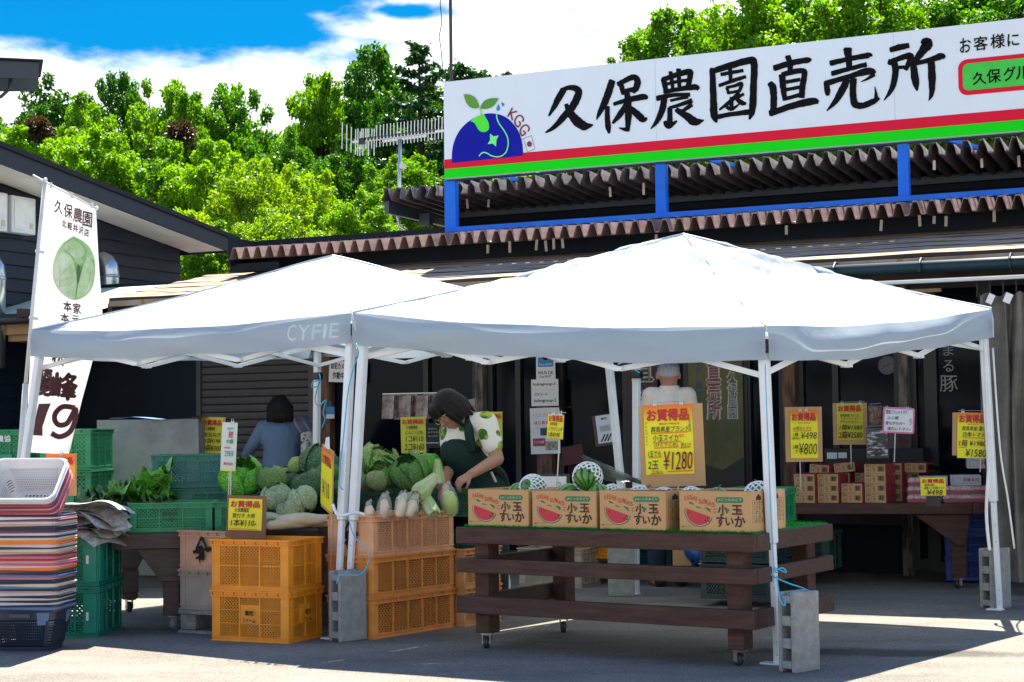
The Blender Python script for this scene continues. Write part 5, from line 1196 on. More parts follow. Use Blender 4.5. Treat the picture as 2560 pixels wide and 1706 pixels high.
# ------------------------------------------------------------------ cabbages
cab = obj_tint('cabbage_leaf', .35, .45, 9)
def cab_veins():
    nt = cab.node_tree; N = nt.nodes; L = nt.links; b = N['Principled BSDF']; old = b.inputs['Base Color'].links[0].from_socket
    tc = N.new('ShaderNodeTexCoord'); vo = N.new('ShaderNodeTexVoronoi'); vo.feature = 'DISTANCE_TO_EDGE'; vo.inputs['Scale'].default_value = 5; n = N.new('ShaderNodeTexNoise'); n.inputs['Scale'].default_value = 3; mp = N.new('ShaderNodeMixRGB'); mp.blend_type = 'ADD'; mp.inputs[0].default_value = .35
    uv = N.new('ShaderNodeMapping'); uv.inputs['Scale'].default_value = (1.2, 3.2, 1); L.new(tc.outputs['UV'], uv.inputs[0]); L.new(uv.outputs[0], n.inputs[0]); L.new(uv.outputs[0], mp.inputs[1]); L.new(n.outputs[1], mp.inputs[2]); L.new(mp.outputs[0], vo.inputs[0])
    r = N.new('ShaderNodeMapRange'); L.new(vo.outputs[0], r.inputs[0]); r.inputs[1].default_value = .0; r.inputs[2].default_value = .1; r.inputs[3].default_value = .55; r.inputs[4].default_value = 0
    m = N.new('ShaderNodeMix'); m.data_type = 'RGBA'; L.new(r.outputs[0], m.inputs[0]); L.new(old, m.inputs[6]); m.inputs[7].default_value = (.34, .46, .2, 1); L.new(m.outputs[2], b.inputs['Base Color'])
    bp = N.new('ShaderNodeBump'); bp.inputs['Strength'].default_value = .8; bp.inputs['Distance'].default_value = .02
    n3 = N.new('ShaderNodeTexNoise'); n3.inputs['Scale'].default_value = 9; n3.inputs['Detail'].default_value = 5; L.new(uv.outputs[0], n3.inputs[0]); ad = N.new('ShaderNodeMath'); ad.operation = 'MULTIPLY_ADD'; L.new(n3.outputs[0], ad.inputs[0]); ad.inputs[1].default_value = .9; L.new(r.outputs[0], ad.inputs[2]); L.new(ad.outputs[0], bp.inputs['Height']); L.new(bp.outputs[0], b.inputs['Normal'])
cab_veins()
def uvgrid(me, n0, nu, nv): pass
def cabbage_mesh(seed, open_=0.0):
    r_ = random.Random(seed); V = []; F = []; UV = []
    def sheet(fn, nu, nv):
        o = len(V)
        for j in range(nv+1):
            for i in range(nu+1): V.append(tuple(fn(i/nu, j/nv))); UV.append((i/nu+seed, j/nv))
        for j in range(nv):
            for i in range(nu): F.append((o+j*(nu+1)+i, o+j*(nu+1)+i+1, o+(j+1)*(nu+1)+i+1, o+(j+1)*(nu+1)+i))
    sheet(lambda u, v: Vector((math.sin(math.pi*v)*math.cos(6.2832*u), math.sin(math.pi*v)*math.sin(6.2832*u), .86*math.cos(math.pi*v)))*(.9+.02*math.sin(u*19)+.02*math.sin(v*11)), 24, 14)
    nl = 7 if open_ < .3 else 11
    for k in range(nl):
        a = k*2.4+r_.random()*.5; wrap = r_.uniform(.75, 1.05); opn = open_*r_.uniform(.3, 1)*(1 if k > 2 else .3); R0 = 1.0+.035*k+opn*.25
        def leaf(u, v, a=a, wrap=wrap, opn=opn, R0=R0, k=k):
            th = math.pi*(1-.08-(.72+.2*(k % 2)*.5)*v); ph = a+(u-.5)*2*wrap*math.sin(math.pi*min(1, .18+v*.62))
            rr = R0*(1+opn*v*v*.9) + (.05+.16*open_)*abs(2*u-1)**3*v*math.sin(u*38+k) + .05*open_*math.sin(u*23+k)*v + .012*math.sin(u*17+v*13+k)
            mid = .035*math.exp(-((u-.5)/.045)**2)*(1-v)
            return Vector((math.sin(th)*math.cos(ph), math.sin(th)*math.sin(ph), .86*math.cos(th)))*(rr+mid)
        sheet(leaf, 22, 14)
    me = bpy.data.meshes.new('cabbage'); me.from_pydata(V, [], F); uv = me.uv_layers.new(name='uv'); 
    uv.data.foreach_set('uv', [c for l in me.loops for c in UV[l.vertex_index]])
    me.materials.append(cab); me.polygons.foreach_set('use_smooth', [True]*len(F)); me.update(); return me
CABM = [cabbage_mesh(1, .05), cabbage_mesh(2, .12), cabbage_mesh(3, .6), cabbage_mesh(4, .9)]
def cabbage(px, py, rpx, Y, kind, col, label, sq=1.0, name='cabbage'):
    c = atY(px, py, Y); r = rpx/FPX*Y/1.06; o = bpy.data.objects.new(name, CABM[kind]); C.objects.link(o); o.location = c; o.scale = (r, r, r*sq); o.rotation_euler = (R(rng.uniform(-30, 30)), R(rng.uniform(-30, 30)), rng.random()*6); o.color = (*col, 1)
    tag(o, label, 'cabbage', 'cabbages on the stall'); return o
LG, MG, DG2, BGc, PG = (.42, .58, .12), (.13, .29, .05), (.035, .12, .045), (.12, .55, .02), (.46, .6, .24)
CABS = [
 (605, 1200, 36, 10.6, 2, BGc, 'bright green ruffled cabbage at the left end of the heap'), (675, 1200, 37, 10.55, 1, MG, 'round mid green cabbage second from the left'), (752, 1166, 28, 11.0, 0, LG, 'yellow green cabbage high in the heap behind the tent leg'),
 (795, 1170, 34, 10.9, 2, DG2, 'dark loose leaved cabbage topmost in the left heap'), (733, 1203, 27, 10.8, 1, DG2, 'small dark cabbage between the round one and the large dark one'), (770, 1212, 40, 10.55, 1, DG2, 'large dark cabbage above the two wrapped ones'), (820, 1182, 27, 10.8, 1, MG, 'cabbage right of the topmost dark one beside the edge-on sign'),
 (712, 1184, 20, 11.0, 0, PG, 'pale cabbage peeking out behind the round mid green one'), (690, 1243, 36, 10.3, 0, (.42, .55, .3), 'pale wrapped cabbage in front on the left'), (757, 1250, 36, 10.25, 0, (.45, .57, .33), 'pale wrapped cabbage in front on the right'), (722, 1275, 28, 10.2, 0, (.46, .57, .32), 'pale cabbage sunk between the two wrapped ones'),
 (893, 1172, 32, 10.9, 1, (.1, .22, .06), 'cabbage just right of the tent leg pair'), (945, 1168, 34, 10.95, 2, (.26, .44, .1), 'light ruffled cabbage on top of the right heap'), (908, 1203, 25, 10.65, 0, (.2, .3, .09), 'low yellowish cabbage right of the tent legs'), (941, 1203, 27, 10.5, 0, (.26, .36, .12), 'round pale green cabbage facing front in the right heap'),
 (858, 1180, 30, 11.05, 1, DG2, 'dark cabbage seen between the two tent legs'), (858, 1216, 28, 10.8, 1, MG, 'lower cabbage seen between the two tent legs'), (992, 1185, 24, 10.75, 0, (.34, .46, .16), 'pale cabbage between the round one and the leafy bunch'), (1027, 1184, 32, 10.55, 2, (.1, .3, .05), 'tall leafy cabbage with torn outer leaves'), (1066, 1184, 26, 10.7, 3, BGc, 'open bright green cabbage at the right end'), (960, 1200, 26, 10.8, 3, (.1, .38, .03), 'spreading green outer leaves beside the round pale cabbage'), (640, 1180, 22, 11.1, 1, DG2, 'dark cabbage in the back row behind the ruffled one')]
for a in CABS: cabbage(*a)
# big loose leaves on the left table
def leaf_bunch(px, py, Y, L_, n, col, label, seed, up_=.5):
    r_ = random.Random(seed); V = []; F = []; UV = []
    for k in range(n):
        a = r_.uniform(-1.2, 1.2)+(3.14 if r_.random() < .45 else 0); el = r_.uniform(.15, 1)*up_; l = L_*r_.uniform(.7, 1.1); w = l*r_.uniform(.5, .66); ph = r_.uniform(0, 6); ox, oy = r_.uniform(-.05, .05), r_.uniform(-.08, .08); ro = r_.uniform(-.5, .5)
        o = len(V)
        for j in range(15):
            v = j/14
            for i in range(13):
                u = i/12-.5; ww = w*(math.sin(math.pi*min(1, .1+.85*v))**.55); x = l*v; y = 2*u*ww; z = l*(el*v-.55*v*v*(1.1-el)) + .35*abs(u)*ww + abs(2*u)**2*.022*math.sin(v*16+ph)*2 + .008*math.sin(u*24+v*11+ph) - .012*math.exp(-(u/.05)**2)
                y2 = y*math.cos(ro)-0; z2 = z+y*math.sin(ro)
                V.append((ox+x*math.cos(a)-y2*math.sin(a), oy+x*math.sin(a)+y2*math.cos(a), z2)); UV.append((u+.5+k, v))
        for j in range(14):
            for i in range(12): F.append((o+j*13+i, o+j*13+i+1, o+(j+1)*13+i+1, o+(j+1)*13+i))
    me = bpy.data.meshes.new('leafy_greens'); me.from_pydata(V, [], F); uv = me.uv_layers.new(name='uv'); uv.data.foreach_set('uv', [c for l in me.loops for c in UV[l.vertex_index]])
    me.materials.append(cab); me.polygons.foreach_set('use_smooth', [True]*len(F)); me.update()
    o = bpy.data.objects.new('leafy_greens', me); C.objects.link(o); o.location = atY(px, py, Y); o.color = (*col, 1); tag(o, label, 'leafy greens', 'loose greens on the stall')
leaf_bunch(340, 1238, 10.7, .25, 10, (.1, .42, .03), 'bright ribbed leaves standing up on the left table crates', 4, .95)
leaf_bunch(288, 1250, 10.65, .2, 10, (.05, .2, .03), 'mid green loose leaves lying beside the bright ribbed ones', 7, .6)
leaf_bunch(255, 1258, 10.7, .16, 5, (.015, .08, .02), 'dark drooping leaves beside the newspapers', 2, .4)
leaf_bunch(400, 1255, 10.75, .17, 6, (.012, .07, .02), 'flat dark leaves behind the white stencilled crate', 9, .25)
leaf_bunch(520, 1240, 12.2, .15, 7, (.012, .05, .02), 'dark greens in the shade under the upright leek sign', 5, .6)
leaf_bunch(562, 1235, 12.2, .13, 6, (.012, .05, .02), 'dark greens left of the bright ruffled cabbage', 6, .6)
# white radishes
rad = mat('radish_skin', (.62, .55, .4), .5, col2=(.5, .42, .26), vs=5)
def radish(px, py, Y, l, r, rz, label, m=rad, tops=True, tilt=0):
    c = atY(px, py, Y); t = thing('white_radish', label, 'radish', c, rz, 'white radishes', ry=R(tilt))
    MB().tube(spline([(-l*.5, 0, 0, r*.75), (-l*.3, .004, .002, r), (0, 0, .004, r*1.02), (l*.3, -.004, 0, r*.75), (l*.46, .01, -.006, r*.3), (l*.6, .02, -.012, .002)], 4) and [p[:3] for p in spline([(-l*.52, 0, 0, .01), (-l*.48, 0, 0, r*.75), (-l*.3, .004, .002, r), (0, 0, .004, r*1.02), (l*.3, -.004, 0, r*.75), (l*.46, .01, -.006, r*.3), (l*.6, .02, -.012, .002)], 4)], [max(.001, p[3]) for p in spline([(-l*.52, 0, 0, .01), (-l*.48, 0, 0, r*.75), (-l*.3, .004, .002, r), (0, 0, .004, r*1.02), (l*.3, -.004, 0, r*.75), (l*.46, .01, -.006, r*.3), (l*.6, .02, -.012, .002)], 4)], 14).build('root', m, t, smooth=True)
    mb = MB()
    for k in range(6 if tops else 0): mb.tube([(-l*.5, 0, 0), (-l*.6, .01*(k-2.5), .012), (-l*.75, .02*(k-2.5), .01)], [.007, .006, .003], 6)
    if tops: mb.build('leaf_stalk', mat('radish_stalk', (.2, .34, .06), .6), t)
for a in ((678, 1300, 10.2, .27, .042, R(-35), 'thick white radish behind the daikon bargain tag'), (735, 1308, 10.15, .25, .035, R(10), 'white radish lying across the crate rim in front'), (760, 1300, 10.15, .3, .04, R(4), 'long white radish lying left of the edge-on sign'), (815, 1304, 10.2, .28, .038, R(-8), 'greenish ended white radish left of the tent legs'), (705, 1313, 10.14, .2, .03, R(25), 'slim white radish low at the crate rim')): radish(*a)
film = mat('thin_plastic_bag', (.8, .82, .78), .12, var=0, alpha=.17, spec=.8)
def bag(px, py, Y, w, h, label, inner=None, col=film, group='radishes in plastic bags'):
    c = atY(px, py, Y); t = thing('plastic_bag', label, 'plastic bag', c, R(rng.uniform(-30, 30)), group, rx=R(rng.uniform(-14, 14)), ry=R(rng.uniform(-24, 24))); s_ = rng.random()*9
    def fn(u, v):
        a = 6.2832*u; k = (math.sin(math.pi*min(1, .12+v*.8))**.6)*(1-.35*v); return Vector((w/2*k*math.cos(a)*(1+.12*math.sin(5*a+s_)+.06*math.sin(11*a)), w/2*.6*k*math.sin(a)*(1+.12*math.sin(4*a+s_)), h*(v-.5)+.01*math.sin(3*a+s_)*v))
    MB().grid(fn, 28, 10).build('film', col, t, smooth=True)
    MB().tube([(0, 0, h*.36), (.004, 0, h*.47), (.02, .01, h*.56)], [.016, .007, .014], 7).build('knot', film, t, smooth=True)
    if inner:
        m_, r_ = inner; MB().tube([(0, 0, -h*.5), (0, 0, -h*.42), (.005, 0, 0), (0, 0, h*.22), (0, 0, h*.3)], [r_*.4, r_*.9, r_, r_*.7, .004], 12).build('radish', m_, t, smooth=True)
pinkr = mat('peeled_radish', (.62, .5, .36), .5, var=.15)
for px, py, w, h, lab in ((922, 1276, .06, .1, 'small clear bag at the left end of the top harvest crate'), (960, 1266, .1, .15, 'bagged pale radish left in the top harvest crate'), (1003, 1262, .09, .15, 'bagged radish standing in the middle of the top harvest crate'), (1030, 1266, .09, .13, 'bagged radish next to the large green root')): bag(px, py, 9.85, w, h, lab, (pinkr, .03))
# green radishes (bundled, thick pale stems)
grs = mat('green_radish', (.3, .4, .14), .45, col2=(.48, .52, .3), vs=4, stretch=(1, 8, 8)); 
for px, py, Y, l, r_, rz, lab, tl in ((1062, 1224, 10.0, .2, .055, R(60), 'large pale green stem bundle with cut end facing the viewer', -20), (1020, 1252, 10.05, .16, .045, R(50), 'green stem bundle left of the large one', -10), (1070, 1262, 9.95, .2, .045, R(120), 'green stem bundle below the woman\'s hands', -35), (1096, 1190, 10.5, .16, .04, R(100), 'green stem bundle just behind her far hand', -50), (1040, 1270, 10.0, .16, .04, R(70), 'lower green stem bundle beside the bagged radishes', 0)):
    c = atY(px, py, Y); t = thing('stem_bundle', lab, 'vegetable', c, rz, 'green stem vegetables', ry=R(tl))
    P = spline([(-l*.5, 0, 0, r_*.55), (-l*.47, 0, 0, r_*.8), (-l*.2, 0, 0, r_), (l*.15, 0, .01, r_*.8), (l*.4, 0, .02, r_*.65), (l*.6, 0, .03, r_*.5)], 4)
    n = 20; mb = MB(); vs = []
    for i, p in enumerate(P):
        for k in range(n): a = 6.2832*k/n; q = p[3]*(1+.1*math.sin(7*a+i*.15)); vs.append((p[0], q*math.cos(a), p[2]+q*math.sin(a)))
    mb.add(vs, [(i*n+k, i*n+(k+1) % n, (i+1)*n+(k+1) % n, (i+1)*n+k) for i in range(len(P)-1) for k in range(n)] + [tuple(range(n))]); mb.build('stems', grs, t, smooth=True)
    MB().tube([(-l*.5-.002, 0, 0), (-l*.5-.003, 0, 0)], r_*.45, 12).build('cut_end', mat('cut_stem_tan', (.42, .3, .17), .7), t)

# ------------------------------------------------------------------ shopping baskets
BKM = obj_tint('basket_plastic', .38, .08, 5)
def basket_mb(holes=True, stub=False):
    W, D, H = .41, .31, .235; tw, td = .05, .045; mb = MB()
    def ringpt(z, inset):                       # rounded rectangle at height z
        k = 1-z/H; w2, d2 = W/2-tw*k-inset, D/2-td*k-inset; r = .045; out = []
        for cx, cy, a0 in ((w2-r, d2-r, 0), (-w2+r, d2-r, 90), (-w2+r, -d2+r, 180), (w2-r, -d2+r, 270)):
            out += [(cx+r*math.cos(R(a0+22.5*k_)), cy+r*math.sin(R(a0+22.5*k_)), z) for k_ in range(5)]
        return out
    def loft(rings, close=True):
        n = len(rings[0]); vs = [p for g in rings for p in g]; mb.add(vs, [(i*n+k, i*n+(k+1) % n, (i+1)*n+(k+1) % n, (i+1)*n+k) for i in range(len(rings)-1) for k in range(n)])
    # rolled rim
    sh = lambda g, dz, e: [(x*(1+e/(W/2)), y*(1+e/(D/2)), z+dz) for x, y, z in g]
    top = ringpt(H, 0); loft([sh(top, -.016, .008), sh(top, -.004, .013), sh(top, .002, .008), sh(top, .001, .0), sh(top, -.014, -.004)])
    if stub: loft([ringpt(H-.014, .002), ringpt(H-.1, .002)]); return mb
    if not holes: loft([ringpt(H-.014, .002), ringpt(0, .002)]); n = 20; mb.add(ringpt(0, .002), [tuple(range(20))]); return mb
    loft([ringpt(H-.014, .002), ringpt(H-.065, .002)]); loft([ringpt(.03, .002), ringpt(0, .002)])
    nv = 9
    for j in range(nv+1):                        # hoops
        z = .03+(H-.095)*j/nv; loft([ringpt(z-.0048, .002), ringpt(z+.0048, .002)])
    for sx, sy, L_ in ((0, -1, W), (0, 1, W), (-1, 0, D), (1, 0, D)):
        nn = int(L_/.0165)
        for k in range(nn+1):
            f = -1+2*k/nn
            def at(z, e):
                q = 1-z/H
                if sx == 0: return Vector(((f*(W/2-.045)+e)*(1-q*tw*2/W), sy*(D/2-td*q-.002), z))
                return Vector((sx*(W/2-tw*q-.002), (f*(D/2-.045)+e)*(1-q*td*2/D), z))
            w_ = .0042 if 0 < k < nn else .014
            mb.add([at(.03, -w_), at(.03, w_), at(H-.065, w_), at(H-.065, -w_)], [(0, 1, 2, 3)])
    b = ringpt(0, .002); xs = [p[0] for p in b]; x0, x1 = min(xs), max(xs); y0, y1 = -(D/2-td)+.002, D/2-td-.002
    for k in range(15): x = x0+(x1-x0)*k/14; mb.box((x, 0, .001), (.009, y1-y0-.01, .002))
    for k in range(10): y = y0+(y1-y0)*k/9; mb.box((0, y, .0), (x1-x0-.01, .009, .0015))
    mb.box((0, -(D/2)+.0, H-.035), (.12, .004, .018), rx=R(-11)).box((0, D/2, H-.035), (.12, .004, .018), rx=R(11))
    return mb
BFULL = basket_mb().build('b', BKM, None).data; BSTUB = basket_mb(stub=True).build('b', BKM, None).data
for o in [o for o in C.objects if o.name.startswith('b') and o.data in (BFULL, BSTUB)]: bpy.data.objects.remove(o)
cols = dict(grey=(.5, .52, .58), white=(.62, .62, .64), pink=(.55, .16, .2), red=(.35, .03, .05), maroon=(.2, .04, .06), navy=(.02, .03, .06), blue=(.1, .17, .28), orange=(.75, .2, .03), cream=(.6, .5, .36), tan=(.5, .3, .22), magenta=(.55, .08, .25))
seq = 'navy blue navy grey navy cream navy grey tan navy blue cream navy navy pink blue navy maroon orange cream magenta tan red pink maroon tan cream navy grey orange orange cream navy grey maroon navy navy tan grey maroon white navy pink red maroon pink navy red maroon grey grey white'.split()
p = atZ(64, 1622, 0); BKF = Frame((atY(76, 1600, 9.55).x, 9.55, 0), R(-7)); nB = len(seq); z = 0.0; y_off = 0
for i, cn in enumerate(seq):
    fi = i/(nB-1); full = i in (0, nB-1)
    o = bpy.data.objects.new('shopping_basket', BFULL if full else BSTUB); C.objects.link(o); o.color = (*cols[cn], 1)
    j = nB-1-i; tilt = 0 if j > 9 else R(43)
    o.rotation_euler = (tilt, R(rng.uniform(-.5, .5)), BKF.rz+R(rng.uniform(-1, 1)))
    piv = Vector((0, -.155, .235)); e = Euler(o.rotation_euler).to_matrix()   # hinge on the front rim: the tilted ones lift at the back
    q = max(0, 9-j); base = BKF.w(rng.uniform(-.003, .003)+.008*fi, -.155, z+.235) + e @ Vector((0, 0, .0125*q))
    o.location = base - e @ piv
    if j > 9: z += .0128
    tag(o, ('empty light grey basket lying tilted on top of the basket stack' if j == 0 else 'dark navy basket at the bottom of the basket stack' if i == 0 else f'{cn} shopping basket nested {ordinal(j+1)} from the top of the stack'), 'shopping basket', 'stacked shopping baskets')
hd = thing('basket_handle', 'black wire basket handle sticking out at the left of the top basket', 'handle', atY(2, 1222, 9.6), 0)
MB().tube([(-.06, 0, .04), (-.02, 0, .03), (.005, 0, 0), (.005, 0, -.05)], .01, 8).build('wire', black_m, hd, smooth=True)

# newspapers over the teal crates
news = mat('newsprint', (.5, .49, .46), .8, col2=(.3, .3, .29), vs=40, detail=2, stretch=(1, .25, 1), c2r=(.45, .6))
nw = thing('newspapers', 'untidy pile of folded newspapers on the teal crates beside the basket stack', 'newspapers', GX.w(-.1, .1, .62), GX.rz)
for k in range(9):
    a = rng.uniform(-.5, .3); ox, oy = rng.uniform(-.06, .04), rng.uniform(-.04, .12)
    def sheet(u, v, k=k, a=a, ox=ox, oy=oy):
        x, y = (u-.35)*.42, (v-.5)*.32; dr = -.9*max(0, u-.62)**2*(.6+.1*k/9); return (ox+x*math.cos(a)-y*math.sin(a), oy+x*math.sin(a)+y*math.cos(a), .018*k+.012*math.sin(u*6+k)+.02*math.sin(v*4+k*1.7)+dr+.06*k/9*u)
    MB().grid(sheet, 14, 8).build('newspaper', news, nw, smooth=True)
# grey covered panel with blue sheet edge
gp = atY(242, 1225, 13.2); gq = atY(500, 1225, 13.2)
pn = thing('covered_panel', 'big grey sheeted panel with a blue tarpaulin edge on top behind the left table', 'panel', (gp.x, 13.2, 0), R(-3))
W_ = gq.x-gp.x; H_ = atY(300, 1050, 13.2).z
MB().grid(lambda u, v: (W_*u, .02*math.sin(u*7)*math.sin(v*5)+.012*math.sin(u*19+v*3), .1+(H_-.1)*v), 30, 20).build('grey_sheet', mat('grey_tarp', (.16, .165, .18), .6, col2=(.24, .235, .235), vs=2.5, bump=.3, bs=6, bd=.05), pn, smooth=True)
MB().b2((.01, .04, 0), (W_-.01, .4, H_-.02)).build('core', mat('grey_core', (.12, .12, .13), .8), pn)
MB().grid(lambda u, v: (W_*(.12+.9*u), -.01+.4*v, H_+.012+.012*math.sin(u*8)), 12, 3).build('blue_tarpaulin', mat('blue_tarp', (.01, .13, .4), .5), pn)
# ------------------------------------------------------------------ price signs
def paper_mat(name, top, bot, split=.72, soft=.12):
    m = mat(name, bot, .55, var=0); nt = m.node_tree; N = nt.nodes; L = nt.links; b = N['Principled BSDF']; tc = N.new('ShaderNodeTexCoord'); sp = N.new('ShaderNodeSeparateXYZ'); L.new(tc.outputs['Generated'], sp.inputs[0])
    cr = N.new('ShaderNodeValToRGB'); e = cr.color_ramp.elements; e[0].position = split; e[1].position = min(1, split+soft*2.2); e[0].color = (*bot, 1); e[1].color = (*top, 1); L.new(sp.outputs[2], cr.inputs[0]); L.new(cr.outputs[0], b.inputs['Base Color']); return m
pap_grad = paper_mat('bargain_paper', (.8, .16, .01), (.82, .74, .01)); pap_yel = mat('yellow_paper', (.78, .7, .02), .6, var=.03); pap_org = paper_mat('orange_bargain_paper', (.8, .2, .02), (.75, .42, .03), .5); pap_wh = mat('white_paper', (.75, .75, .74), .6, var=.03); pap_pale = mat('pale_green_paper', (.62, .68, .6), .6, var=.03)
ink_b = mat('marker_black', (.008, .008, .008), .5, var=0); ink_r = mat('header_red', (.5, .008, .012), .5, var=0); ink_o = mat('marker_orange', (.75, .16, .01), .5, var=0); ink_t = mat('marker_teal', (.02, .25, .2), .5, var=0)
wire_m = mat('sign_wire', (.5, .5, .48), .35, metal=.6)
INK = {'b': ink_b, 'r': ink_r, 'o': ink_o, 't': ink_t}; INKN = {'b': 'black_lettering', 'r': 'red_lettering', 'o': 'orange_marks', 't': 'teal_lettering'}
def sign(label, box, Y, lines, paper=None, board=None, board_m=None, rz=-15, tilt=0, rx=0, stick=None, clips=(), group='bargain price signs', name='price_sign', cat='sign', border=None, uls=()):
    x0, y0, x1, y1 = box; c = atY((x0+x1)/2, y1, Y); k = Y/FPX; cz = abs(math.cos(R(rz)+math.atan2(c.x, c.y))); W, H = (x1-x0)*k/max(.35, cz), (y1-y0)*k
    t = thing(name, label, cat, c, R(rz), group, rx=R(rx), ry=R(tilt)); X = lambda px: (px-(x0+x1)/2)/(x1-x0)*W; Z = lambda py: (y1-py)*k
    mb = MB().grid(lambda u, v: (-W/2+W*u, -.002-.004*math.sin(u*3.1+1)*math.sin(v*3), H*v), 8, 8)
    mb.build('sheet', paper or pap_grad, t, smooth=True)
    if board: MB().b2((X(board[0]), .002, Z(board[3])), (X(board[2]), .007, Z(board[1]))).build('backing_board', board_m or MATS['cardboard'], t)
    else: MB().b2((-W/2, .0015, .001), (W/2, .003, H-.001)).build('backing', pap_wh, t)
    if border: MB().prism(rrect(-W/2-.012, -.012, W/2+.012, H+.012, .015), .003, .006).build('frame', border, t)
    by = {}
    for body, a, b, c_, d, col, *o in lines:
        mbs = by.setdefault(col, []); q = MB(); opt = o[0] if o else {}
        q.text(body, -W/2+a*W, (1-d)*H, (c_-a)*W, (d-b)*H, -.0085-.0004*len(mbs), opt.get('bold', .01), opt.get('shear', .15 if col == 'b' else 0), opt.get('vert', False)); mbs.append(q)
    for col, mbs in by.items():
        for q in mbs: q.build(INKN[col], INK[col], t)
    for a, z, b, zz in uls: MB().bar((-W/2+a*W, -.0085, (1-z)*H), (-W/2+b*W, -.0085, (1-zz)*H), .004*H/.25, .0008, ref=(0, 1, 0)).build('underline', ink_o, t)
    for cx in clips:
        q = MB().tube([(X(cx)-.008, -.006, H-.012), (X(cx)-.006, -.006, H+.022), (X(cx)+.006, -.006, H+.022), (X(cx)+.008, -.006, H-.012)], .0022, 5).box((X(cx), 0, H+.002), (.02, .016, .01)); q.build('clip', wire_m, t)
    if len(clips) > 1: MB().tube([(X(clips[0])-.03, .004, H+.012), (X(clips[-1])+.03, .004, H+.014)], .002, 5).build('hanging_wire', wire_m, t)
    if stick: MB().tube([(X(stick[0]), .01, H*.8), (X(stick[0]), .01, Z(stick[1]))], .004, 6).build('stick', wire_m, t)
    return t
HD = lambda b=.03, t_=.2, bd=.06: ('お買得品', .06, b, .94, t_, 'r', dict(bold=bd))
sign('big bargain sign for 1280 yen watermelons on cardboard before the man', (1616, 1012, 1736, 1186), 8.93, [HD(.06, .24, .06), ('BEST PRICE', .32, .265, .74, .29, 'r', dict(bold=.03)), ('群馬県産ブランド', .14, .31, .93, .395, 'b'), ('小玉スイカ', .17, .43, .7, .53, 'b'), ('(ひとりじめ)', .2, .55, .68, .61, 'b'), ('多い!!', .74, .55, .95, .62, 'b'), ('糖度', .72, .43, .82, .475, 'o'), ('ジャリジャリ♪', .02, .24, .07, .58, 'b', dict(vert=True)), ('人気品', .92, .22, .975, .4, 'b', dict(vert=True)), ('1玉でも', .06, .66, .33, .74, 'b'), ('2玉', .05, .8, .27, .92, 'b'), ('でも!!', .12, .94, .34, .975, 'b'), ('¥1280', .385, .675, .985, .94, 'o', dict(bold=-.005, shear=.2)), ('¥1280', .37, .67, .97, .935, 'b', dict(bold=-.012, shear=.2))],
     board=(1603, 1012, 1762, 1217), rz=-16, tilt=-1.5, stick=(1693, 1330), clips=(1645, 1711), uls=((.14, .41, .9, .4), (.17, .545, .75, .535), (.2, .62, .7, .615), (.06, .755, .34, .75), (.45, .96, .97, .955), (.1, .985, .36, .98), (.74, .63, .94, .62)))
sign('bargain sign reading 498 and 800 yen on cardboard left of the tomato cartons', (1978, 1027, 2045, 1146), 12.1, [HD(.05, .22), ('BEST PRICE', .3, .25, .72, .275, 'r'), ('人気のトマト', .1, .33, .78, .41, 'b'), ('1箱', .1, .46, .3, .54, 'b'), ('(税込)', .05, .555, .35, .61, 'b'), ('¥498', .38, .45, .97, .6, 'b', dict(bold=-.005)), ('2箱', .06, .72, .3, .8, 'b'), ('で', .16, .83, .26, .89, 'b'), ('¥800', .3, .68, .97, .92, 'b', dict(bold=-.005))], board=(1965, 1018, 2056, 1155), rz=-12, stick=(2000, 1225), clips=(2003, 2018), uls=((.1, .43, .78, .42),))
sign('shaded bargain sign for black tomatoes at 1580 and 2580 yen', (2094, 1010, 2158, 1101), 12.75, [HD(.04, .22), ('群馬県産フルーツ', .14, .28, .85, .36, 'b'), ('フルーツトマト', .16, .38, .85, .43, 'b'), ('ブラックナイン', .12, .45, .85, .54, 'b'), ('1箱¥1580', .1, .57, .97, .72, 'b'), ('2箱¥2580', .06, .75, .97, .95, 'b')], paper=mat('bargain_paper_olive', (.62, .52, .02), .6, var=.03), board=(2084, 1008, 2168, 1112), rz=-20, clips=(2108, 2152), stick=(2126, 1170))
sign('pink framed white sign about brand tomatoes on a thin stand', (2211, 1024, 2280, 1080), 12.15, [('群馬ブランドトマト', .05, .04, .8, .22, 'b'), ('ふじ娘', .1, .3, .5, .46, 'b'), ('昔ながらの〜', .05, .54, .75, .7, 'b'), ('味わいトマト♪', .12, .78, .93, .95, 'b'), ('人気です', .88, .35, .97, .7, 'b', dict(vert=True))], paper=pap_wh, rz=-16, tilt=3, border=mat('pink_frame', (.75, .16, .35), .5), stick=(2238, 1156), clips=(2216, 2266))
sign('bargain sign for 1980 to 1580 yen tomatoes partly behind the curtain', (2394, 1032, 2466, 1146), 11.95, [HD(.05, .23), ('BEST PRICE', .35, .25, .7, .27, 'r'), ('群馬県産 濃い', .16, .3, .95, .4, 'b'), ('四季トマト', .18, .43, .92, .54, 'b'), ('1箱 ¥1980', .06, .6, .96, .74, 'b'), ('¥1580', .28, .8, .97, .97, 'b')], board=(2382, 1033, 2470, 1140), rz=-14, tilt=2, clips=(2407, 2460), stick=(2450, 1180), uls=((.18, .56, .9, .55), (.06, .765, .3, .76)))
sign('small yellow tag reading 498 yen before the tomato packs', (2303, 1195, 2364, 1240), 11.95, [HD(.06, .3), ('群馬県産', .16, .33, .55, .46, 'b'), ('濃厚こい四季トマト', .14, .48, .95, .64, 'b'), ('¥498', .25, .66, .88, .94, 'b')], paper=pap_yel, rz=-18, uls=((.1, .98, .95, .96),))
MB().b2((-.05, .0, -.075), (.05, .03, -.002)).build('black_stand', black_m, bpy.data.objects['price_sign.005'])
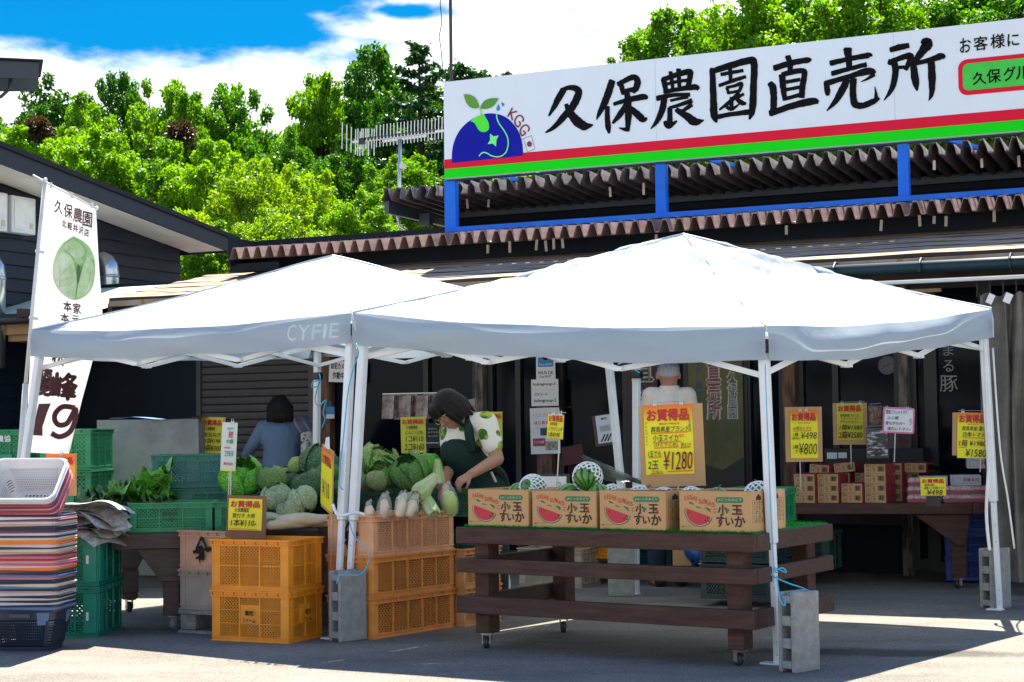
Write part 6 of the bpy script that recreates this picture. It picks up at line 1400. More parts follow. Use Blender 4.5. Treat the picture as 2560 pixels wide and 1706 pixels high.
sign('small yellow bargain tag on a stick before the posters and the netted watermelon', (1367, 1037, 1407, 1098), 9.6, [HD(.03, .3), ('群馬県産', .16, .32, .62, .45, 'b'), ('とうもろこし6本', .1, .5, .95, .66, 'b'), ('1本¥198', .08, .7, .8, .94, 'b')], paper=pap_yel, rz=-10, tilt=4, stick=(1398, 1225), clips=(1380, 1398), uls=((.05, .97, .95, .98),))
sign('yellow daikon sign for 110 yen on a brown board at the harvest crates', (571, 1248, 653, 1326), 10.0, [HD(.06, .28), ('久保農園産', .18, .29, .62, .43, 'b'), ('葉付き 大根', .12, .46, .8, .61, 'b'), ('1本¥110-', .08, .64, .85, .88, 'b')], paper=pap_yel, board_m=mat('brown_hardboard', (.2, .095, .045), .6, var=.15), board=(566, 1240, 663, 1390), rz=-6, tilt=2, stick=(573, 1175), uls=((.04, .95, .9, .97),))
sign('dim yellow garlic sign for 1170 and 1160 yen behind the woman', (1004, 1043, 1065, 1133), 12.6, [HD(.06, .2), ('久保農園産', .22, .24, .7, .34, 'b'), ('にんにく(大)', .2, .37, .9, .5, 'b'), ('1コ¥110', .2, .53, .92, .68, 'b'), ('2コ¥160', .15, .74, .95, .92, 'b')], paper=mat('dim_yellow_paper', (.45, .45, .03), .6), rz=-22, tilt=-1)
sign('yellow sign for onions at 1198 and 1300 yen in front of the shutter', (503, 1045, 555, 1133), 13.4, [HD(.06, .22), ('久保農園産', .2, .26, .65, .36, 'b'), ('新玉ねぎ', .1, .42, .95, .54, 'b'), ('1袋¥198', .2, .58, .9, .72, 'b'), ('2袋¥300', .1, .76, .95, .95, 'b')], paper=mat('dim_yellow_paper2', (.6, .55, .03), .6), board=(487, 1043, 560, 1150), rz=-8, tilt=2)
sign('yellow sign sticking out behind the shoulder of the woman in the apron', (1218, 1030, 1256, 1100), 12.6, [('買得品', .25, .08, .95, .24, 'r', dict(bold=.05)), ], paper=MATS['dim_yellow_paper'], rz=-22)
sign('orange bargain tag clipped behind the top shopping basket', (117, 1136, 186, 1200), 9.95, [HD(.12, .42)], paper=pap_org, board=(115, 1135, 189, 1240), rz=-8, tilt=0, clips=(154,))
sign('tall pale leaflet sign with leek picture on a thin stick', (551, 1057, 588, 1178), 10.4, [('信州', .35, .1, .75, .15, 't'), ('長葱', .45, .18, .75, .32, 'r', dict(bold=.04)), ('大根', .3, .34, .8, .44, 't', dict(bold=.04)), ('産地直送', .2, .5, .6, .54, 'r'), ('29', .25, .58, .5, .7, 't'), ('長束', .52, .58, .85, .7, 't'), ('農協会', .2, .82, .85, .88, 'r')], paper=pap_pale, rz=-4, tilt=3, stick=(573, 1250), clips=(576,), group=None)
lf = [o for o in C.objects if o.get('label', '').startswith('tall pale leaflet')][0]
MB().b2((-.044, -.006, 0), (.044, -.0045, .012)).build('yellow_edge', pap_yel, lf)
# big yellow sheet turned edge-on beside the tent leg
c = atY(815, 1278, 10.0); es = thing('price_sign', 'large yellow price board turned almost edge-on beside the tent legs', 'sign', c, R(-72), 'bargain price signs', ry=R(8))
MB().b2((-.16, .002, 0), (.16, .008, .38)).build('backing_board', MATS['cardboard'], es); MB().b2((-.155, -.002, .02), (.155, .001, .36)).build('sheet', pap_grad, es)
MB().text('お買得品', -.13, .27, .26, .06, -.0035, .05).build('red_lettering', ink_r, es); MB().text('¥110', -.11, .08, .2, .1, -.0035).build('black_lettering', ink_b, es)
MB().tube([(.12, .012, .3), (.12, .012, -.35)], .005, 6).build('stick', wire_m, es)
MB().prism([(-.04, .38), (.0, .44), (.02, .4), (.05, .45), (.07, .38)], -.01, .0).build('torn_clip', pap_wh, es)

# ------------------------------------------------------------------ notices on the shop front
def notice(label, box, t, lines, paper=pap_wh, name='notice', extra=None, tilt=0, group='notices on the shop front'):
    x0, y0, x1, y1 = box; a = atF(x0, y1, t); b = atF(x1, y0, t); W, H = b.x-a.x, b.z-a.z
    o = thing(name, label, 'notice', fworld(a.x, t, a.z), FRZ, group, ry=R(tilt)); MB().b2((0, -.003, 0), (W, 0, H)).build('sheet', paper, o)
    by = {}
    for body, p, q, r_, s_, m, *op in lines:
        MB().text(body, p*W, (1-s_)*H, (r_-p)*W, (s_-q)*H, -.0042, op[0] if op else .02, vertical=bool(len(op) > 1 and op[1])).build('lettering', m, o)
    if extra: extra(o, W, H)
    return o
def wifi(o, W, H): MB().prism(rrect(.1*W, .56*H, .9*W, .98*H, .01), -.0045, -.003).build('blue_field', mat('wifi_blue', (.01, .22, .5), .5), o); MB().text('Free Wi-Fi', .18*W, .62*H, .64*W, .1*H, -.0052, .01).build('lettering', pap_wh, o); MB().ball((.5*W, -.004, 1.0*H), .03, 12, 8).build('black_disc', black_m, o)
notice('white and blue free wifi sheet at the top of the notice column', (1341, 892, 1388, 950), 1.36, [('Wi-Fi OK', .1, .62, .92, .78, ink_b), ('Free SPOT', .2, .82, .8, .92, ink_b)], extra=wifi)
def rule(o, W, H): MB().b2((.02*W, -.004, .6*H), (.98*W, -.003, .605*H)).build('rule', MATS['print_grey'], o)
notice('white sheet with two wifi names and the password between wifi and video posters', (1329, 948, 1396, 1016), 1.355, [('kubogroup-1', .08, .12, .88, .26, ink_b, .03), ('パスワード', .1, .5, .6, .62, ink_b, .03), ('kubogroup-2', .1, .73, .92, .88, ink_b, .03)], extra=rule)
def yt(o, W, H): MB().b2((.34*W, -.0045, .4*H), (.75*W, -.003, .56*H)).build('screen_picture', mat('poster_teal', (.01, .05, .08), .5), o); MB().b2((.08*W, -.0045, .17*H), (.5*W, -.003, .34*H)).build('red_field', mat('poster_red', (.35, .04, .05), .5), o); MB().b2((.5*W, -.0045, .08*H), (.92*W, -.003, .27*H)).build('photo', mat('poster_photo', (.12, .18, .08), .5, col2=(.5, .42, .36), vs=30), o); MB().text('チャンネル登録', .12*W, .23*H, .34*W, .06*H, -.0052, .02).build('lettering', pap_wh, o)
notice('white poster with red field and picture hanging lowest in the notice column', (1328, 1020, 1400, 1136), 1.35, [('はじめました', .14, .28, .9, .36, ink_r, .04), ('YOUTUBE', .08, .12, .9, .2, mat('outline_grey', (.55, .54, .52), .6)), ('チャンネル', .18, .42, .7, .45, ink_r)], extra=yt, tilt=-1)
notice('white notice about the camera in operation on the wooden post', (822, 900, 872, 955), 1.3, [('防犯カメラ', .1, .1, .9, .4, ink_b, .05), ('作動中', .18, .52, .78, .86, ink_b, .05)], tilt=3)
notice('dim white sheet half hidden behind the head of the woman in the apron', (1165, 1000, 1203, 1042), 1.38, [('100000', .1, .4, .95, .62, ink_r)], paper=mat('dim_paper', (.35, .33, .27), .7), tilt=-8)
def bl_(o, W, H): MB().b2((0, -.0045, 0), (W, -.003, .35*H)).build('white_field', pap_wh, o); MB().tube([(.5*W, -.003, H), (.52*W, -.003, 1.45*H)], .006, 6).build('hook', MATS['wifi_blue'], o)
notice('small blue and white card hanging on the dark wooden post', (816, 1017, 836, 1047), 1.3, [], paper=MATS['wifi_blue'], extra=bl_)
def bars(o, W, H):
    mb = MB()
    for k in range(12): mb.b2((.18*W, -.0045, (.62-.018*k)*H), (.78*W, -.003, (.624-.018*k)*H))
    for k in range(3): mb.box((W*(.3+.18*k), -.004, H*.18), (.012, .001, .07), ry=.6)
    mb.build('fine_print', ink_b, o); MB().b2((-.2*W, .001, -.1*H), (.98*W, .004, 1.03*H)).build('backing_board', mat('dim_board', (.12, .075, .045), .8), o)
notice('white sheet on a brown board tilted behind the tent legs', (1497, 1040, 1540, 1110), .6, [('煮竹', .3, .08, .65, .17, ink_b, .04)], extra=bars, tilt=-7)
mt = mat('maroon_board', (.07, .012, .016), .7); q = notice('tilted dark maroon board leaning in the shade behind the netted watermelon', (1410, 1118, 1462, 1165), .5, [], paper=mt, tilt=-9)
def banner(o, W, H): pass
b_red = mat('banner_maroon', (.06, .008, .014), .6, var=.1); b_grn = mat('banner_green', (.01, .05, .025), .6); b_wh = mat('banner_white', (.5, .5, .46), .6); b_yel = mat('banner_yellow', (.16, .13, .045), .7, col2=(.09, .1, .035), vs=3); b_dr = mat('banner_red', (.3, .015, .03), .6); b_bl = mat('banner_blue', (.02, .07, .14), .6)
notice('dark maroon shop banner with big outlined characters left of the man', (1578, 868, 1642, 1330), 1.42, [('直', .1, .03, .9, .19, b_wh, .09), ('直', .14, .035, .86, .185, b_grn, .04), ('売', .1, .23, .9, .38, b_wh, .09), ('売', .14, .235, .86, .375, b_grn, .04), ('所', .1, .42, .9, .57, b_wh, .09), ('所', .14, .425, .86, .565, b_grn, .04)], paper=b_red, name='banner', group='banners on the shop front')
def by_(o, W, H): MB().prism([(.0, .3*H), (.3*W, .36*H), (.6*W, .33*H), (W, .4*H), (W, .0), (0, 0)], -.0036, -.003).build('picture_field', mat('banner_picture', (.02, .035, .025), .6, col2=(.05, .03, .025), vs=8), o)
notice('yellowish shop banner with red and blue columns right of the man', (1728, 860, 1855, 1330), 1.42, [('直売所', .32, .09, .62, .405, b_wh, .1, True), ('直売所', .34, .095, .6, .4, b_dr, .05, True), ('久保農園', .7, .14, .92, .4, b_wh, .08, True), ('久保農園', .72, .145, .9, .395, b_grn, .03, True), ('モチ、届けます。', .12, .08, .26, .4, b_bl, .04, True)], paper=b_yel, name='banner', extra=by_, group='banners on the shop front')
ck = fworld(*atF(2219, 914, 1.5+.3)); 
def clock():
    a = atF(2219, 914, T1-.02); r_ = 24/FPX*13.2; t = thing('wall_clock', 'round pale wall clock dim behind the window glass', 'clock', fworld(a.x, a.y, a.z), FRZ)
    ring = lambda r1, n=28: [(r1*math.cos(6.2832*k/n), r1*math.sin(6.2832*k/n)) for k in range(n)]
    MB().prism(ring(r_), -.012, 0).build('rim', mat('clock_rim', (.05, .05, .055), .4), t); MB().prism(ring(r_*.9), -.014, -.012).build('face', mat('clock_face', (.1, .11, .12), .6), t)
    mb = MB().bar((0, -.016, 0), (-.045, -.016, -.025), .007, .002, ref=(0, 1, 0)).bar((0, -.016, 0), (.03, -.016, .018), .007, .002, ref=(0, 1, 0)); mb.build('hand', ink_b, t)
    for k in range(12): a_ = k*.5236; MB().box((r_*.78*math.cos(a_), -.0155, r_*.78*math.sin(a_)), (.008, .002, .008)).build('hour_mark', ink_b, t)
clock()
def hung(label, box, Y, m, cat='poster', glossy=False):
    x0, y0, x1, y1 = box; c = atY((x0+x1)/2, y1, Y); k = Y/FPX; W, H = (x1-x0)*k, (y1-y0)*k; t = thing('photo_poster', label, cat, c, R(-18), 'picture sheets over the tomato cartons')
    MB().grid(lambda u, v: (-W/2+W*u, .008*math.sin(u*4), H*v), 6, 6).build('sheet', mat('poster_border', (.03, .045, .05), .3), t, smooth=True); MB().grid(lambda u, v: (-W*.45+W*.9*u, -.003+.008*math.sin((.05+.9*u)*4), H*(.08+.84*v)), 6, 6).build('picture', m, t, smooth=True)
    MB().tube([(-W*.4, 0, H+.01), (W*.4, 0, H+.015)], .002, 5).build('hanging_wire', wire_m, t); return t
hung('glossy picture sheet of brown dried food left of the pink framed sign', (2172, 1014, 2206, 1066), 12.5, mat('dried_food', (.03, .012, .008), .2, col2=(.3, .13, .06), vs=26, c2r=(.4, .62)))
hung('glossy sheet with white and dark fish shapes under the pink framed sign', (2167, 1070, 2222, 1146), 12.4, mat('fish_print', (.01, .014, .02), .2, col2=(.6, .55, .55), vs=9, stretch=(1, 1, 5), c2r=(.5, .6)))
hung('dim picture sheet behind the stand of the pink framed sign', (2224, 1085, 2275, 1120), 12.6, mat('dim_print', (.035, .012, .014), .4, col2=(.08, .03, .03), vs=30))
# dark shop things under the awning
bx = thing('black_carton', 'black carton with white labels behind the tomato cartons', 'box', fworld(*atF(2062, 1160, 1.1)), FRZ)
MB().b2((0, 0, -.35), (.78, .3, .12)).build('carton', mat('black_board', (.008, .01, .012), .5), bx); MB().b2((.02, -.004, .04), (.1, 0, .09)).b2((.11, -.004, .045), (.18, 0, .09)).build('white_label', pap_wh, bx); MB().prism([(.12+.035*math.cos(a*.6), -.04+.035*math.sin(a*.6)) for a in range(10)], -.003, 0).build('crest', mat('crest_pink', (.3, .08, .1), .6), bx); MB().text('FRUIT TOMATO', .2, -.055, .18, .02, -.003).build('lettering', tealm, bx)
sn = thing('snack_rack', 'bags of snacks hanging in a bunch above the garlic sign', 'snack bags', atY(1030, 1040, 12.9), R(-22))
for k in range(9): MB().grid(lambda u, v, k=k: (-.2+.048*k+.1*(u-.5)+.01*v, -.02+.012*(k % 3)+.015*math.sin(u*3.14), -.02+.18*v+.01*math.sin(k*2)), 5, 6).build('snack_bag', mat('snack_film', (.05, .012, .014), .2, col2=(.2, .14, .13), vs=14, spec=.8), sn, smooth=True)
MB().tube([(-.25, 0, .17), (.24, 0, .17)], .006, 6).build('rail', wire_m, sn)
cb = notice('small chalkboard with white writing behind the woman\'s face', (1062, 1058, 1105, 1120), 1.0, [('本日の', .2, .2, .7, .26, b_wh), ('おすすめ', .2, .34, .8, .4, b_wh), ('○○○○', .2, .5, .75, .55, b_wh), ('━━━━', .1, .78, .8, .82, b_wh)], paper=mat('chalkboard', (.008, .012, .014), .6))
fl = thing('clear_film_roll', 'bundle of clear plastic film lying in the shade behind the watermelons', 'plastic film', atY(1530, 1190, 11.8), R(20))
for k in range(5): MB().tube([(-.22+.02*k, .02*k, .14-.02*k), (0, .02*k, .04-.015*k), (.28, .02*k, -.08+.01*k)], [.014, .022, .014], 9).build('film', mat('dim_film', (.1, .14, .12), .15, alpha=.35, spec=.8), fl, smooth=True)
wb = thing('white_panel_box', 'black framed tray with a white sheet standing behind the leftmost netted watermelon', 'tray', atY(1378, 1222, 10.4), R(-20))
MB().b2((-.12, 0, 0), (.12, .01, .09)).build('frame', black_m, wb); MB().b2((-.1, -.004, .005), (.1, 0, .075)).build('sheet', pap_wh, wb); MB().text('ラ', .04, .01, .025, .03, -.006).build('lettering', ink_b, wb)
tnc = thing('tan_carton', 'plain tan carton on the ground seen under the watermelon table', 'box', atY(1682, 1415, 12.6), R(-12)); MB().b2((0, 0, 0), (.145, .2, .17)).build('carton', MATS['cardboard'], tnc, bevel=.003); MB().prism([(.07, .12), (.085, .12), (.082, .135)], -.002, 0).build('hand_hole', MATS['hole_dark'], tnc)
bs = thing('blue_bag', 'crumpled bright blue bag beside the tan carton under the table', 'bag', atY(1745, 1410, 12.5), 0)
MB().grid(lambda u, v: (.09*math.sin(6.28*u)*math.sin(math.pi*min(1, .15+.85*v))*(1+.2*math.sin(u*17+v*5)), .07*math.cos(6.28*u)*math.sin(math.pi*min(1, .15+.85*v)), .02+.17*v+.02*math.sin(u*20)), 22, 10).build('film', mat('blue_film', (.01, .1, .4), .35), bs, smooth=True)

# ------------------------------------------------------------------ hanging banner at the left
nb_ = thing('hanging_banner', 'tall white cabbage banner with maroon lettering on a pole at the left', 'banner', atY(60, 1400, 11.95), 0); no = nb_.location.copy()
def nbp(px, py, Y=11.95): return atY(px, py, Y)-no
pole_m = mat('banner_pole_white', (.62, .62, .6), .4, var=.08)
MB().tube([nbp(40, 1240), nbp(52, 1120), nbp(64, 960)], .02, 10).build('lower_pole', pole_m, nb_, smooth=True); MB().tube([nbp(62, 980), nbp(84, 740), nbp(112, 452)], .013, 10).build('upper_pole', pole_m, nb_, smooth=True)
MB().tube([nbp(82, 438), nbp(118, 458), nbp(242, 522)], .0075, 8).build('cross_bar', pole_m, nb_, smooth=True); MB().ball(nbp(113, 450), .016, 10, 8).ball(nbp(241, 521), .016, 10, 8).build('bar_end', pole_m, nb_)
nbc = mat('banner_cloth', (.78, .78, .77), .7, transl=.3, var=.03)
Lx = [(452, 118), (700, 88), (840, 78), (1040, 68), (1140, 64)]; Rx = [(520, 240), (640, 246), (800, 257), (900, 232), (1000, 205), (1137, 172)]
def interp(T, y): 
    for (a, p), (b, q) in zip(T, T[1:]):
        if y <= b: return p+(q-p)*(y-a)/(b-a)
    return T[-1][1]
def cloth_pt(u, v):
    yl = 458+v*(1131-458); yr = 518+v*(1137-518); x = interp(Lx, yl)*(1-u)+interp(Rx, yr)*u; y = yl*(1-u)+yr*u; return x, y, 11.95+.05*math.sin(v*7+u*2)*u+.03*math.sin(u*6+v*3)
MB().grid(lambda u, v: nbp(*cloth_pt(u, v)), 14, 50).build('cloth', nbc, nb_, smooth=True)
for y in (628, 794): MB().tube([nbp(interp(Lx, y)-8, y), nbp(interp(Lx, y)+14, y+4)], .011, 6).build('tab', pole_m, nb_)
for u in (.08, .5, .92): x, y, Y = cloth_pt(u, 0); MB().tube([nbp(x, y-6), nbp(x+1, y+8)], .012, 6).build('tab', pole_m, nb_)
mar = mat('banner_maroon_ink', (.085, .02, .028), .65, transl=.15); off = .02
def bt_(mb, ch, x0, y0, x1, y1, bold=.05, sk=0, rot=0):
    vs, fs = glyphs(ch, bold); xs = [p[0] for p in vs]; ys = [p[1] for p in vs]; o = []
    for x, y, z in vs:
        a = (x-min(xs))/(max(xs)-min(xs)); b = (y-min(ys))/(max(ys)-min(ys)); px = x0+(x1-x0)*a+sk*b; py = y1+(y0-y1)*b+rot*a
        o.append(nbp(px, py, 11.95+YO(px, py)-off-z*4))
    mb.add(o, fs)
def YO(px, py):
    v = min(1, max(0, (py-490)/645)); l, r_ = interp(Lx, py), interp(Rx, max(521, py)); u = min(1, max(0, (px-l)/max(1, r_-l))); return .05*math.sin(v*7+u*2)*u+.03*math.sin(u*6+v*3)
mb = MB()
for i, ch in enumerate('久保農園'): bt_(mb, ch, 135+i*23.5, 497+i*10, 156+i*24.5, 532+i*11, .03, 2, 6)
mb.build('maroon_lettering', mar, nb_); mb = MB()
for i, ch in enumerate('北軽井沢店'): bt_(mb, ch, 154+i*14, 549+i*5.4, 166+i*14, 568+i*5.6, .05, 1, 3)
mb.build('maroon_lettering', mar, nb_); mb = MB()
bt_(mb, '本', 159, 752, 180, 779, .05, -2, 2); bt_(mb, '家', 183, 757, 203, 785, .05, -1, 2); bt_(mb, '本', 152, 783, 174, 806, .05, -2, 2); bt_(mb, '元', 180, 788, 198, 808, .05, -1, 2)
mb.build('maroon_lettering', mar, nb_); mb = MB()
bt_(mb, '松', 128, 860, 160, 915, .06, 4, 4); bt_(mb, '麗', 80, 920, 128, 990, .06, 6, 4); bt_(mb, '峰', 122, 928, 192, 1000, .06, 8, 5)
mb.build('maroon_lettering', mar, nb_)
mb = MB()
def bpoly(pts, m, name, o_=.022, tri=True):
    vs = [nbp(x, y, 11.95+YO(x, y)-o_) for x, y in pts]; c_ = sum(vs, Vector())/len(vs); n = len(vs); return MB().add(vs+[c_], [(k, (k+1) % n, n) for k in range(n)]).build(name, m, nb_)
Z2 = lambda p: (p[0]/2.22, 1000+p[1]/2.22)
def bquad(L1, L2, name): 
    n = len(L1); MB().add([nbp(x, y, 11.95+YO(x, y)-.024) for x, y in L1+L2], [(k, k+1, n+k+1, n+k) for k in range(n-1)]).build(name, mar, nb_)
bquad([Z2(p) for p in ((215, 22), (205, 60), (188, 150), (172, 196))], [Z2(p) for p in ((283, 20), (262, 70), (236, 150), (236, 200))], 'numeral')
nine = [(418, 45), (350, 38), (308, 75), (305, 115), (330, 140), (370, 132), (395, 95), (420, 50), (415, 120), (385, 180), (330, 205), (285, 185)]
P_ = spline([Z2(p) for p in nine], 6); L_ = []; Rr = []
for i, (x, y) in enumerate(P_):
    a, b = P_[max(i-1, 0)], P_[min(i+1, len(P_)-1)]; dx, dy = b[0]-a[0], b[1]-a[1]; l = math.hypot(dx, dy) or 1; w_ = 6.5; L_.append((x-dy/l*w_, y+dx/l*w_)); Rr.append((x+dy/l*w_, y-dx/l*w_))
bquad(L_, Rr, 'numeral')
# watercolour cabbage print
cg = [mat('print_cabbage_a', (.46, .62, .3), .7, col2=(.76, .82, .6), vs=6, transl=.15), mat('print_cabbage_b', (.28, .5, .18), .7, col2=(.5, .66, .34), vs=6, transl=.15), mat('print_cabbage_c', (.62, .72, .48), .7, transl=.15), mat('print_cabbage_d', (.08, .16, .06), .7)]
K = lambda p: (p[0]/2.7516, 500+p[1]/2.7516)
bpoly([K(p) for p in spline([(505, 250), (580, 290), (630, 350), (655, 450), (640, 590), (590, 660), (510, 690), (430, 650), (375, 570), (362, 470), (390, 360), (440, 290)], 4)], cg[1], 'cabbage_print', .021)
bpoly([K(p) for p in spline([(430, 350), (495, 400), (525, 500), (525, 600), (505, 685), (420, 640), (372, 540), (372, 440)], 4)], cg[0], 'cabbage_print', .0225)
bpoly([K(p) for p in spline([(600, 390), (645, 450), (640, 570), (590, 650), (530, 670), (545, 560), (570, 460)], 4)], cg[0], 'cabbage_print', .0225)
bpoly([K(p) for p in spline([(500, 270), (570, 320), (580, 380), (520, 400), (450, 340), (450, 310)], 4)], cg[0], 'cabbage_print', .0235)
bpoly([K(p) for p in [(535, 440), (552, 460), (545, 560), (530, 580), (526, 500)]], cg[3], 'cabbage_print', .0245)
for pts in ([(405, 610), (410, 500), (400, 410)], [(410, 520), (455, 480)], [(410, 560), (470, 540)], [(412, 590), (490, 580)], [(600, 620), (630, 530), (625, 450)], [(625, 520), (595, 500)], [(520, 380), (540, 400)], [(460, 300), (470, 340)]):
    q = spline([K(p) for p in pts], 4); mb = MB(); mb.tube([nbp(x, y, 11.95+YO(x, y)-.026) for x, y in q], .004, 5); mb.build('vein_print', cg[2], nb_)
# ------------------------------------------------------------------ curtain at the right
cu_m = mat('grey_mesh_curtain', (.1, .092, .076), .5, col2=(.17, .155, .125), vs=3, transl=.25, spec=.6)
def cgrid():
    nt = cu_m.node_tree; N = nt.nodes; L = nt.links; b = N['Principled BSDF']; old = b.inputs['Base Color'].links[0].from_socket; tc = N.new('ShaderNodeTexCoord'); br = N.new('ShaderNodeTexBrick'); br.inputs['Scale'].default_value = 45; br.offset = 0; br.inputs['Mortar Size'].default_value = .06; br.inputs['Brick Width'].default_value = .5; br.inputs['Row Height'].default_value = .5
    L.new(tc.outputs['UV'], br.inputs[0]); mr = N.new('ShaderNodeMapRange'); L.new(br.outputs['Fac'], mr.inputs[0]); mr.inputs[3].default_value = 1; mr.inputs[4].default_value = 1.5
    m = N.new('ShaderNodeMix'); m.data_type = 'RGBA'; m.blend_type = 'MULTIPLY'; m.inputs[0].default_value = 1; L.new(old, m.inputs[6]); L.new(mr.outputs[0], m.inputs[7]); L.new(m.outputs[2], b.inputs['Base Color'])
cgrid()
s0 = S(2442, 1000, .02); ct = thing('curtain', 'grey grid mesh plastic curtain hanging in folds at the right edge', 'curtain', fworld(s0, .02, .1), FRZ)
def cfn(u, v):
    x = 1.5*u; a = .05*(.55+.45*math.sin(x*7+2)**2); return (x + .025*math.sin(x*34+1.3)+.03*(1-v)*math.sin(v*5+x*9)+.012*math.sin(v*9+x*40), a*math.sin(x*(50+9*math.sin(x*2.3))+1.3*math.sin(v*2.6+x*3))+.03*math.sin(x*19+v*2)*(1.2-v), 2.03*v - (.03 if v > .99 else 0)*abs(math.sin(x*29)))
q = MB().grid(cfn, 260, 26).build('sheet', cu_m, ct, smooth=True); uvl = q.data.uv_layers.new(name='uv'); uvl.data.foreach_set('uv', [c for l in q.data.loops for c in ((l.vertex_index % 261)/260*1.9, (l.vertex_index//261)/26*2.03)])
for k in range(16): x = .02+k*.09; MB().tube([(x, -.01, 2.0), (x+.004, -.012, 2.07), (x, 0, 2.125), (x-.006, .012, 2.08)], .005, 5).build('hook', black_m, ct)
for x, w_ in ((.12, .045), (.24, .05), (.43, .035)): MB().box((x, -.05, 1.98), (w_, .012, .07), ry=R(25), rz=R(20)).build('white_tag', pap_wh, ct)
# ------------------------------------------------------------------ strings and straps
def twine(name, label, pts, r_=.004, m=None, cat='string', Y=None, group=None):
    o = MB().tube(spline([tuple(p) for p in pts], 5), r_, 6).build(name, m or string_b, None, smooth=True); tag(o, label, cat, group); return o
y_ = lambda *P: [atY(*p) for p in P]
twine('blue_twine', 'blue twine tied from the nearest tent leg down to its concrete block', y_((1938, 1420, 8.38), (1965, 1432, 8.36), (1955, 1420, 8.35), (1930, 1435, 8.33), (1940, 1445, 8.38), (1975, 1460, 8.36), (2005, 1470, 8.36), (2030, 1484, 8.34), (1990, 1480, 8.3), (1965, 1495, 8.28), (1962, 1515, 8.26), (1950, 1500, 8.28), (1945, 1470, 8.3), (1942, 1440, 8.33)))
twine('blue_twine', 'long blue twine running down along the nearest tent leg', y_((1913, 905, 8.3), (1916, 1000, 8.28), (1922, 1150, 8.28), (1928, 1300, 8.3), (1936, 1420, 8.36), (1945, 1430, 8.34)), .0028)
twine('blue_twine', 'thin blue twine spiralling down the left pair of tent legs', y_((890, 860, 9.6), (896, 885, 9.58), (884, 920, 9.6), (870, 980, 9.58), (860, 1080, 9.6), (848, 1200, 9.6), (858, 1225, 9.58)))
twine('blue_twine', 'blue twine loop hanging from the pale harvest crate to the left block', y_((868, 1280, 9.5), (885, 1340, 9.45), (920, 1375, 9.4), (922, 1400, 9.4), (905, 1435, 9.42), (860, 1438, 9.45), (848, 1440, 9.45), (842, 1460, 9.42)), .003)
twine('blue_twine', 'blue twine with a loop knotted high on the far tent leg', y_((798, 935, 13.5), (800, 950, 13.48), (783, 955, 13.5), (780, 968, 13.5), (795, 965, 13.5), (800, 950, 13.48), (790, 985, 13.5), (788, 1005, 13.5), (798, 1015, 13.48), (815, 1000, 13.5), (808, 1030, 13.5), (812, 1050, 13.5), (804, 1070, 13.5)), .005)
twine('blue_twine', 'blue twine end sticking out beside the two rear tent legs', y_((1545, 912, 12.0), (1560, 906, 11.98), (1570, 903, 12), (1580, 920, 12), (1600, 933, 12)), .005)
twine('white_strap', 'white cord hanging from the right tent corner to its concrete block', y_((2462, 860, 10.7), (2466, 1000, 10.6), (2472, 1150, 10.55), (2466, 1280, 10.5), (2474, 1376, 10.45)), .01, strap_w, 'strap')
twine('white_strap', 'second white cord slanting from the right tent leg to the far block edge', y_((2482, 870, 10.72), (2500, 1120, 10.7), (2520, 1250, 10.7), (2536, 1372, 10.7)), .006, strap_w, 'strap')
twine('white_strap', 'white plastic strip tied round the left pair of tent legs', y_((832, 1262, 9.55), (842, 1285, 9.5), (860, 1288, 9.46), (890, 1282, 9.48), (912, 1288, 9.5)), .009, strap_w, 'strap')
# ------------------------------------------------------------------ people: each body is one continuous surface
def fuse(name, mb, m, parent, vox=.011, it=6, extra=None):
    o = mb.build('tmp', m, None); r_ = o.modifiers.new('r', 'REMESH'); r_.mode = 'VOXEL'; r_.voxel_size = vox; r_.use_smooth_shade = True
    s_ = o.modifiers.new('s', 'SMOOTH'); s_.factor = .5; s_.iterations = it
    dg = bpy.context.evaluated_depsgraph_get(); me = bpy.data.meshes.new_from_object(o.evaluated_get(dg)); bpy.data.objects.remove(o)
    me.name = name; me.materials.clear()
    for x in (m if isinstance(m, (list, tuple)) else [m]): me.materials.append(x)
    me.polygons.foreach_set('use_smooth', [True]*len(me.polygons))
    q = bpy.data.objects.new(name, me); C.objects.link(q); q.parent = parent; return q
skin = mat('skin', (.36, .19, .125), .5, var=.08, vs=14, spec=.35); skin2 = mat('skin_ruddy', (.42, .2, .12), .55, var=.14, vs=18, spec=.3)
hair_k = mat('black_hair', (.006, .0045, .004), .45, var=.6, vs=30, stretch=(6, 6, 1), bump=.7, bs=60, spec=.3)
def limb(mb, pts, rs):
    for (a, b), (p, q) in zip(zip(pts, pts[1:]), zip(rs, rs[1:])): mb.cone(a, b, p, q, 14)
def hand(mb, wrist, palm_dir, back, curl=.9, s=1.0, spread=.16):
    """palm, four unequal bent fingers and a thumb; palm_dir points to the knuckles, back is the back of the hand"""
    d = Vector(palm_dir).normalized(); b = (Vector(back) - d*Vector(back).dot(d)).normalized(); side = d.cross(b); w = Vector(wrist); k = w + d*.085*s
    for q in (-.027, -.009, .009, .027): mb.cone(w + side*q*.6*s, k + side*q*s, .016*s, .0125*s, 10)
    for i, (q, l) in enumerate(((-.03, .072), (-.0105, .082), (.0105, .077), (.03, .06))):
        p = k + side*q*s; a = 0; dirn = d + side*q*spread*10
        for f, r_ in ((.45, .0095), (.32, .0085), (.23, .0075)):
            a += curl*.62; v = (dirn.normalized()*math.cos(a) - b*math.sin(a)); e = p + v*l*f*s; mb.cone(p, e, r_*s, r_*.92*s, 8); p = e
    t0 = w + d*.03*s - side*.028*s; v1 = (d*.65 - side*.6 - b*.35).normalized(); t1 = t0 + v1*.04*s; v2 = (d*.85 - side*.1 - b*.55).normalized(); t2 = t1 + v2*.032*s
    mb.cone(t0, t1, .014*s, .011*s, 8); mb.cone(t1, t2, .011*s, .0085*s, 8)
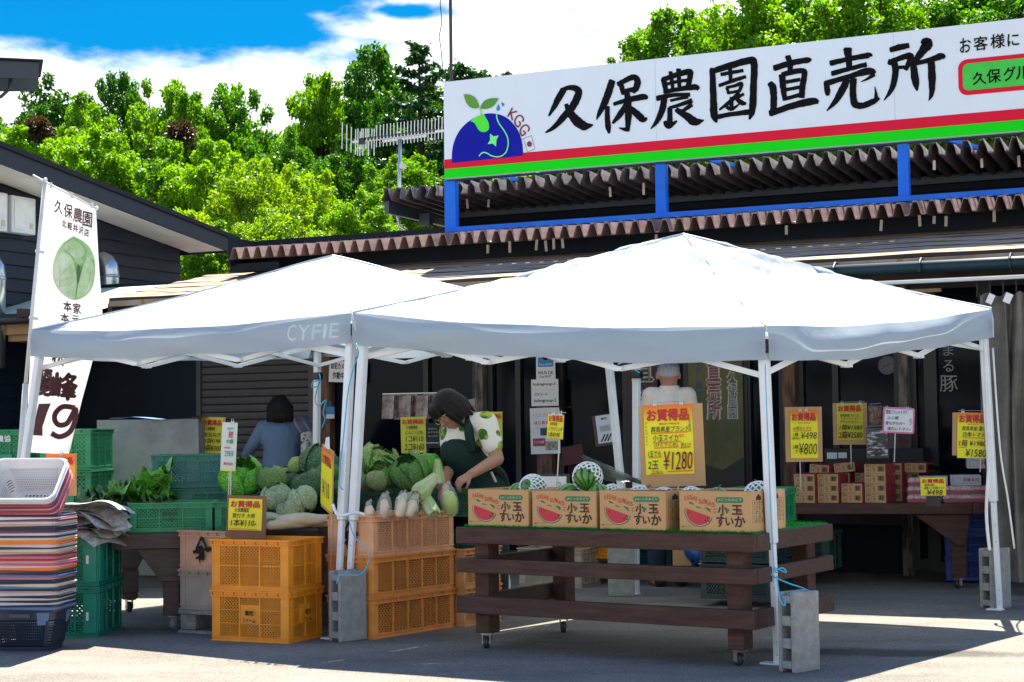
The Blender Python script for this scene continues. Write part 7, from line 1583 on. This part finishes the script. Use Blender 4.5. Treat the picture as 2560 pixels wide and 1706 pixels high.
def P3(o):
    def f(px, py, Y): return atY(px, py, Y)-o
    return f

# ---- woman bending over the produce
D0 = 10.75; wo = Vector((atY(1200, 1500, D0).x, D0, 0)); wm = thing('person', 'person in dark green apron and fruit patterned shirt bending over the produce', 'person', wo)
p = P3(wo)
neck, chin = p(1156, 1046, D0-.02), p(1118, 1078, D0-.12)
shL, shR = p(1214, 1058, D0-.14), p(1124, 1080, D0+.12); elL, wrL = p(1243, 1148, D0-.2), p(1178, 1186, D0-.4); elR, wrR = p(1128, 1165, D0-.0), p(1108, 1212, D0-.28)
chest, waist, hip = p(1168, 1105, D0), p(1192, 1185, D0+.05), p(1205, 1250, D0+.08)
hc = p(1121, 1026, D0-.1); fd = (Vector((-.55, -.42, -.72))).normalized(); hu = (Vector((-.55, -.1, .62))); hu = (hu - fd*hu.dot(fd)).normalized(); hs = fd.cross(hu)
MH = Matrix((hs, fd, hu)).transposed()           # head frame: x side, y face direction, z crown
def H(x, y, z): return hc + MH @ Vector((x, y, z))
mb = MB(); mb.ball(hc, (.074, .09, .1), 20, 14, rot=MH); mb.ball(H(0, .03, -.05), (.058, .058, .07), 16, 12, rot=MH); mb.ball(H(0, .045, -.092), (.03, .03, .025), 12, 8, rot=MH)
mb.cone(H(0, .084, .0), H(0, .104, -.034), .009, .014, 10); mb.ball(H(0, .083, -.066), (.022, .012, .007), 12, 8, rot=MH); mb.ball(H(0, .08, -.079), (.018, .011, .007), 12, 8, rot=MH)
for sx in (-1, 1): mb.ball(H(.074*sx, -.005, -.02), (.011, .02, .03), 10, 8, rot=MH); mb.ball(H(.034*sx, .07, -.03), (.022, .018, .02), 10, 8, rot=MH); mb.ball(H(.031*sx, .076, .012), (.018, .01, .01), 10, 8, rot=MH)
mb.cone(H(0, -.02, -.06), neck, .05, .056); mb.cone(neck, chest, .06, .12); mb.ball(chest, (.16, .13, .17)); mb.cone(chest, waist, .13, .125); mb.cone(waist, hip, .13, .15)
limb(mb, [neck, shL], [.05, .065]); limb(mb, [neck, shR], [.05, .06]); limb(mb, [shL, elL, wrL], [.058, .043, .029]); limb(mb, [shR, elR, wrR], [.055, .042, .028])
for sx, dx in ((-1, -.02), (1, .05)):
    hj = hip + Vector((.085*sx, .02*sx, -.02)); kn = Vector((hj.x+dx*.3, hj.y+.0, .46)); an = Vector((hj.x+dx*.4, hj.y+.02, .08)); limb(mb, [hj, kn, an], [.088, .06, .04]); mb.cone(an+Vector((0, .03, -.035)), an+Vector((-.04, -.14, -.045)), .036, .03)
hand(mb, wrL, (-.75, -.25, -.45), (-.2, -.55, .8), 1.0, .95); hand(mb, wrR, (-.12, -.35, -.9), (-.75, -.5, .1), .8, .95)
body = fuse('body', mb, skin, wm, .0065, 4)
# hair: bob with strands falling forward
mb = MB(); mb.ball(H(0, -.022, .03), (.096, .108, .1), 20, 14, rot=MH); mb.ball(H(0, -.075, -.03), (.085, .055, .085), 16, 12, rot=MH); mb.ball(H(0, .06, .072), (.06, .045, .04), 14, 10, rot=MH)
for k in range(16):
    a = R(-145+290*k/15); x, y = math.sin(a)*.088, -math.cos(a)*.098-.012; l = .085+.025*math.sin(k*2.1)
    if y > .05: continue
    mb.cone(H(x*.95, y*.95, .03), H(x*1.1, y*1.05, -.03), .026, .024); mb.cone(H(x*1.1, y*1.05, -.03), H(x*1.02, y*1.0, -.03-l), .024, .008)
for k in range(6): x = -.05+.02*k; mb.cone(H(x, .075, .06), H(x*1.15, .1, .018), .016, .006)
fuse('hair', mb, hair_k, wm, .007, 3)
gl = mat('glasses_metal', (.6, .58, .5), .25, metal=.9); mb = MB()
for sx in (-1, 1): mb.tube([H(.034*sx+.026*math.cos(a_*.4488), .098, .004+.02*math.sin(a_*.4488)) for a_ in range(15)], .0022, 6); mb.tube([H(.06*sx, .098, .01), H(.08*sx, .06, .012), H(.081*sx, -.0, .0)], .0022, 6)
mb.tube([H(-.009, .1, .008), H(.009, .1, .008)], .002, 6); mb.build('glasses', gl, wm, smooth=True)
# shirt with round fruit print
fr = mat('fruit_print_shirt', (.72, .7, .64), .75, var=0, bump=.2, bs=14, bd=.02)
def fruit():
    nt = fr.node_tree; N = nt.nodes; L = nt.links; b = N['Principled BSDF']; tc = N.new('ShaderNodeTexCoord'); vo = N.new('ShaderNodeTexVoronoi'); vo.inputs['Scale'].default_value = 9.5; vo.inputs['Randomness'].default_value = .8; L.new(tc.outputs['Object'], vo.inputs[0])
    sp = N.new('ShaderNodeSeparateColor'); L.new(vo.outputs['Color'], sp.inputs[0]); m1 = N.new('ShaderNodeMapRange'); L.new(sp.outputs[0], m1.inputs[0]); m1.inputs[3].default_value = .28; m1.inputs[4].default_value = .5
    lt_ = N.new('ShaderNodeMath'); lt_.operation = 'LESS_THAN'; L.new(vo.outputs['Distance'], lt_.inputs[0]); L.new(m1.outputs[0], lt_.inputs[1])
    n = N.new('ShaderNodeTexNoise'); n.inputs['Scale'].default_value = 18; L.new(tc.outputs['Object'], n.inputs[0]); cr = N.new('ShaderNodeValToRGB'); e = cr.color_ramp.elements; e[0].position = .42; e[1].position = .6; e[0].color = (.02, .13, .008, 1); e[1].color = (.32, .42, .015, 1); L.new(n.outputs[0], cr.inputs[0])
    m = N.new('ShaderNodeMix'); m.data_type = 'RGBA'; L.new(lt_.outputs[0], m.inputs[0]); m.inputs[6].default_value = (.72, .7, .64, 1); L.new(cr.outputs[0], m.inputs[7]); L.new(m.outputs[2], b.inputs['Base Color'])
fruit()
mb = MB(); mb.ball(chest, (.178, .148, .18)); mb.cone(neck+Vector((.012, 0, -.035)), chest, .072, .14); mb.cone(chest, waist, .15, .14); limb(mb, [neck+Vector((.02, -.02, -.035)), shL, shL.lerp(elL, .62)], [.06, .078, .066]); limb(mb, [neck+Vector((0, .03, -.045)), shR, shR.lerp(elR, .55)], [.056, .072, .064])
fuse('shirt', mb, fr, wm, .009, 5)
apm = mat('dark_green_apron', (.006, .026, .022), .75, var=.25, vs=4, bump=.5, bs=7, bd=.04, spec=.25)
ff = Vector((-.62, -.7, 0)).normalized(); mb = MB()
mb.ball(chest+ff*.03+Vector((0, 0, -.05)), (.155, .145, .13)); mb.cone(chest+ff*.03+Vector((0, 0, -.08)), waist+ff*.015, .15, .158); mb.cone(waist, hip, .165, .185); mb.cone(hip, hip+Vector((-.03, -.02, -.42)), .19, .2)
ap = fuse('apron', mb, apm, wm, .012, 6)
def strap(a, b, c_): MB().tube(spline([tuple(a), tuple(b), tuple(c_)], 6), .03, 10).build('apron_strap', apm, wm, smooth=True)
strap(p(1182, 1128, D0-.15), p(1172, 1080, D0-.17), p(1174, 1042, D0-.08)); strap(p(1123, 1108, D0-.08), p(1120, 1080, D0+.0), p(1150, 1050, D0+.08))
MB().tube(spline([tuple(p(1232, 1168, D0-.12)), tuple(p(1250, 1182, D0-.02)), tuple(p(1262, 1205, D0+.05)), tuple(p(1266, 1240, D0+.06))], 5), .03, 8).build('apron_tie', apm, wm, smooth=True)
mb = MB()
for sx, dx in ((-1, -.02), (1, .05)):
    hj = hip + Vector((.085*sx, .02*sx, -.02)); kn = Vector((hj.x+dx*.3, hj.y, .46)); an = Vector((hj.x+dx*.4, hj.y+.02, .1)); limb(mb, [hj, kn, an], [.1, .075, .058])
fuse('trousers', mb, mat('black_trousers', (.01, .011, .014), .8, var=.2), wm, .012, 4)
MB().tube([p(1228, 1180, D0-.17), p(1240, 1206, D0-.17)], .008, 8).build('pen', mat('pen_beige', (.5, .45, .38), .5), wm)
bag(1122, 1250, 10.0, .12, .19, 'clear plastic bag with a green radish held in both hands of the bending woman', (mat('pale_green_radish', (.42, .5, .16), .45, var=.15), .045))
bag(1255, 1462, 11.3, .13, .16, 'white printed plastic bag hanging behind the left table leg', None, mat('white_bag_film', (.6, .62, .62), .4, var=.1, alpha=.85), 'plastic bags under the stall')

# ---- man seen from behind
D1 = 12.85; mo = Vector((atY(1668, 1459, D1).x, D1, 0)); mn = thing('person', 'older person in cream jacket with short grey hair seen from behind', 'person', mo); p = P3(mo)
hc = p(1671, 930, D1); MH = Matrix.Rotation(R(-8), 3, 'Z')
nk = p(1673, 968, D1+.01); sL_, sR_ = p(1628, 990, D1), p(1718, 990, D1); eL_, wL_ = p(1610, 1092, D1+.02), p(1604, 1172, D1-.04); eR_, wR_ = p(1736, 1092, D1+.02), p(1734, 1180, D1-.05)
ch_, wa_, hi_ = p(1673, 1040, D1), p(1673, 1140, D1), p(1671, 1200, D1)
mb = MB(); mb.ball(hc, (.082, .1, .118), 20, 14); mb.ball(hc+Vector((0, .03, -.06)), (.062, .075, .07), 16, 10); mb.cone(hc+Vector((0, -.02, -.06)), nk, .062, .066)
for sx in (-1, 1): mb.ball(hc+Vector((.088*sx, .02, -.03)), (.009, .024, .033), 10, 8)
mb.cone(hc+Vector((0, .1, -.02)), hc+Vector((0, .118, -.04)), .012, .014)
mb.ball(ch_, (.165, .11, .18)); mb.cone(nk, ch_, .055, .11); mb.cone(ch_, wa_, .14, .13); mb.cone(wa_, hi_, .13, .14); limb(mb, [nk+Vector((0, 0, -.08)), sL_], [.04, .05]); limb(mb, [nk+Vector((0, 0, -.08)), sR_], [.04, .05]); limb(mb, [sL_, eL_, wL_], [.05, .042, .03]); limb(mb, [sR_, eR_, wR_], [.05, .042, .03])
for sx in (-1, 1):
    hj = hi_+Vector((.09*sx, 0, -.04)); kn = Vector((hj.x, hj.y-.01, .5)); an = Vector((hj.x-.01, hj.y, .09)); limb(mb, [hj, kn, an], [.09, .06, .042]); mb.cone(an+Vector((0, -.03, -.045)), an+Vector((.02*sx, .15, -.05)), .04, .034)
hand(mb, wL_, (.05, .02, -1), (-.8, -.5, 0), .55); hand(mb, wR_, (0, .02, -1), (.8, -.5, 0), .55)
fuse('body', mb, skin2, mn, .007, 4)
hg = mat('grey_hair', (.3, .29, .28), .6, var=0)
def hair_tone():
    nt = hg.node_tree; N = nt.nodes; L = nt.links; b = N['Principled BSDF']; tc = N.new('ShaderNodeTexCoord'); sp = N.new('ShaderNodeSeparateXYZ'); L.new(tc.outputs['Generated'], sp.inputs[0]); n = N.new('ShaderNodeTexNoise'); n.inputs['Scale'].default_value = 60; L.new(tc.outputs['Object'], n.inputs[0])
    a = N.new('ShaderNodeMath'); a.operation = 'MULTIPLY_ADD'; L.new(n.outputs[0], a.inputs[0]); a.inputs[1].default_value = .5; L.new(sp.outputs[2], a.inputs[2]); cr = N.new('ShaderNodeValToRGB'); e = cr.color_ramp.elements; e[0].position = .5; e[1].position = 1.05; e[0].color = (.42, .4, .38, 1); e[1].color = (.02, .016, .014, 1); L.new(a.outputs[0], cr.inputs[0]); L.new(cr.outputs[0], b.inputs['Base Color'])
hair_tone()
mb = MB(); mb.ball(hc+Vector((0, -.006, .02)), (.087, .106, .108), 20, 14); hr = fuse('hair', mb, hg, mn, .008, 2)
me = hr.data; cut = hc.z-.035                       # hair ends above the nape and ears
import bmesh
bm = bmesh.new(); bm.from_mesh(me); bmesh.ops.bisect_plane(bm, geom=bm.verts[:]+bm.edges[:]+bm.faces[:], plane_co=hc+Vector((0, 0, -.055)), plane_no=Vector((0, .25, -1)).normalized(), clear_outer=True); bm.to_mesh(me); bm.free()
jk = mat('cream_jacket', (.72, .62, .47), .7, var=.06, vs=4, bump=.55, bs=6, bd=.06)
mb = MB(); mb.ball(ch_, (.185, .13, .2)); mb.cone(nk+Vector((0, 0, -.03)), ch_, .066, .13); mb.cone(ch_, wa_, .16, .165); mb.cone(wa_, wa_+Vector((0, 0, -.1)), .17, .16); limb(mb, [nk+Vector((0, 0, -.07)), sL_, eL_, wL_+Vector((0, 0, .02))], [.06, .072, .062, .048]); limb(mb, [nk+Vector((0, 0, -.07)), sR_, eR_, wR_+Vector((0, 0, .02))], [.06, .072, .062, .048])
jo = fuse('jacket', mb, jk, mn, .011, 6); MB().lathe([(.074, -.03), (.08, .0), (.076, .028), (.07, .03)], 24, tuple(nk+Vector((0, 0, -.02)))).build('collar', jk, jo, smooth=True)
for w_ in (wL_, wR_): MB().lathe([(.046, -.025), (.05, 0), (.048, .03)], 16, tuple(w_+Vector((0, 0, .015)))).build('cuff', jk, jo, smooth=True)
mb = MB()
for sx in (-1, 1):
    hj = hi_+Vector((.09*sx, 0, -.04)); kn = Vector((hj.x, hj.y-.01, .5)); an = Vector((hj.x-.01, hj.y, .09)); limb(mb, [hj, kn, an], [.105, .085, .07])
mb.cone(wa_+Vector((0, 0, -.06)), hi_, .155, .16); fuse('trousers', mb, mat('navy_trousers', (.008, .018, .045), .8, var=.2), mn, .012, 4)
mb = MB()
for sx in (-1, 1): an = hi_+Vector((.08*sx, 0, 0)); mb.cone(Vector((an.x, an.y-.04, .045)), Vector((an.x+.02*sx, an.y+.17, .04)), .05, .04)
fuse('shoes', mb, mat('black_shoe', (.012, .012, .013), .5), mn, .01, 3)

# ---- person in blue shirt by the shutter, seen from behind
D2 = 14.9; bo = Vector((atY(710, 1400, D2).x, D2, 0)); bl = thing('person', 'person in blue shirt with dark bobbed hair and a patterned shoulder bag', 'person', bo); p = P3(bo)
hc = p(700, 1024, D2-.05); nk = p(702, 1046, D2); sL_, sR_ = p(660, 1072, D2), p(756, 1064, D2); eL_, wL_ = p(634, 1110, D2+.02), p(612, 1142, D2+.1); eR_, wR_ = p(780, 1100, D2+.03), p(790, 1150, D2+.12); ch_, wa_, hi_ = p(708, 1095, D2), p(703, 1165, D2), p(702, 1220, D2)
mb = MB(); mb.ball(hc, (.078, .095, .11), 18, 12); mb.cone(hc+Vector((0, 0, -.05)), nk, .05, .055); mb.ball(ch_, (.17, .11, .17)); mb.cone(nk, ch_, .06, .12); mb.cone(ch_, wa_, .13, .13); mb.cone(wa_, hi_, .13, .15); limb(mb, [nk, sL_, eL_, wL_], [.05, .06, .043, .028]); limb(mb, [nk, sR_, eR_, wR_], [.05, .06, .043, .028])
for sx in (-1, 1):
    hj = hi_+Vector((.09*sx, 0, -.03)); kn = Vector((hj.x, hj.y, .48)); an = Vector((hj.x, hj.y, .09)); limb(mb, [hj, kn, an], [.09, .06, .04]); mb.cone(an+Vector((0, -.02, -.045)), an+Vector((0, .15, -.05)), .036, .03)
hand(mb, wL_, (-.3, .3, -.85), (-.5, -.8, 0), .7, .95); hand(mb, wR_, (.1, .3, -.9), (.5, -.8, 0), .6, .95); fuse('body', mb, skin, bl, .008, 4)
mb = MB(); mb.ball(hc+Vector((0, -.01, .015)), (.1, .115, .118), 18, 12); mb.ball(hc+Vector((0, -.03, -.06)), (.105, .09, .06), 16, 10)
for k in range(9): a = R(-100+25*k); mb.cone(hc+Vector((.09*math.sin(a), -.09*math.cos(a), .02)), hc+Vector((.108*math.sin(a), -.1*math.cos(a), -.105)), .03, .012)
fuse('hair', mb, hair_k, bl, .009, 3)
bs_m = mat('blue_shirt', (.1, .16, .23), .75, var=.1, vs=5, bump=.5, bs=8, bd=.05)
mb = MB(); mb.ball(ch_, (.2, .14, .18)); mb.cone(nk+Vector((0, 0, -.02)), ch_, .07, .14); mb.cone(ch_, wa_, .165, .17); mb.cone(wa_, hi_, .17, .175); limb(mb, [nk+Vector((0, 0, -.04)), sL_, eL_, wL_.lerp(eL_, .15)], [.06, .075, .06, .045]); limb(mb, [nk+Vector((0, 0, -.04)), sR_, eR_, wR_.lerp(eR_, .15)], [.06, .075, .06, .045]); sh_ = fuse('shirt', mb, bs_m, bl, .011, 6)
MB().lathe([(.06, -.02), (.066, .0), (.062, .022)], 20, tuple(nk+Vector((0, 0, .004)))).build('collar', bs_m, sh_, smooth=True)
mb = MB()
for sx in (-1, 1):
    hj = hi_+Vector((.09*sx, 0, -.03)); kn = Vector((hj.x, hj.y, .48)); an = Vector((hj.x, hj.y, .09)); limb(mb, [hj, kn, an], [.1, .08, .065])
fuse('trousers', mb, MATS['black_trousers'], bl, .012, 4)
bgm = mat('patterned_bag_canvas', (.5, .46, .4), .8, col2=(.05, .05, .08), vs=22, c2r=(.5, .56)); bag_o = thing('shoulder_bag', 'cream patterned bag hanging from the shoulder of the person in blue', 'bag', bo, 0); q = [p(752, 1082, D2-.17), p(778, 1078, D2-.15), p(786, 1140, D2-.13), p(752, 1146, D2-.16)]
MB().grid(lambda u, v: q[3].lerp(q[2], u).lerp(q[0].lerp(q[1], u), v)+Vector((0, -.035*math.sin(math.pi*u)*math.sin(math.pi*min(1, .2+.7*v)), 0)), 10, 10).grid(lambda u, v: q[3].lerp(q[2], u).lerp(q[0].lerp(q[1], u), v)+Vector((0, .03*math.sin(math.pi*u)*math.sin(math.pi*min(1, .2+.7*v)), 0)), 10, 10).build('pouch', bgm, bag_o, smooth=True)
bst = mat('bag_strap_tan', (.25, .15, .12), .7); MB().tube(spline([tuple(p(755, 1083, D2-.17)), tuple(p(740, 1060, D2-.15)), tuple(p(738, 1048, D2-.06)), tuple(p(745, 1050, D2+.03))], 5), .014, 6).build('strap', bst, bag_o, smooth=True); MB().tube(spline([tuple(p(776, 1080, D2-.15)), tuple(p(762, 1058, D2-.14)), tuple(p(752, 1048, D2-.05))], 5), .01, 6).build('strap', bst, bag_o, smooth=True)
